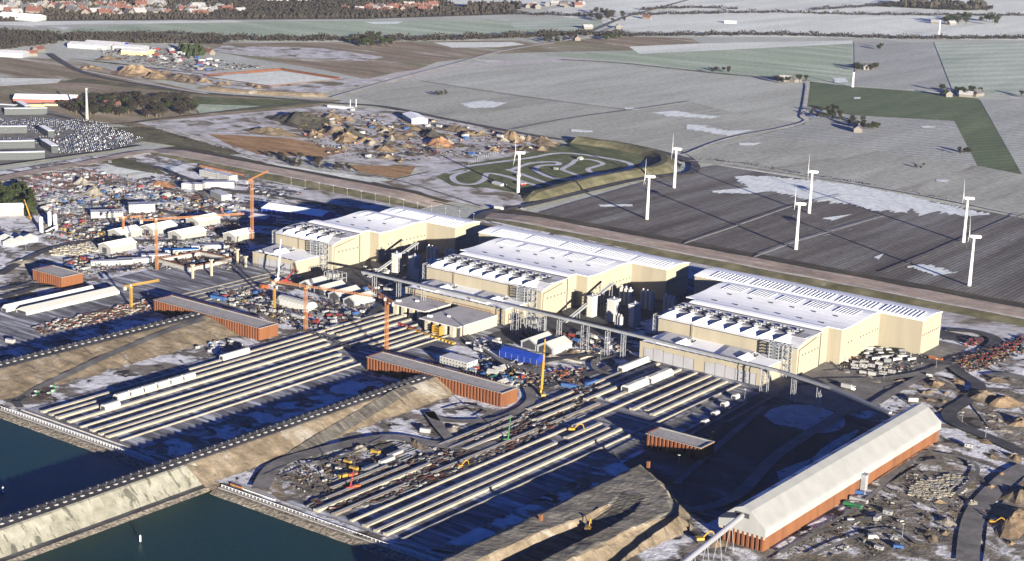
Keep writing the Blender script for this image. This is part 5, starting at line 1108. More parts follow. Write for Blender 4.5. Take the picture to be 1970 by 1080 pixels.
excavator('yellow excavator digging on the dark plateau of the unfinished dam', Z0(1131, 1022, 8.0), 2.0, 1.3)
excavator('yellow excavator on the ramp left of the silver conveyor', Z0(1348, 1042, SITEZ), 0.9, 1.4)
excavator('yellow excavator with bent arm at the right end of the short rusty box', Z0(1364, 850, SITEZ), 1.7, 1.3)
excavator('yellow excavator working between the beams of the right yard', Z0(1102, 830, SITEZ), 0.6, 1.3)
excavator('yellow excavator beside the sand heap at the right edge', Z0(1912, 1008, SITEZ), 0.2, 1.1)
excavator('yellow excavator on the cranes\' service strip of the right yard', Z0(886, 900, SITEZ), 1.2, 1.0)
# =================================================================== prefabs: cars, vans, lorries, containers ...
def shared(name, mb, mats):
    o = mb.build(name, mats); me = o.data; bpy.data.objects.remove(o); return me
def car_mesh(body, kind):
    m = MB()
    if kind == 'car':
        m.box(-2.2, 2.2, -0.88, 0.88, 0.3, 0.85, 0); m.add([(-1.9, -0.82, 0.86), (1.1, -0.82, 0.86), (1.1, 0.82, 0.86), (-1.9, 0.82, 0.86), (-1.5, -0.7, 1.42), (0.4, -0.7, 1.42), (0.4, 0.7, 1.42), (-1.5, 0.7, 1.42)], [(0, 1, 5, 4), (1, 2, 6, 5), (2, 3, 7, 6), (3, 0, 4, 7)], 1); m.box(-1.5, 0.4, -0.7, 0.7, 1.42, 1.47, 0)
        ws = (-1.35, 1.35); r = 0.33
    elif kind == 'van':
        m.add([(-2.8, -1, 0.35), (2.9, -1, 0.35), (2.9, 1, 0.35), (-2.8, 1, 0.35), (-2.8, -1, 2.5), (1.5, -1, 2.5), (1.5, 1, 2.5), (-2.8, 1, 2.5), (2.3, -1, 1.35), (2.3, 1, 1.35), (2.9, -1, 1.1), (2.9, 1, 1.1)], [(3, 2, 1, 0), (4, 5, 6, 7), (0, 1, 10, 8, 5, 4), (2, 3, 7, 6, 9, 11), (3, 0, 4, 7), (1, 2, 11, 10), (10, 11, 9, 8)], 0)
        m.add([(1.53, -0.9, 2.4), (2.28, -0.9, 1.4), (2.28, 0.9, 1.4), (1.53, 0.9, 2.4)], [(0, 1, 2, 3)], 1); ws = (-1.8, 1.9); r = 0.38
    else:
        m.box(-4.6, 1.9, -1.2, 1.2, 1.1, 3.5, 0); m.box(2.2, 4.2, -1.15, 1.15, 0.7, 3.0, 3); m.box(4.21, 4.25, -1.0, 1.0, 1.8, 2.8, 1); m.box(-4.6, 4.0, -0.5, 0.5, 0.6, 1.0, 2); ws = (-3.6, -2.4, 3.1); r = 0.5
    for x in ws:
        for s in (-1, 1): y = s*(0.82 if kind == 'car' else 0.95 if kind == 'van' else 1.05); m.tube((x, y-0.12, r), (x, y+0.12, r), r, 8, 2)
    return m
paint = {k: plain('paint_'+k, c, 0.3, 0.03) for k, c in dict(white=(0.23, 0.23, 0.225), black=(0.015, 0.015, 0.018), grey=(0.10, 0.105, 0.11), blue=(0.03, 0.07, 0.17), red=(0.15, 0.03, 0.024), silver=(0.22, 0.225, 0.23), yellow=(0.24, 0.16, 0.03), green=(0.02, 0.12, 0.045), orange=(0.24, 0.075, 0.025)).items()}
ME = {}
def proto(kind, colr):
    k = (kind, colr)
    if k in ME: return ME[k]
    if kind in ('car', 'van', 'lorry'): me = shared(kind, car_mesh(None, kind), [paint[colr], glass, rubber, whitem])
    elif kind == 'container':
        m = MB(); m.box(-3.03, 3.03, -1.22, 1.22, 0.1, 2.6, 0); 
        for q in range(9): 
            for s in (-1, 1): m.box(-2.8+q*0.66, -2.5+q*0.66, s*1.25-0.03, s*1.25+0.03, 0.25, 2.45, 0)
        m.box(3.03, 3.06, -0.04, 0.04, 0.3, 2.4, 1); m.box(-3.1, -2.95, -1.28, 1.28, 0.05, 2.65, 0); m.box(2.95, 3.1, -1.28, 1.28, 0.05, 2.65, 0); me = shared(kind, m, [paint[colr], dark])
    elif kind == 'long_container':
        m = MB(); m.box(-6.1, 6.1, -1.22, 1.22, 0.1, 2.7, 0)
        for q in range(18):
            for s in (-1, 1): m.box(-5.8+q*0.66, -5.5+q*0.66, s*1.25-0.03, s*1.25+0.03, 0.25, 2.5, 0)
        m.box(6.1, 6.13, -0.04, 0.04, 0.3, 2.4, 1); m.box(-6.15, -6.0, -1.28, 1.28, 0.05, 2.75, 0); m.box(6.0, 6.15, -1.28, 1.28, 0.05, 2.75, 0); me = shared(kind, m, [paint[colr], dark])
    elif kind == 'pallet_stack':
        m = MB(); r = random.Random(hash(colr) % 99 if False else len(colr))
        for q in range(4): m.obox((r.uniform(-1.5, 1.5), r.uniform(-1, 1), 0), r.uniform(1, 2.4), r.uniform(1, 2), r.uniform(0.6, 2), r.uniform(0, 3), q % 2)
        me = shared(kind, m, [paint[colr], concg])
    elif kind == 'bar_bundle':
        m = MB(); r = random.Random(7)
        for q in range(9): a = r.uniform(-0.12, 0.12); y = (q-4)*0.55; m.tube((-5.5+r.uniform(-1, 1), y, 0.3+0.3*(q % 3)), (5.5, y+a*4, 0.3+0.3*(q % 3)), 0.25, 4, q % 2)
        for q in range(3): m.box(-4+q*4, -3.6+q*4, -2.8, 2.8, 0, 0.2, 1)
        me = shared(kind, m, [plain('rust_bars', (0.085, 0.036, 0.024), 0.8) if colr == 'red' else plain('brown_bars', (0.07, 0.045, 0.032), 0.8) if colr == 'black' else steel if colr == 'grey' else paint[colr], dark])
    elif kind == 'machine':
        m = MB(); m.box(-1.7, 1.7, -1, 1, 0.7, 1.6, 0); m.box(-0.6, 0.9, -0.8, 0.8, 1.62, 2.6, 1); m.tube((1.2, 0, 1.5), (3.8, 0, 3.0), 0.22, 5, 0); m.box(3.4, 4.2, -0.9, 0.9, 2.4, 2.9, 0)
        for x in (-1.1, 1.1):
            for s in (-1, 1): m.tube((x, s-0.2, 0.6), (x, s+0.2, 0.6), 0.6, 8, 2)
        me = shared(kind, m, [paint[colr], glass, rubber])
    elif kind == 'cabin':
        m = MB(); m.box(-3, 3, -1.22, 1.22, 0.15, 2.7, 0); m.box(-3.06, 3.06, -1.28, 1.28, 2.7, 2.85, 0); m.box(-2.2, -1.2, -1.26, -1.22, 1.1, 2.1, 1); m.box(0.8, 1.8, -1.26, -1.22, 1.1, 2.1, 1); m.box(3.0, 3.04, -0.4, 0.4, 0.2, 2.2, 1); me = shared(kind, m, [paint[colr], cabw])
    elif kind == 'block_stack':
        m = MB(); r = random.Random(3)
        for q in range(7): m.obox((r.uniform(-2.5, 2.5), r.uniform(-2, 2), 0), r.uniform(1.6, 3.2), r.uniform(1.2, 2), r.uniform(0.7, 1.6), r.uniform(-0.4, 0.4), 0)
        me = shared(kind, m, [concm if colr == 'white' else concg])
    elif kind == 'small_tent':
        m = MB(); m.xprism([(-3, 0), (3, 0), (3, 2.6), (0, 4.6), (-3, 2.6)], -4.5, 4.5, 0); m.add([(-4.55, -1.5, 0.1), (-4.55, 1.5, 0.1), (-4.55, 1.5, 2.4), (-4.55, -1.5, 2.4)], [(0, 1, 2, 3)], 1); me = shared(kind, m, [paint[colr], dark])
    ME[k] = me; return me
NM = dict(car=('parked_car', 'car'), van=('van', 'van'), lorry=('lorry', 'lorry'), container=('container', 'container'), long_container=('container', 'container'), pallet_stack=('material_stack', 'material stack'), bar_bundle=('steel_bundle', 'steel bundle'), machine=('telehandler', 'telehandler'), cabin=('site_cabin', 'cabin'), block_stack=('concrete_block_stack', 'concrete blocks'), small_tent=('small_tent', 'tent'))
WD = dict(car='%s car', van='%s van', lorry='%s box lorry', container='short %s container', long_container='long %s container', pallet_stack='%s stack of site material', bar_bundle='bundle of %s steel bars', machine='%s telehandler', cabin='%s site cabin', block_stack='stack of pale concrete blocks', small_tent='small %s tent')
CN = {('bar_bundle', 'red'): 'rust-red', ('bar_bundle', 'black'): 'dark brown', ('bar_bundle', 'grey'): 'grey', ('block_stack', 'grey'): 'grey'}
def put(kind, colr, p, a, where, grp=None, sc=1.0, z=None):
    nm, cat = NM[kind]; o = bpy.data.objects.new(nm, proto(kind, colr)); COL.objects.link(o)
    o.location = (p[0], p[1], SITEZ if z is None else z); o.rotation_euler = (0, 0, a); o.scale = (sc, sc, sc)
    wd = WD[kind]; cn = CN.get((kind, colr), colr)
    lab = (wd % cn if '%s' in wd else wd)+' '+where
    o['label'] = lab; o['category'] = cat; o['group'] = grp or (lab+' group')[:80]
    return o
# =================================================================== loose items, zone by zone
occ = []
def free(p, d):
    for q in occ:
        if abs(q[0]-p.x) < d and abs(q[1]-p.y) < d and (q[0]-p.x)**2+(q[1]-p.y)**2 < d*d: return False
    return True
def rndin(poly, rnd):
    xs = [q[0] for q in poly]; ys = [q[1] for q in poly]
    while True:
        u, v = rnd.uniform(min(xs), max(xs)), rnd.uniform(min(ys), max(ys))
        if inpoly((u, v), poly): return u, v
def scatter(seed, poly, n, mix, where, gap=5.0, ang=None, sc=1.0, near=None):
    if seed < 39: n = int(n*1.3); gap *= 0.8; mix = [(k, c, w_*(0.55 if k == 'bar_bundle' else 1)) for k, c, w_ in mix]
    rnd = random.Random(seed); tot = sum(w for _, _, w in mix); k = 0; tries = 0
    while k < n and tries < n*14:
        tries += 1; u, v = rndin(poly, rnd); p = P(u, v, SITEZ)
        if not free(p, gap): continue
        r = rnd.uniform(0, tot); 
        for kind, colr, w in mix:
            r -= w
            if r <= 0: break
        a = rnd.choice([0, A90])+rnd.gauss(0, 0.03) if ang is None else ang+rnd.gauss(0, 0.05)+(math.pi if rnd.random() < .5 else 0)
        if kind in ('long_container',) and ang is None: a = rnd.choice([0, A90])
        if near: wh = min(near, key=lambda q: (q[0]-u)**2+4*(q[1]-v)**2)[2]
        else: wh = where
        put(kind, colr, p, a, wh, sc=sc*rnd.uniform(0.92, 1.1)); occ.append((p.x, p.y)); k += 1
def rows(seed, poly, dx, dy, mix, where, fill=0.85, ang=0.0, rot=0.0, lim=150):
    """regular parking rows inside a photo outline (world-aligned grid turned by rot)"""
    rnd = random.Random(seed); W = [P(u, v) for u, v in poly]; ca, sa = math.cos(rot), math.sin(rot)
    L = [(q.x*ca+q.y*sa, -q.x*sa+q.y*ca) for q in W]; tot = sum(w for _, _, w in mix); k = 0
    y = min(q[1] for q in L)
    while y < max(q[1] for q in L):
        x = min(q[0] for q in L)
        while x < max(q[0] for q in L):
            if inpoly((x, y), L) and rnd.random() < fill and k < lim:
                r = rnd.uniform(0, tot)
                for kind, colr, w in mix:
                    r -= w
                    if r <= 0: break
                put(kind, colr, (x*ca-y*sa, x*sa+y*ca), rot+ang+rnd.gauss(0, .02), where); k += 1
            x += dx
        y += dy
cars = [('car', 'black', 6), ('car', 'grey', 5), ('car', 'white', 2), ('car', 'silver', 2), ('car', 'blue', 1), ('car', 'red', 0.6), ('van', 'white', 1.6)]
rows(1, [(75, 240), (165, 238), (268, 268), (215, 287), (110, 298), (80, 285), (70, 262)], 4.4, 13, cars, 'in the big car park among the dark dormitories', 0.66, A90, 0.95, 190)
rows(2, [(478, 348), (520, 352), (585, 372), (575, 380), (500, 383), (478, 372)], 3.4, 12, cars, 'in the car park left of the long dark blue hall', 0.9, A90, 0.25, 70)
rows(3, [(255, 425), (340, 408), (378, 420), (335, 440), (262, 445)], 4.2, 12, cars+[('machine', 'yellow', 2), ('van', 'white', 3)], 'in the vehicle park below the tall office block', 0.75, A90, 0.1, 46)
rows(4, [(283, 345), (330, 338), (378, 350), (330, 360)], 4.5, 14, cars, 'beside the white angled accommodation block', 0.7, A90, 0.4, 22)
rows(14, [(430, 390), (480, 384), (540, 392), (480, 402)], 4.5, 14, cars, 'by the road below the long dark blue hall', 0.7, A90, 0.2, 24)
junk = [('container', 'white', 2), ('container', 'grey', 2), ('cabin', 'grey', 1.5), ('container', 'blue', 1), ('container', 'red', 1.2), ('pallet_stack', 'white', 1.2), ('pallet_stack', 'grey', 1.3), ('bar_bundle', 'red', 4), ('bar_bundle', 'grey', 2), ('pallet_stack', 'yellow', 0.8), ('machine', 'yellow', 0.7), ('pallet_stack', 'red', 1.5), ('block_stack', 'white', 1.2), ('cabin', 'white', 1.2), ('van', 'white', 1)]
scatter(21, [(15, 352), (140, 328), (205, 332), (235, 352), (150, 362), (60, 372)], 46, [('bar_bundle', 'red', 6), ('bar_bundle', 'black', 2), ('pallet_stack', 'red', 1.5), ('container', 'white', 1.2), ('machine', 'red', 1), ('pallet_stack', 'white', 1)], 'in the rust-coloured steel store below the dyke', 9)
scatter(22, [(60, 380), (160, 362), (300, 355), (330, 378), (250, 400), (150, 412), (70, 405)], 78, junk+[('small_tent', 'white', 1), ('machine', 'green', .4)], '', 8, near=[(85, 395, 'in the storage yard next to the evergreens'), (150, 380, 'in the storage yard by the pointed gravel heap'), (225, 365, 'in the storage yard below the rust-coloured steel'), (290, 365, 'in the storage yard towards the accommodation block'), (200, 395, 'in the storage yard behind the long office block')])
scatter(23, [(270, 378), (330, 372), (400, 385), (470, 402), (440, 420), (340, 405)], 34, junk, 'in the yard right of the tall office block', 9)
scatter(24, [(115, 430), (165, 425), (235, 440), (190, 460), (110, 462)], 26, [('machine', 'yellow', 3), ('container', 'yellow', 2), ('pallet_stack', 'yellow', 2)]+junk, 'right of the small cement silos', 8)
scatter(25, [(100, 480), (180, 468), (205, 476), (160, 492), (105, 492)], 28, [('block_stack', 'white', 5), ('bar_bundle', 'grey', 1), ('block_stack', 'grey', 2)], 'in the row of concrete pieces left of the storage halls', 7)
scatter(26, [(400, 440), (470, 430), (480, 455), (430, 455)], 20, [('pallet_stack', 'red', 4), ('bar_bundle', 'red', 3), ('pallet_stack', 'white', 1.6)], 'between the grey storage halls and the tallest crane', 7)
scatter(27, [(130, 498), (220, 500), (200, 520), (130, 520)], 18, junk, 'below the lowest grey storage hall', 8)
scatter(28, [(290, 470), (400, 466), (470, 480), (440, 497), (330, 486)], 40, [('pallet_stack', 'white', 1.6), ('bar_bundle', 'grey', 2), ('container', 'white', 2), ('pallet_stack', 'blue', 2), ('bar_bundle', 'black', 2)], 'by the chain of pale cabins behind the concrete columns', 8)
scatter(29, [(320, 505), (385, 498), (430, 507), (370, 522)], 24, [('bar_bundle', 'black', 4), ('bar_bundle', 'red', 2), ('pallet_stack', 'blue', 1)], 'inside the red-railed formwork structure', 7)
scatter(30, [(90, 622), (200, 598), (285, 575), (288, 592), (200, 618), (110, 638)], 64, [('bar_bundle', 'red', 5), ('pallet_stack', 'red', 2), ('pallet_stack', 'white', 1.2), ('bar_bundle', 'black', 2), ('block_stack', 'white', 1)], '', 6, ang=A90, near=[(110, 628, 'at the left end of the rust heaps'), (190, 605, 'in the middle of the rust heaps by the beams'), (250, 590, 'at the small yellow crane on the rust heaps')])
scatter(31, [(400, 570), (500, 560), (560, 620), (470, 600)], 26, junk+[('container', 'blue', 2)], 'between the left factory and the white arched tent', 9)
scatter(32, [(585, 600), (700, 600), (680, 622), (620, 640)], 20, junk+[('machine', 'orange', 2)], 'in the yard above the middle casting beams', 9)
scatter(33, [(870, 715), (935, 700), (1000, 720), (1010, 745), (985, 745), (900, 722)], 38, junk+[('container', 'green', 1), ('container', 'blue', 1), ('small_tent', 'white', 1.5), ('machine', 'yellow', 1)], 'between the long rusty wall and the bright blue hall', 7)
scatter(34, [(1060, 715), (1125, 710), (1110, 735), (1070, 740)], 16, [('machine', 'orange', 3), ('pallet_stack', 'red', 2), ('bar_bundle', 'red', 2)], 'on the snowy plot right of the yellow mobile crane', 7)
scatter(35, [(905, 660), (960, 655), (960, 672), (920, 680)], 10, [('lorry', 'white', 3), ('van', 'white', 2), ('machine', 'white', 1)], 'in the shade beside the nearer concrete box', 11)
scatter(36, [(1030, 660), (1120, 640), (1200, 660), (1200, 680), (1120, 665)], 22, junk+[('lorry', 'white', 2)], 'under the long belt gallery', 10)
scatter(37, [(690, 555), (760, 545), (770, 560), (700, 570)], 14, junk+[('lorry', 'white', 2), ('machine', 'red', 1)], 'beside the left transfer tower', 10)
scatter(38, [(690, 510), (800, 515), (800, 545), (700, 540)], 12, [('container', 'white', 1), ('pallet_stack', 'grey', 1.3), ('lorry', 'white', 1)], 'at the foot of the left mixing towers', 10)
scatter(39, [(600, 965), (720, 920), (860, 868), (960, 810), (1060, 770), (1110, 770), (1040, 830), (930, 890), (780, 950), (640, 985)], 150, [('bar_bundle', 'red', 4), ('bar_bundle', 'grey', 6), ('pallet_stack', 'white', 1.2), ('bar_bundle', 'black', 6), ('pallet_stack', 'red', .6), ('pallet_stack', 'grey', 2), ('machine', 'orange', .3), ('block_stack', 'grey', 1)], '', 5.2, ang=A90, near=[(674, 948, 'by the red crawler crane'), (600, 970, 'at the sea wall end of the steel racks'), (760, 930, 'on the racks below the three long containers'), (886, 900, 'round the excavator on the racks'), (977, 855, 'round the small green piling rig'), (1102, 830, 'by the excavator between the beams'), (930, 830, 'on the racks below the round stone heap'), (1060, 780, 'on the racks below the yellow mobile crane'), (830, 905, 'in the middle of the steel racks')])
scatter(40, [(595, 905), (720, 870), (760, 880), (700, 915), (610, 930)], 16, [('container', 'yellow', 2), ('pallet_stack', 'white', 1.2), ('pallet_stack', 'grey', 1.3), ('bar_bundle', 'red', 2)], 'on the sandy strip above the red crawler crane', 9)
scatter(41, [(370, 668), (440, 655), (470, 668), (420, 680)], 16, [('machine', 'red', 2), ('pallet_stack', 'white', 1.2), ('pallet_stack', 'grey', 1.3), ('pallet_stack', 'blue', 1)], 'on the flat ground below the middle rusty wall', 7)
scatter(42, [(60, 752), (105, 742), (115, 755), (70, 770)], 12, [('pallet_stack', 'green', 3), ('bar_bundle', 'black', 2)], 'on the dark ramp bend, lower left', 6)
scatter(43, [(1755, 935), (1830, 915), (1868, 925), (1850, 948), (1790, 965), (1752, 955)], 64, [('block_stack', 'white', 5), ('block_stack', 'grey', 1)], 'in the heap of concrete pieces right of the long shed', 3.4, sc=0.9)
scatter(44, [(1645, 700), (1700, 700), (1722, 716), (1680, 728), (1640, 712)], 26, [('cabin', 'white', 5), ('block_stack', 'white', 2)], 'in the white-roofed cabin group before the right factory', 7.5, ang=0.1)
scatter(45, [(1672, 672), (1735, 676), (1760, 694), (1710, 700), (1660, 688)], 26, [('van', 'white', 3), ('cabin', 'grey', 3), ('lorry', 'white', 1)], 'parked against the wall of the right factory', 6.5, ang=0.9)
scatter(46, [(1830, 700), (1900, 676), (1970, 650), (1975, 668), (1905, 692), (1850, 712)], 44, [('machine', 'red', 6), ('machine', 'orange', 3), ('car', 'white', 2), ('machine', 'yellow', 2)], 'in the long line of red machines at the right edge', 6)
scatter(47, [(1850, 655), (1880, 652), (1885, 665), (1855, 668)], 8, [('machine', 'red', 3), ('pallet_stack', 'red', 1)], 'on the snowy plot right of the factory corner', 6)
scatter(48, [(1595, 680), (1640, 675), (1650, 695), (1610, 700)], 9, [('lorry', 'white', 1), ('container', 'white', 1), ('machine', 'orange', 1), ('pallet_stack', 'grey', 1.3)], 'in the corner niche of the right factory', 8)
scatter(49, [(1600, 1000), (1700, 985), (1760, 1010), (1700, 1060), (1600, 1060)], 18, [('pallet_stack', 'grey', 2), ('block_stack', 'grey', 2), ('bar_bundle', 'black', 2), ('cabin', 'white', 1)], 'on the muddy ground below the long shed', 12)
scatter(50, [(530, 232), (640, 207), (860, 232), (1080, 280), (1000, 300), (760, 315), (640, 300)], 60, [('pallet_stack', 'grey', 2), ('machine', 'yellow', 2), ('container', 'blue', 2), ('lorry', 'white', 1.5), ('bar_bundle', 'red', 3), ('container', 'white', 2), ('pallet_stack', 'red', 2)], 'among the gravel heaps beside the kart track', 14, sc=1.4)
scatter(51, [(240, 105), (330, 118), (400, 140), (430, 120), (340, 95), (200, 88)], 60, [('car', 'white', 2), ('container', 'blue', 1), ('lorry', 'white', 2), ('container', 'red', 1), ('container', 'grey', 2), ('cabin', 'white', 2)], 'on the far trading estate', 14, sc=1.6, near=[(240, 100, 'on the far trading estate near the blue-walled warehouse'), (330, 115, 'on the far trading estate by the yellow hall'), (410, 130, 'between the trading estate and the rusty pit')])
scatter(52, [(1100, 318), (1120, 305), (1040, 340), (940, 350)], 3, [('cabin', 'white', 1), ('small_tent', 'white', 1)], 'inside the kart track', 12)
scatter(53, [(630, 905), (760, 860), (1000, 830), (1090, 790), (1120, 800), (1000, 870), (860, 920), (760, 965), (650, 985)], 30, [('pallet_stack', 'grey', 2), ('bar_bundle', 'grey', 4), ('bar_bundle', 'red', 2)], '', 4.6, ang=A90, near=[(674, 948, 'by the red crawler crane'), (600, 970, 'at the sea wall end of the steel racks'), (760, 930, 'on the racks below the three long containers'), (886, 900, 'round the excavator on the racks'), (977, 855, 'round the small green piling rig'), (1102, 830, 'by the excavator between the beams'), (930, 830, 'on the racks below the round stone heap'), (1060, 780, 'on the racks below the yellow mobile crane'), (830, 905, 'in the middle of the steel racks')])
for sd, px, l in ((71, [(75, 385), (140, 375), (150, 385), (85, 397)], 'in neat rows in the storage yard, nearest the evergreens'), (72, [(150, 368), (215, 360), (225, 370), (160, 380)], 'in neat rows in the upper storage yard'), (73, [(235, 378), (300, 366), (315, 378), (250, 392)], 'in neat rows above the tall office block'), (74, [(285, 392), (350, 388), (365, 402), (300, 408)], 'in neat rows right of the tall office block'), (75, [(110, 402), (180, 396), (190, 408), (120, 416)], 'in neat rows above the small cement silos'), (76, [(340, 470), (420, 462), (440, 474), (360, 484)], 'in neat rows behind the concrete columns')):
    rows(sd, px, 7.0, 6.5, [('cabin', 'white', 3), ('container', 'grey', 2), ('container', 'white', 1), ('cabin', 'grey', 2)], l, 0.85, 0.0, 0.0, 26)
# singled-out vehicles and containers
def one(kind, colr, u, v, a, where, sc=1.0, z=None):
    o = put(kind, colr, P(u, v, SITEZ if z is None else z), a, where, sc=sc, z=z); del o['group']; return o
one('long_container', 'green', 1640, 976, 0.0, 'standing before the rusty wall of the long shed, nearer of two'); one('long_container', 'white', 1652, 966, 0.0, 'standing before the rusty wall of the long shed, behind the green one')
one('van', 'white', 1679, 1037, 0.8, 'parked on the mud below the long shed, lower one', 1.25); one('van', 'white', 1637, 1004, 0.8, 'parked on the mud below the long shed, just right of the containers'); one('container', 'blue', 1653, 951, 0.3, 'tucked beside the steel stair of the long shed')
one('container', 'blue', 1728, 1056, 0.5, 'at the lower edge under a lamp post'); one('long_container', 'orange', 1800, 693, -0.1, 'on the asphalt before the right factory corner', 1.0); one('lorry', 'white', 1632, 750, 0.0, 'on the road below the cabin group, seen side-on', 1.3)
one('van', 'white', 1788, 725, 0.4, 'alone at the road junction'); one('car', 'white', 1841, 697, 0.2, 'at the start of the line of red machines', 1.3); one('container', 'white', 1756, 773, 0.7, 'at the far gable of the long shed', 1.3)
one('cabin', 'white', 1864, 861, 0.2, 'on the snow below the bend of the road'); one('car', 'white', 1806, 858, 1.2, 'by the far corner of the long shed')
for (u, v, c, wh) in ((744, 890, 'white', 'on the sandy strip, nearest the stone heap'), (712, 904, 'grey', 'on the sandy strip, middle of three'), (760, 878, 'white', 'on the sandy strip, farthest right of three')): one('long_container', c, u, v, A90, wh, 1.15)
one('container', 'white', 818, 832, 0.4, 'on the gravel beside the round stone circle', 1.2); one('container', 'yellow', 660, 920, 1.3, 'beside the yellow skips above the red crawler crane', 1.1); one('container', 'orange', 678, 918, 1.3, 'right of the yellow container above the red crawler crane', 1.1)
one('small_tent', 'white', 948, 721, 0.3, 'nearest the long rusty wall, left one'); one('small_tent', 'white', 958, 716, 0.3, 'nearest the long rusty wall, right one'); one('container', 'blue', 972, 728, 0.3, 'between the small white tents and the green container'); one('container', 'green', 985, 732, 0.6, 'left of the foot of the yellow mobile crane')
one('long_container', 'blue', 1138, 740, A90-.1, 'lying across the ends of the right beams', 1.1); one('long_container', 'blue', 420, 577, 0.2, 'at the head of the left rusty wall, bright against the shade', 1.3); one('long_container', 'blue', 1094, 745, 0.3, 'beside the orange machine above the right beams', 1.0)
one('container', 'orange', 508, 555, 0.2, 'with a white end, left of the small yellow crane', 1.4); one('long_container', 'white', 558, 607, -0.1, 'in front of the white arched tent, left one', 1.1); one('long_container', 'white', 575, 612, -0.1, 'in front of the white arched tent, right one', 1.1)
one('container', 'orange', 684, 940, 1.2, 'among the racks right of the red crawler crane', 1.0); one('container', 'white', 20, 660, 0.2, 'on the shaded strip at the left edge', 1.3); one('van', 'white', 783, 724, 0.4, 'where the dam meets the long rusty wall', 1.1)
# white telehandlers etc on roads near the centre
for i, (u, v) in enumerate(((935, 693), (903, 664), (985, 700), (1001, 704))): one('van' if i % 2 else 'machine', 'white', u, v, 0.6*i, ['on the asphalt above the site cabins', 'beside the open corner of the concrete box', 'parked along the bright blue hall, left one', 'parked along the bright blue hall, right one'][i], 1.1)
# skips / vehicles on the dyke road junction
one('lorry', 'white', 960, 404, 0.3, 'at the road junction on the dyke, left one', 1.3); one('car', 'white', 1006, 403, 0.3, 'at the road junction on the dyke, right one', 1.5); one('car', 'grey', 1310, 318, 2.0, 'on the bend of the road behind the kart track', 1.3)
# =================================================================== sand and gravel heaps
hm = {}
def heap(label, p, rx, ry, h, a, mt, seed, nm='sand_heap', cat='sand heap', flat=0.0):
    if p.x > -700 and nm == 'sand_heap': h *= 0.62; rx *= 1.15; ry *= 1.15
    rnd = random.Random(seed); m = MB((p.x, p.y, SITEZ-0.05)); N = 20; Rn = 7; vs = [(p.x, p.y, SITEZ+h)]; ph = [rnd.uniform(0, 6.28) for _ in range(6)]
    ca, sa = math.cos(a), math.sin(a)
    for r in range(1, Rn+1):
        f = r/Rn
        for i in range(N):
            t = 2*math.pi*i/N; k = 1+0.20*math.sin(2*t+ph[0])+0.13*math.sin(3*t+ph[1])+0.08*math.sin(5*t+ph[2])
            x, y = rx*f*k*math.cos(t), ry*f*k*math.sin(t); g = max(0, f-flat)/(1-flat)
            z = h*(0.5+0.5*math.cos(math.pi*min(1, g)**0.8))*(1+0.28*math.sin(3*t+ph[3]+4*f)*f+0.2*math.sin(2*t+ph[4]))+rnd.uniform(-.10, .10)*h*(1-f)
            if r == Rn: z = -0.05
            if r < Rn: z += h*0.35*mn.noise(Vector(((p.x+x)*0.09, (p.y+y)*0.09, seed)))
            vs.append((p.x+x*ca-y*sa, p.y+x*sa+y*ca, SITEZ+max(z, -0.05)))
    fs = [(0, 1+i, 1+(i+1) % N) for i in range(N)]
    for r in range(Rn-1):
        for i in range(N): a0 = 1+r*N+i; a1 = 1+r*N+(i+1) % N; fs.append((a0, a0+N, a1+N, a1))
    m.add(vs, fs); o = m.build(nm, mt); tag(o, label, cat); return o
h_brown = ground('heap_brown_earth', [(0.3, (0.09, 0.07, 0.045)), (0.7, (0.18, 0.14, 0.10))], 0.08, bump=0.9)
h_sand = ground('heap_sand', [(0.3, (0.14, 0.10, 0.06)), (0.7, (0.225, 0.165, 0.105))], 0.08, bump=0.7)
h_or = ground('heap_orange_brick', [(0.3, (0.19, 0.095, 0.05)), (0.7, (0.27, 0.15, 0.085))], 0.08, bump=0.7)
h_dark = ground('heap_dark_earth', [(0.3, (0.03, 0.028, 0.022)), (0.7, (0.075, 0.07, 0.055))], 0.08, bump=0.9)
h_grey = ground('heap_grey_stone', [(0.3, (0.16, 0.145, 0.12)), (0.7, (0.30, 0.27, 0.22))], 0.2, bump=1.0)
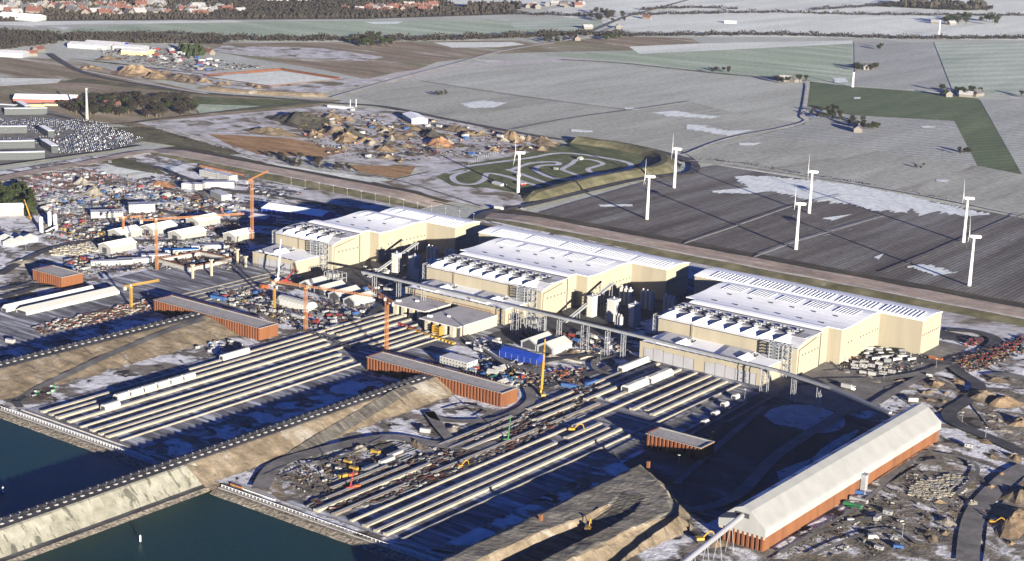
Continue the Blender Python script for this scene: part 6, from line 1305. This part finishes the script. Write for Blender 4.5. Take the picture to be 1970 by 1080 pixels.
HP = [(580, 237, 62, 40, 12, h_dark, 'big dark earth heap, largest among the sorting yard heaps'), (525, 258, 50, 22, 7, h_brown, 'long brown earth heap left of the sorting yard'), (650, 257, 34, 20, 8, h_brown, 'brown-green earth heap right of the big dark one'), (675, 262, 28, 16, 7, h_dark, 'smaller dark earth heap in the sorting yard'), (665, 270, 40, 20, 8, h_sand, 'light sand heap in the middle of the sorting yard'), (640, 230, 30, 20, 6, h_sand, 'pale sand heap behind the big dark one'), (605, 262, 26, 14, 5, h_sand, 'low sand heap below the big dark one'), (845, 281, 30, 20, 9, h_or, 'bright orange heap in the sorting yard'), (983, 268, 32, 20, 9, h_sand, 'golden sand heap left of the field edge'), (1045, 277, 36, 18, 8, h_brown, 'wide brown heap next to the grass bank'), (1015, 272, 14, 10, 6, h_brown, 'small brown heap beside the golden one'), (830, 262, 34, 18, 7, h_dark, 'dark heap above the orange one'), (880, 252, 46, 18, 5, h_brown, 'low brown heap field behind the dark heap'), (760, 265, 30, 18, 6, h_brown, 'brown heap in the centre of the sorting yard'), (790, 249, 40, 16, 5, h_brown, 'brown heap in front of the open hall'), (730, 250, 34, 14, 5, h_brown, 'brown heap left of the open hall'), (900, 262, 24, 14, 5, h_brown, 'brown heap above the row of poles'), (740, 290, 26, 14, 5, h_sand, 'rubble-coloured heap at the lower sorting yard'), (715, 280, 20, 12, 5, h_grey, 'grey rubble heap in the sorting yard'), (1010, 290, 30, 14, 3, h_dark, 'flat dark heap behind the kart turbine'), (885, 283, 20, 10, 4, h_dark, 'dark rubble heap right of the orange one'),
      (262, 142, 60, 36, 12, h_sand, 'large pale sand heap by the curved road'), (300, 150, 40, 22, 8, h_sand, 'sand heap right of the large pale one'), (350, 152, 60, 24, 7, h_brown, 'long brown bank beside the pit'), (208, 70+45, 30, 16, 6, h_brown, 'brown heap on the trading estate'),
      (160, 357, 26, 16, 8, h_grey, 'grey gravel cone in the storage yard'), (180, 375, 26, 18, 9, h_grey, 'pointed grey gravel heap beside the white tents'), (45, 510, 26, 18, 4, h_grey, 'low gravel ridge at the left edge'), (310, 358, 34, 14, 5, h_or, 'orange-brown heap above the tall office block'),
      (708, 905, 17, 7, 3.5, h_grey, 'long stone heap on the sandy strip behind the containers'), (690, 870, 14, 7, 3, h_grey, 'stone heap near the dark ramp'), (1800, 745, 10, 8, 5, h_sand, 'sandy heap by the road behind the long shed'), (1840, 740, 8, 7, 4, h_sand, 'small sandy heap at the bend of the road'), (1890, 770, 22, 16, 8, h_brown, 'broad brown heap at the right, beyond the bend'), (1930, 780, 20, 14, 8, h_sand, 'sand-coloured heap at the right edge'), (1905, 945, 6, 4, 3.5, h_sand, 'small sand cone beside the gravel road, middle one'), (1925, 920, 5, 4, 3, h_sand, 'small sand cone beside the gravel road, upper one'), (1870, 975, 8, 5, 4, h_grey, 'striped grey heap beside the gravel road'), (1820, 1010, 10, 7, 4.5, h_grey, 'grey heap in the dark hollow'), (1945, 1010, 18, 26, 7, h_sand, 'large sand heap at the lower right corner'), (1960, 960, 12, 18, 6, h_brown, 'brown heap at the right edge above the lower corner'), (1950, 885, 8, 5, 3.5, h_sand, 'small sand cone beside the gravel road, top one'), (1790, 1040, 12, 6, 4, h_brown, 'brown heap at the bottom edge'), (1375, 1050, 8, 6, 3, h_sand, 'sand heap under the silver conveyor'),
      (1670, 730, 12, 7, 3, h_grey, 'low gravel heap in front of the cabin group'), (1915, 735, 14, 8, 3, h_brown, 'flat brown heap below the red machines'), (1965, 820, 14, 12, 7, h_sand, 'sand heap on the right edge beside the road'), (870, 830, 11, 7, 2.2, h_grey, 'low round stone circle heap below the rusty wall'), (450, 480+0, 12, 8, 3, h_brown, 'brown heap by the slim concrete columns'),
      (800, 1050-190, 16, 5, 3, h_brown, 'brown earth ridge at the foot of the sand slope'), (1060, 690, 10, 5, 2, h_grey, 'gravel heap in the concrete bunker'), (1105, 683, 9, 5, 2.5, h_brown, 'brown gravel heap between the bunker walls')]
for i, (u, v, rx, ry, h, mt, lab) in enumerate(HP):
    p = P(u, v); s = 1.0 if v < 320 else 0.8 if v < 620 else 0.95; heap(lab, p, rx*s, ry*s*1.25, h*s*(1.05 if v < 320 else 1), R_(-20)+0.5*math.sin(i), mt, i+3, flat=0.25 if mt is h_dark and rx > 50 else 0.1)
rnd = random.Random(8)
for i in range(44):
    u, v = rndin([(560, 238), (640, 215), (760, 232), (900, 250), (1060, 278), (1040, 296), (900, 300), (780, 312), (680, 300), (600, 268)], rnd); p = P(u, v)
    mt, cn = [(h_brown, 'brown earth'), (h_sand, 'pale sand'), (h_grey, 'grey rubble'), (h_dark, 'dark soil'), (h_brown, 'brown earth')][i % 5]
    o = heap('small %s heap in the %s of the sorting yard' % (cn, 'left part' if u < 720 else 'middle' if u < 880 else 'right part'), p, rnd.uniform(7, 20), rnd.uniform(6, 14), rnd.uniform(2.5, 6), rnd.uniform(-.6, .6), mt, 200+i)
    o['group'] = 'small %s heaps, %s of the sorting yard' % (cn, 'left part' if u < 720 else 'middle' if u < 880 else 'right part')
for i in range(34):
    u, v = rndin([(1880, 745), (1965, 760), (1968, 1060), (1780, 1060), (1760, 990), (1880, 900)], rnd) if i % 3 else rndin([(1720, 735), (1830, 735), (1830, 800), (1740, 780)], rnd); p = P(u, v)
    mt, cn = [(h_brown, 'brown'), (h_sand, 'sandy'), (h_grey, 'grey')][i % 3]
    wr = 'on the rough ground inside the road bend' if u < 1840 and v < 810 else 'on the rough ground at the right edge' if v < 900 else 'beside the gravel road at the lower right'
    o = heap('low %s spoil heap %s' % (cn, wr), p, rnd.uniform(3, 10), rnd.uniform(3, 7), rnd.uniform(1.2, 3.2), rnd.uniform(-1, 1), mt, 300+i); o['group'] = 'low %s spoil heaps %s' % (cn, wr)
for i in range(16):
    u, v = rndin([(120, 128), (300, 138), (400, 150), (560, 176), (300, 160)], rnd); p = P(u, v); mt, cn = [(h_brown, 'brown'), (h_sand, 'sandy')][i % 2]
    o = heap('%s heap between the curved road and the rusty pit' % cn, p, rnd.uniform(8, 26), rnd.uniform(6, 14), rnd.uniform(2, 6), -.4, mt, 400+i); o['group'] = '%s heaps between road and pit' % cn
# =================================================================== lamp posts
lp = None
def lamp(u, v, h, lab, grp):
    global lp
    p = P(u, v)
    if lp is None:
        t = thing('lamp_post', lab, 'lamp post', (p.x, p.y, 0), 0, grp); m = MB(); m.cyl(0, 0, 0, 11, 0.16, 6, 0, 0.09); m.build('pole', steel, t); m = MB(); m.box(-0.9, 0.9, -0.15, 0.15, 11, 11.25); m.build('lamp_head', whitem, t); lp = t
    else: dup(lp, (p.x, p.y, 0), 0.4, lab, grp)
for i in range(14): lamp(560+i*27, 358+i*5.5, 11, 'thin lamp post in the row along the foot of the sea dyke', 'lamp posts along the sea dyke')
for (u, v) in ((1432, 775), (1465, 760), (1535, 1000), (1735, 1040), (1850, 820), (1895, 850), (1700, 735), (1800, 715), (1310, 960), (1305, 905), (1000, 735), (1155, 700), (915, 735), (870, 745), (165, 435), (200, 480), (50, 485), (280, 460), (420, 350), (350, 400), (455, 360), (380, 420), (300, 350)): lamp(u, v, 11, 'thin lamp post standing somewhere in the works yards', 'lamp posts in the works yards')
# row of thin poles near the kart track
for i in range(14):
    p = P(902+i*4.2, 319-i*1.6); o = MB((p.x, p.y, 0)); o.cyl(p.x, p.y, 0, 7, 0.18, 6); o = o.build('pole', steel); tag(o, 'thin white pole in the row beside the kart track', 'pole', 'poles beside the kart track')
# fountain posts / flag poles
for i, (u, v) in enumerate(((674, 207), (685, 206))):
    p = P(u, v); o = MB((p.x, p.y, 0)); o.cyl(p.x, p.y, 0, 13, 0.5, 6); o = o.build('flag_pole', whitem); tag(o, 'white pylon at the sorting yard entrance, %s of two' % ['left', 'right'][i], 'flag pole')
for i, (u, v) in enumerate(((1142, 1003), (1247, 902))):
    z = 11.5; p = P([1040, 1247][i], [1003, 900][i], z); o = MB((p.x, p.y, z)); o.box(p.x-0.9, p.x+0.9, p.y-0.9, p.y+0.9, z, z+4.5); o = o.build('mooring_post', rustm); tag(o, ['rust-coloured square post on the dark plateau', 'rust-coloured post at the shaded edge of the dam'][i], 'post')

# =================================================================== uncountable small stuff
pk = []
dbm = [plain('debris_brown', (0.06, 0.045, 0.033), 0.9), plain('debris_grey', (0.095, 0.095, 0.095), 0.8), plain('debris_dark', (0.03, 0.03, 0.035), 0.8), plain('debris_timber', (0.12, 0.09, 0.055), 0.8), plain('debris_pale', (0.17, 0.165, 0.155), 0.7), plain('debris_rust', (0.075, 0.03, 0.02), 0.8)]
def debris(name, poly, n, seed, wts, smax=2.6, ang=None):
    rnd = random.Random(seed); m = MB()
    for i in range(n):
        u, v = rndin(poly, rnd); p = P(u, v, SITEZ); k = rnd.choices(range(6), wts)[0]; L = rnd.uniform(0.6, smax); L2 = L*rnd.uniform(.25, .9)
        if rnd.random() < .3: L *= 2.2; L2 *= .5
        m.obox((p.x, p.y, SITEZ-.02), L, L2, rnd.uniform(.3, 1.7), (rnd.uniform(0, 3.14) if ang is None else ang+rnd.gauss(0, .1)), k)
    return struct(m.build(name, dbm), 'stuff')
debris('loose_material', [(15, 350), (150, 326), (250, 340), (330, 360), (420, 385), (470, 420), (480, 480), (300, 475), (100, 480), (70, 410)], 2600, 1, (4, 4, 4, 2, 3, 4))
debris('loose_material', [(480, 470), (300, 480), (130, 500), (120, 530), (300, 520), (460, 520)], 700, 2, (3, 4, 4, 2, 3, 2))
debris('loose_material', [(380, 560), (500, 555), (720, 590), (700, 625), (580, 640), (540, 620)], 700, 3, (3, 4, 4, 2, 3, 1))
debris('loose_material', [(868, 700), (940, 690), (1060, 720), (1130, 705), (1120, 740), (1000, 748), (900, 722)], 700, 4, (3, 4, 4, 2, 3, 2))
debris('loose_steel', [(580, 975), (720, 905), (880, 860), (960, 810), (1060, 765), (1150, 735), (1160, 760), (1040, 840), (930, 895), (780, 955), (650, 990)], 1700, 5, (4, 5, 6, 1, 1.5, 4), 4.5, A90)
debris('loose_steel', [(60, 632), (200, 600), (285, 575), (290, 595), (200, 622), (80, 645)], 500, 6, (3, 2, 4, 1, 2, 5), 2.6, A90)
debris('loose_material', [(1000, 640), (1120, 635), (1215, 670), (1200, 690), (1100, 680), (1000, 665)], 500, 7, (2, 4, 5, 1, 3, 1))
debris('loose_material', [(1580, 680), (1720, 668), (1800, 690), (1760, 715), (1620, 720)], 350, 8, (2, 4, 4, 1, 4, 1))
debris('loose_material', [(1830, 690), (1975, 645), (1975, 680), (1860, 720)], 500, 9, (3, 3, 4, 1, 2, 5))
debris('loose_material', [(1480, 1070), (1620, 990), (1760, 900), (1870, 930), (1830, 1040), (1700, 1075)], 420, 10, (5, 3, 4, 2, 1, 0), 1.8)
debris('loose_material', [(500, 915), (640, 880), (760, 860), (700, 920), (600, 955)], 350, 11, (4, 3, 3, 3, 2, 1), 1.8)
debris('loose_material', [(540, 232), (640, 210), (860, 235), (1060, 275), (1000, 298), (760, 312), (640, 300)], 900, 12, (6, 3, 4, 2, 2, 1), 4.0)
debris('loose_material', [(160, 88), (320, 92), (440, 120), (520, 130), (380, 140), (240, 118)], 700, 13, (5, 4, 5, 1, 2, 2), 6.0)
# packed car park on the far left: the farther, smaller cars as one mass
rnd = random.Random(5); m = MB(); cols = [0, 0, 0, 0, 0, 1, 1, 1, 2, 3]
for (poly, rot) in (([(95, 234), (175, 232), (275, 268), (225, 290), (108, 300), (88, 285), (150, 262)], 0.95), ([(60, 228), (110, 232), (150, 250), (80, 262), (40, 250)], 0.95), ([(40, 270), (100, 268), (110, 282), (50, 280)], 0.95), ([(-5, 232), (50, 232), (60, 248), (-5, 250)], 0.95), ([(-5, 268), (45, 268), (50, 278), (-5, 280)], 0.95)):
    W = [P(u, v) for u, v in poly]; ca, sa = math.cos(rot), math.sin(rot); L = [(q.x*ca+q.y*sa, -q.x*sa+q.y*ca) for q in W]
    y = min(q[1] for q in L)+4.5
    while y < max(q[1] for q in L):
        x = min(q[0] for q in L)
        while x < max(q[0] for q in L):
            if inpoly((x, y), L) and rnd.random() < .5:
                c = (x*ca-y*sa, x*sa+y*ca, SITEZ); k = rnd.choice(cols); m.obox(c, 1.8, 4.3, .8, rot, k); m.obox((c[0], c[1], SITEZ+.8), 1.5, 2.2, .6, rot, 4)
            x += 2.9
        y += 8.5
struct(m.build('packed_cars', [paint['black'], paint['grey'], paint['silver'], paint['white'], glass]), 'stuff')
# =================================================================== trees
def leafmat(name, c1, c2):
    m, n, b = _nt(name); oi = n.nodes.new('ShaderNodeObjectInfo'); g = _noise(n, _pos(n), 0.35, 3)
    c = _ramp(n, g, [(0.3, c1), (0.7, c2)]); c = _mix(n, 1.0, c, _ramp(n, oi.outputs['Random'], [(0, (0.7, 0.7, 0.7)), (1, (1.35, 1.3, 1.2))]), 'MULTIPLY')
    n.links.new(c, b.inputs['Base Color']); b.inputs['Roughness'].default_value = 0.9; b.inputs['Specular IOR Level'].default_value = 0.05; return m
tw_b = leafmat('bare_twigs', (0.015, 0.0135, 0.012), (0.034, 0.031, 0.027)); tw_g = leafmat('evergreen_foliage', (0.012, 0.02, 0.009), (0.03, 0.038, 0.018)); bark = plain('bark', (0.07, 0.055, 0.042), 0.9)
def crown_mesh(seed, H, R, n, kind):
    rnd = random.Random(seed); m = MB(); base = H*0.22
    cl = [(rnd.uniform(-.55, .55)*R, rnd.uniform(-.55, .55)*R, base+rnd.uniform(0.25, 0.8)*(H-base), rnd.uniform(.35, .62)*R) for _ in range(7)]
    for i in range(n):
        if kind == 'cone':
            f = rnd.random()**0.7; a = rnd.uniform(0, 6.28); r = R*(1-f)*rnd.uniform(.5, 1.05); p = Vector((r*math.cos(a), r*math.sin(a), base*0.4+f*(H-base*0.4))); s = rnd.uniform(.5, 1.1)
        else:
            c = cl[i % 7]; d = Vector((rnd.gauss(0, 1), rnd.gauss(0, 1), rnd.gauss(0, 1))).normalized()*c[3]*rnd.uniform(.55, 1.08); p = Vector((c[0], c[1], c[2]))+d; s = rnd.uniform(.35, .9)
        u = Vector((rnd.gauss(0, 1), rnd.gauss(0, 1), rnd.gauss(0, .7))).normalized(); w_ = u.cross(Vector((rnd.gauss(0, 1), rnd.gauss(0, 1), rnd.gauss(0, 1)))).normalized()
        q = w_*(s*0.55) if kind != 'bare' else w_*(s*0.28)
        m.add([p-u*s, p+q, p+u*s, p-q], [(0, 1, 2, 3)])
    return m
def trunk_mesh(seed, H, R):
    rnd = random.Random(seed); m = MB(); m.tube((0, 0, 0), (0, 0, H*0.6), H*0.028+.08, 6, 0, 0.12)
    for i in range(6):
        a = i*1.05+rnd.uniform(-.3, .3); z = H*(0.22+0.06*i); m.tube((0, 0, z), (math.cos(a)*R*.65, math.sin(a)*R*.65, z+H*.28), 0.14, 4, 0, 0.05)
    return m
TP = {}
def tree(u, v, h, kind, lab, grp, seed=0, nm=None, wide=1.25):
    k = (kind, seed % 3)
    if k not in TP:
        H = 10.0; R = 3.6 if kind != 'cone' else 2.6; n = {'bare': 520, 'bush': 420, 'ever': 480, 'cone': 420}[kind]
        cm = shared('crown', crown_mesh(seed*5+1, H, R, n, kind), [tw_g if kind in ('ever', 'cone') else tw_b]); tm = shared('trunk', trunk_mesh(seed, H, R), [bark]); TP[k] = (cm, tm)
    cm, tm = TP[k]; p = P(u, v) if not isinstance(u, Vector) else u
    t = thing(nm or 'tree', lab, 'tree', (p.x, p.y, 0), random.uniform(0, 6), grp); s = h/10.0; t.scale = (s*wide*random.uniform(.85, 1.1), s*wide*random.uniform(.85, 1.1), s)
    for me, n_ in ((cm, 'crown'), (tm, 'trunk')):
        o = bpy.data.objects.new(n_, me); COL.objects.link(o); o.parent = t
    return t
random.seed(77)
def grove(poly, n, hmin, hmax, kinds, lab, grp, seed=1, nm='tree', wide=1.25):
    rnd = random.Random(seed)
    for i in range(n):
        u, v = rndin(poly, rnd); kd = rnd.choice(kinds); wd = {'bare': 'bare brown', 'ever': 'dark green', 'cone': 'pointed dark'}[kd]
        l2 = lab % wd if '%s' in lab else (wd+' '+lab if len(set(kinds)) > 1 else lab)
        tree(u, v, rnd.uniform(hmin, hmax), kd, l2, (wd+' '+grp) if len(set(kinds)) > 1 else grp, rnd.randrange(3), nm, wide)
for (pl, wh, sd) in (([(115, 214), (150, 196), (215, 192), (215, 226), (170, 226)], 'left part of the wood, round the mast', 3), ([(215, 192), (300, 189), (300, 229), (215, 230)], 'middle part of the wood, near the red house', 31), ([(300, 189), (365, 193), (384, 214), (350, 224), (300, 229)], 'right end of the wood behind the mast', 32)):
    grove(pl, 48, 11, 17, ['bare', 'bare', 'bare', 'ever'], '%s tree in the '+wh, 'trees, '+wh, sd, wide=1.7)
grove([(-12, 380), (40, 372), (66, 392), (66, 420), (30, 412), (-10, 410)], 44, 13, 19, ['ever', 'cone'], 'dark evergreen in the clump at the left edge above the cream hall', 'dark evergreens at the left edge', 4, 'evergreen_tree', 1.5)
grove([(670, 84), (720, 76), (775, 82), (755, 91), (700, 92)], 24, 15, 24, ['ever', 'bare'], 'tree of the dense round grove on the brown heath', 'trees of the round grove on the heath', 5)
grove([(1552, 218), (1600, 212), (1650, 232), (1690, 250), (1660, 256), (1615, 236), (1560, 228)], 36, 8, 15, ['bare', 'ever', 'bare'], 'tree in the scrubby copse beside the dark green field', 'trees of the copse by the green field', 6)
grove([(1642, 130), (1702, 132), (1700, 142), (1646, 142)], 12, 12, 18, ['bare', 'ever'], 'tree round the red-roofed farm beyond the green field', 'trees of the red-roofed farm', 7)
grove([(1488, 155), (1558, 152), (1556, 162), (1492, 162)], 11, 10, 16, ['ever', 'bare'], 'tree round the farm at the left corner of the green field', 'trees of the farm at the green field corner', 8)
grove([(1808, 175), (1892, 178), (1888, 188), (1812, 187)], 13, 12, 18, ['ever', 'bare'], 'tree round the farm at the right corner of the green field', 'trees of the farm right of the green field', 9)
grove([(1955, 182), (1985, 183), (1985, 195), (1958, 194)], 4, 12, 16, ['bare'], 'tree cut by the right edge of the picture, upper fields', 'trees at the right edge', 10)
grove([(1842, 290), (1872, 290), (1872, 300), (1845, 301)], 5, 8, 11, ['bare'], 'tree of the small isolated thicket right of the furrowed field', 'trees of the isolated thicket', 11)
grove([(1808, 42), (1845, 38), (1918, 40), (1918, 50), (1812, 48)], 20, 18, 28, ['ever'], 'big tree of the dark copse round the far right farm', 'trees of the far right copse', 12)
grove([(1110, 32), (1160, 20), (1215, 36), (1200, 45), (1130, 42)], 24, 14, 22, ['bare'], 'tree of the bare grove beside the far farm road', 'trees of the bare grove by the far road', 13)
grove([(1365, 137), (1406, 138), (1402, 144), (1370, 143)], 7, 10, 15, ['bare'], 'tree of the small clump on the ditch in the grey fields', 'trees of the clump on the ditch', 14)
grove([(1038, 72), (1108, 72), (1105, 84), (1045, 84)], 14, 12, 18, ['ever', 'bare'], 'tree round the orange-roofed farm at the heath edge', 'trees of the heath farm', 15)
grove([(1150, 72), (1192, 72), (1190, 84), (1155, 84)], 9, 12, 16, ['ever'], 'dark tree right of the heath farm', 'dark trees right of the heath farm', 16)
grove([(824, 182), (862, 180), (860, 187), (828, 187)], 6, 7, 10, ['bare'], 'bush-like tree of the lone thicket in the left grey field', 'trees of the lone thicket', 17)
grove([(1688, 92), (1700, 92), (1700, 97), (1690, 97)], 3, 12, 14, ['ever'], 'tree of the single dark clump in the lavender field', 'trees of the single clump', 18)
grove([(1755, 321), (1778, 321), (1776, 327), (1757, 327)], 4, 4, 6, ['bare'], 'low scrub tree by the little snow hollow', 'scrub at the snow hollow', 19)
grove([(505, 300), (620, 312), (690, 332), (640, 336), (560, 322)], 26, 7, 12, ['bare'], 'thin bare tree between the reeds and the snowy strip', 'thin bare trees beside the reeds', 20)
# low scrub along the field lane
def hedge(label, px, w, h, mt, seed, dens=1.0):
    rnd = random.Random(seed); pts = smoothline([P(*q) for q in px], 6); m = MB((pts[0].x, pts[0].y, 0)); 
    for a, b in zip(pts, pts[1:]):
        L = (b-a).length; n = int(L*dens); d = (b-a).normalized(); q = Vector((-d.y, d.x, 0))
        for i in range(n):
            p = a.lerp(b, rnd.random())+q*rnd.gauss(0, w*.3); hh = h*(0.45+0.55*abs(math.sin(p.x*.03+p.y*.021)))*rnd.uniform(.5, 1.1); s = rnd.uniform(.5, 1)*h*.3
            for k in range(3):
                u = Vector((rnd.gauss(0, 1), rnd.gauss(0, 1), rnd.gauss(0, .8))).normalized(); v_ = u.cross(Vector((rnd.gauss(0, 1), rnd.gauss(0, 1), 1))).normalized(); c = p+Vector((rnd.gauss(0, s), rnd.gauss(0, s), hh*rnd.uniform(.2, 1)))
                m.add([c-u*s, c+v_*s*.6, c+u*s, c-v_*s*.6], [(0, 1, 2, 3)])
    o = m.build('hedge', mt); tag(o, label, 'hedge'); return o
hedge('sparse hedge along the pale lane above the dark turbine field', [(1320, 306), (1420, 315), (1500, 328), (1600, 345), (1680, 358)], 8, 5, tw_b, 1, 0.35)
hedge('short low hedge at the right end of the pale lane', [(1760, 372), (1830, 386)], 8, 4, tw_b, 2, 0.4)
hedge('long dark hedge line crossing behind the heath and the first fields', [(-20, 80), (120, 72), (300, 77), (480, 78), (640, 78), (800, 78), (960, 74), (1100, 68), (1200, 70)], 30, 16, tw_b, 3, 1.6)
hedge('tree-lined road hedge crossing the snowy fields at the top right', [(1200, 70), (1320, 69), (1480, 68), (1640, 72), (1760, 75), (1900, 75), (2000, 74)], 24, 13, tw_b, 4, 1.2)
hedge('hedge behind the first snowy field strip', [(1220, 30), (1350, 27), (1500, 25), (1640, 29), (1780, 30), (1980, 31)], 26, 12, tw_b, 5, 0.8)
hedge('bushy hedge in front of the far right woods', [(1690, 12), (1760, 16), (1850, 20), (1900, 18)], 50, 20, tw_b, 6, 1.2)
hedge('dark brushwood band across the left background', [(100, 78), (200, 68), (260, 70), (400, 84), (420, 80)], 60, 10, tw_b, 7, 2.0)
hedge('hedge along the hollow in the upper left fields', [(250, 68), (330, 66), (430, 72), (480, 76)], 40, 10, tw_b, 8, 1.5)
hedge('thin tree line on the horizon fields in the middle', [(1230, 20), (1330, 16), (1420, 18)], 20, 12, tw_b, 9, 0.8)
hedge('scrub line beside the sorting yard field edge', [(245, 243), (330, 262), (420, 285), (470, 300)], 10, 5, tw_b, 10, 0.5)
hedge('dark bushes on the right end of the snowy fields', [(1560, 20), (1700, 12), (1780, 8)], 30, 12, tw_b, 11, 0.6)
hedge('dark hedge along the river lane in the upper middle', [(860, 22), (960, 27), (1060, 30), (1140, 32)], 26, 12, tw_b, 12, 1.2)
# =================================================================== far woods (uncountable) and the town
def forest(px, n, smin, smax, seed, mt, nm='woodland', lab=None):
    rnd = random.Random(seed); m = MB()
    for i in range(n):
        u, v = rndin(px, rnd); p = P(u, v); s = rnd.uniform(smin, smax); hh = s*rnd.uniform(.9, 1.5); k = 7; vs = []
        for zf, rf in ((0.1, .55), (.45, 1.0), (.8, .7)):
            for j in range(5): a = 1.2566*j+rnd.uniform(-.4, .4); r = s*rf*rnd.uniform(.55, 1.1)*.6; vs.append((p.x+r*math.cos(a), p.y+r*math.sin(a), hh*zf*rnd.uniform(.8, 1.15)))
        vs.append((p.x, p.y, hh))
        m.add(vs, [(a*5+j, a*5+(j+1) % 5, a*5+5+(j+1) % 5, a*5+5+j) for a in range(2) for j in range(5) if rnd.random() < .85]+[(10+j, 10+(j+1) % 5, 15) for j in range(5)])
    o = m.build(nm, mt); return struct(o, 'stuff')
forest([(-30, -12), (860, -12), (855, 6), (880, 14), (1000, 20), (960, 28), (700, 36), (300, 38), (0, 40), (-30, 42)], 8000, 5, 10, 1, tw_b)
forest([(430, 8), (640, 4), (780, 20), (700, 36), (400, 38)], 2600, 6, 12, 2, tw_b)
forest([(-20, 62), (90, 68), (110, 84), (40, 92), (-20, 100)], 700, 6, 11, 3, tw_b)
forest([(130, 70), (260, 70), (420, 80), (400, 84), (200, 84), (130, 80)], 900, 5, 9, 4, tw_b)
forest([(340, 98), (380, 94), (400, 108), (360, 112)], 50, 9, 14, 5, tw_g)
forest([(1730, 8), (1900, 12), (1890, 22), (1740, 16)], 200, 12, 22, 6, tw_b)
forest([(900, 14), (1000, 14), (1000, 20), (900, 22)], 120, 10, 18, 7, tw_b)
hr = plain('brick_red_roof', (0.115, 0.05, 0.038), 0.8, 0.1); hg = plain('snowy_house_roof', (0.22, 0.22, 0.225), 0.8, 0.1); hw = plain('house_wall', (0.12, 0.108, 0.095), 0.8, 0.1); hdk = plain('dark_slate_roof', (0.07, 0.07, 0.075), 0.8)
hm_ = {}
for k, rm in (('red', hr), ('white', hg), ('dark', hdk)):
    m = MB(); m.xprism([(-4.5, 0), (4.5, 0), (4.5, 4), (0, 7.5), (-4.5, 4)], -7, 7, 0); m.xprism([(-5, 3.8), (0, 7.62), (5, 3.8), (5, 4.3), (0, 8.1), (-5, 4.3)], -7.4, 7.4, 1); m.box(2, 3, -1.5, -0.5, 6, 9.3, 0); hm_[k] = shared('house', m, [hw, rm])
def houses(px, n, mix, where, seed, sc=1.4):
    rnd = random.Random(seed)
    for i in range(n):
        u, v = rndin(px, rnd); p = P(u, v); k = rnd.choice(mix); o = bpy.data.objects.new('house', hm_[k]); COL.objects.link(o); o.location = (p.x, p.y, 0); o.rotation_euler = (0, 0, rnd.uniform(0, 3.14)); s = sc*rnd.uniform(.8, 1.4); o.scale = (s, s, s*1.1)
        lab = {'red': 'red-roofed', 'white': 'snowy-roofed', 'dark': 'dark-roofed'}[k]+' house '+where; tag(o, lab, 'house', lab+'s')
houses([(0, 12), (120, 8), (160, 26), (60, 32), (0, 30)], 30, ['red', 'white', 'dark', 'dark'], 'in the far town at the upper left', 1, 1.9)
houses([(130, 12), (320, 8), (330, 28), (200, 34), (150, 32)], 44, ['white', 'dark', 'dark', 'red'], 'in the far town left of the middle', 2, 1.7)
houses([(330, 18), (440, 18), (470, 28), (380, 32)], 34, ['white', 'white', 'red'], 'in the white-roofed village before the woods', 3, 1.5)
houses([(500, 2), (620, 2), (600, 8), (520, 9)], 16, ['white'], 'in the far clearing at the top', 4, 1.7)
houses([(660, 22), (720, 15), (840, 12), (830, 22), (720, 26)], 60, ['red', 'red', 'red', 'white'], 'in the brick-red village at the top', 5, 1.5)
houses([(1000, 12), (1130, 6), (1140, 12), (1020, 22)], 14, ['white', 'red', 'dark'], 'along the far country road', 6, 1.4)
for i, (u, v, k, wh) in enumerate(((216, 208, 'red', 'in the bare wood behind the mast'), (1672, 133, 'red', 'on the farm beyond the green field'), (1660, 134, 'white', 'on the farm beyond the green field'), (1512, 157, 'white', 'on the farm at the left corner of the green field'), (1530, 158, 'dark', 'on the farm at the left corner of the green field'), (1820, 186, 'white', 'on the farm at the right corner of the green field, left one'), (1858, 187, 'white', 'on the farm at the right corner of the green field, right one'), (1880, 185, 'dark', 'on the farm at the right corner of the green field'), (1110, 78, 'red', 'on the farm at the heath edge'), (1800, 46, 'white', 'on the far right farm'), (1830, 48, 'white', 'on the far right farm, the long one'), (1190, 55, 'white', 'beside the far road bend'), (1245, 37, 'red', 'right of the bare grove'), (1130, 56, 'white', 'left of the far road bend'), (1650, 262-8, 'dark', 'in the scrubby copse'), (402, 105, 'red', 'on the edge of the trading estate'), (60, 108, 'red', 'at the far left road head'), (75, 100, 'red', 'beyond the far left road head'))):
    p = P(u, v); o = bpy.data.objects.new('house', hm_[k]); COL.objects.link(o); o.location = (p.x, p.y, 0); o.rotation_euler = (0, 0, 0.6+i); s = 1.5; o.scale = (s*1.2, s, s); tag(o, {'red': 'red-roofed', 'white': 'snowy-roofed', 'dark': 'dark-roofed'}[k]+' house '+wh, 'house')
HAZE = True
if HAZE:
    hz, n, b = _nt('air_haze'); n.nodes.remove(b); vp = n.nodes.new('ShaderNodeVolumePrincipled'); vp.inputs['Color'].default_value = (0.86, 0.9, 1.0, 1); vp.inputs['Density'].default_value = 0.000014; vp.inputs['Anisotropy'].default_value = 0.2
    n.links.new(vp.outputs[0], n.nodes['Material Output'].inputs['Volume']); m = MB(); m.box(-14500, 4500, -4500, 19000, -12, 408); struct(m.build('haze', hz), 'stuff')
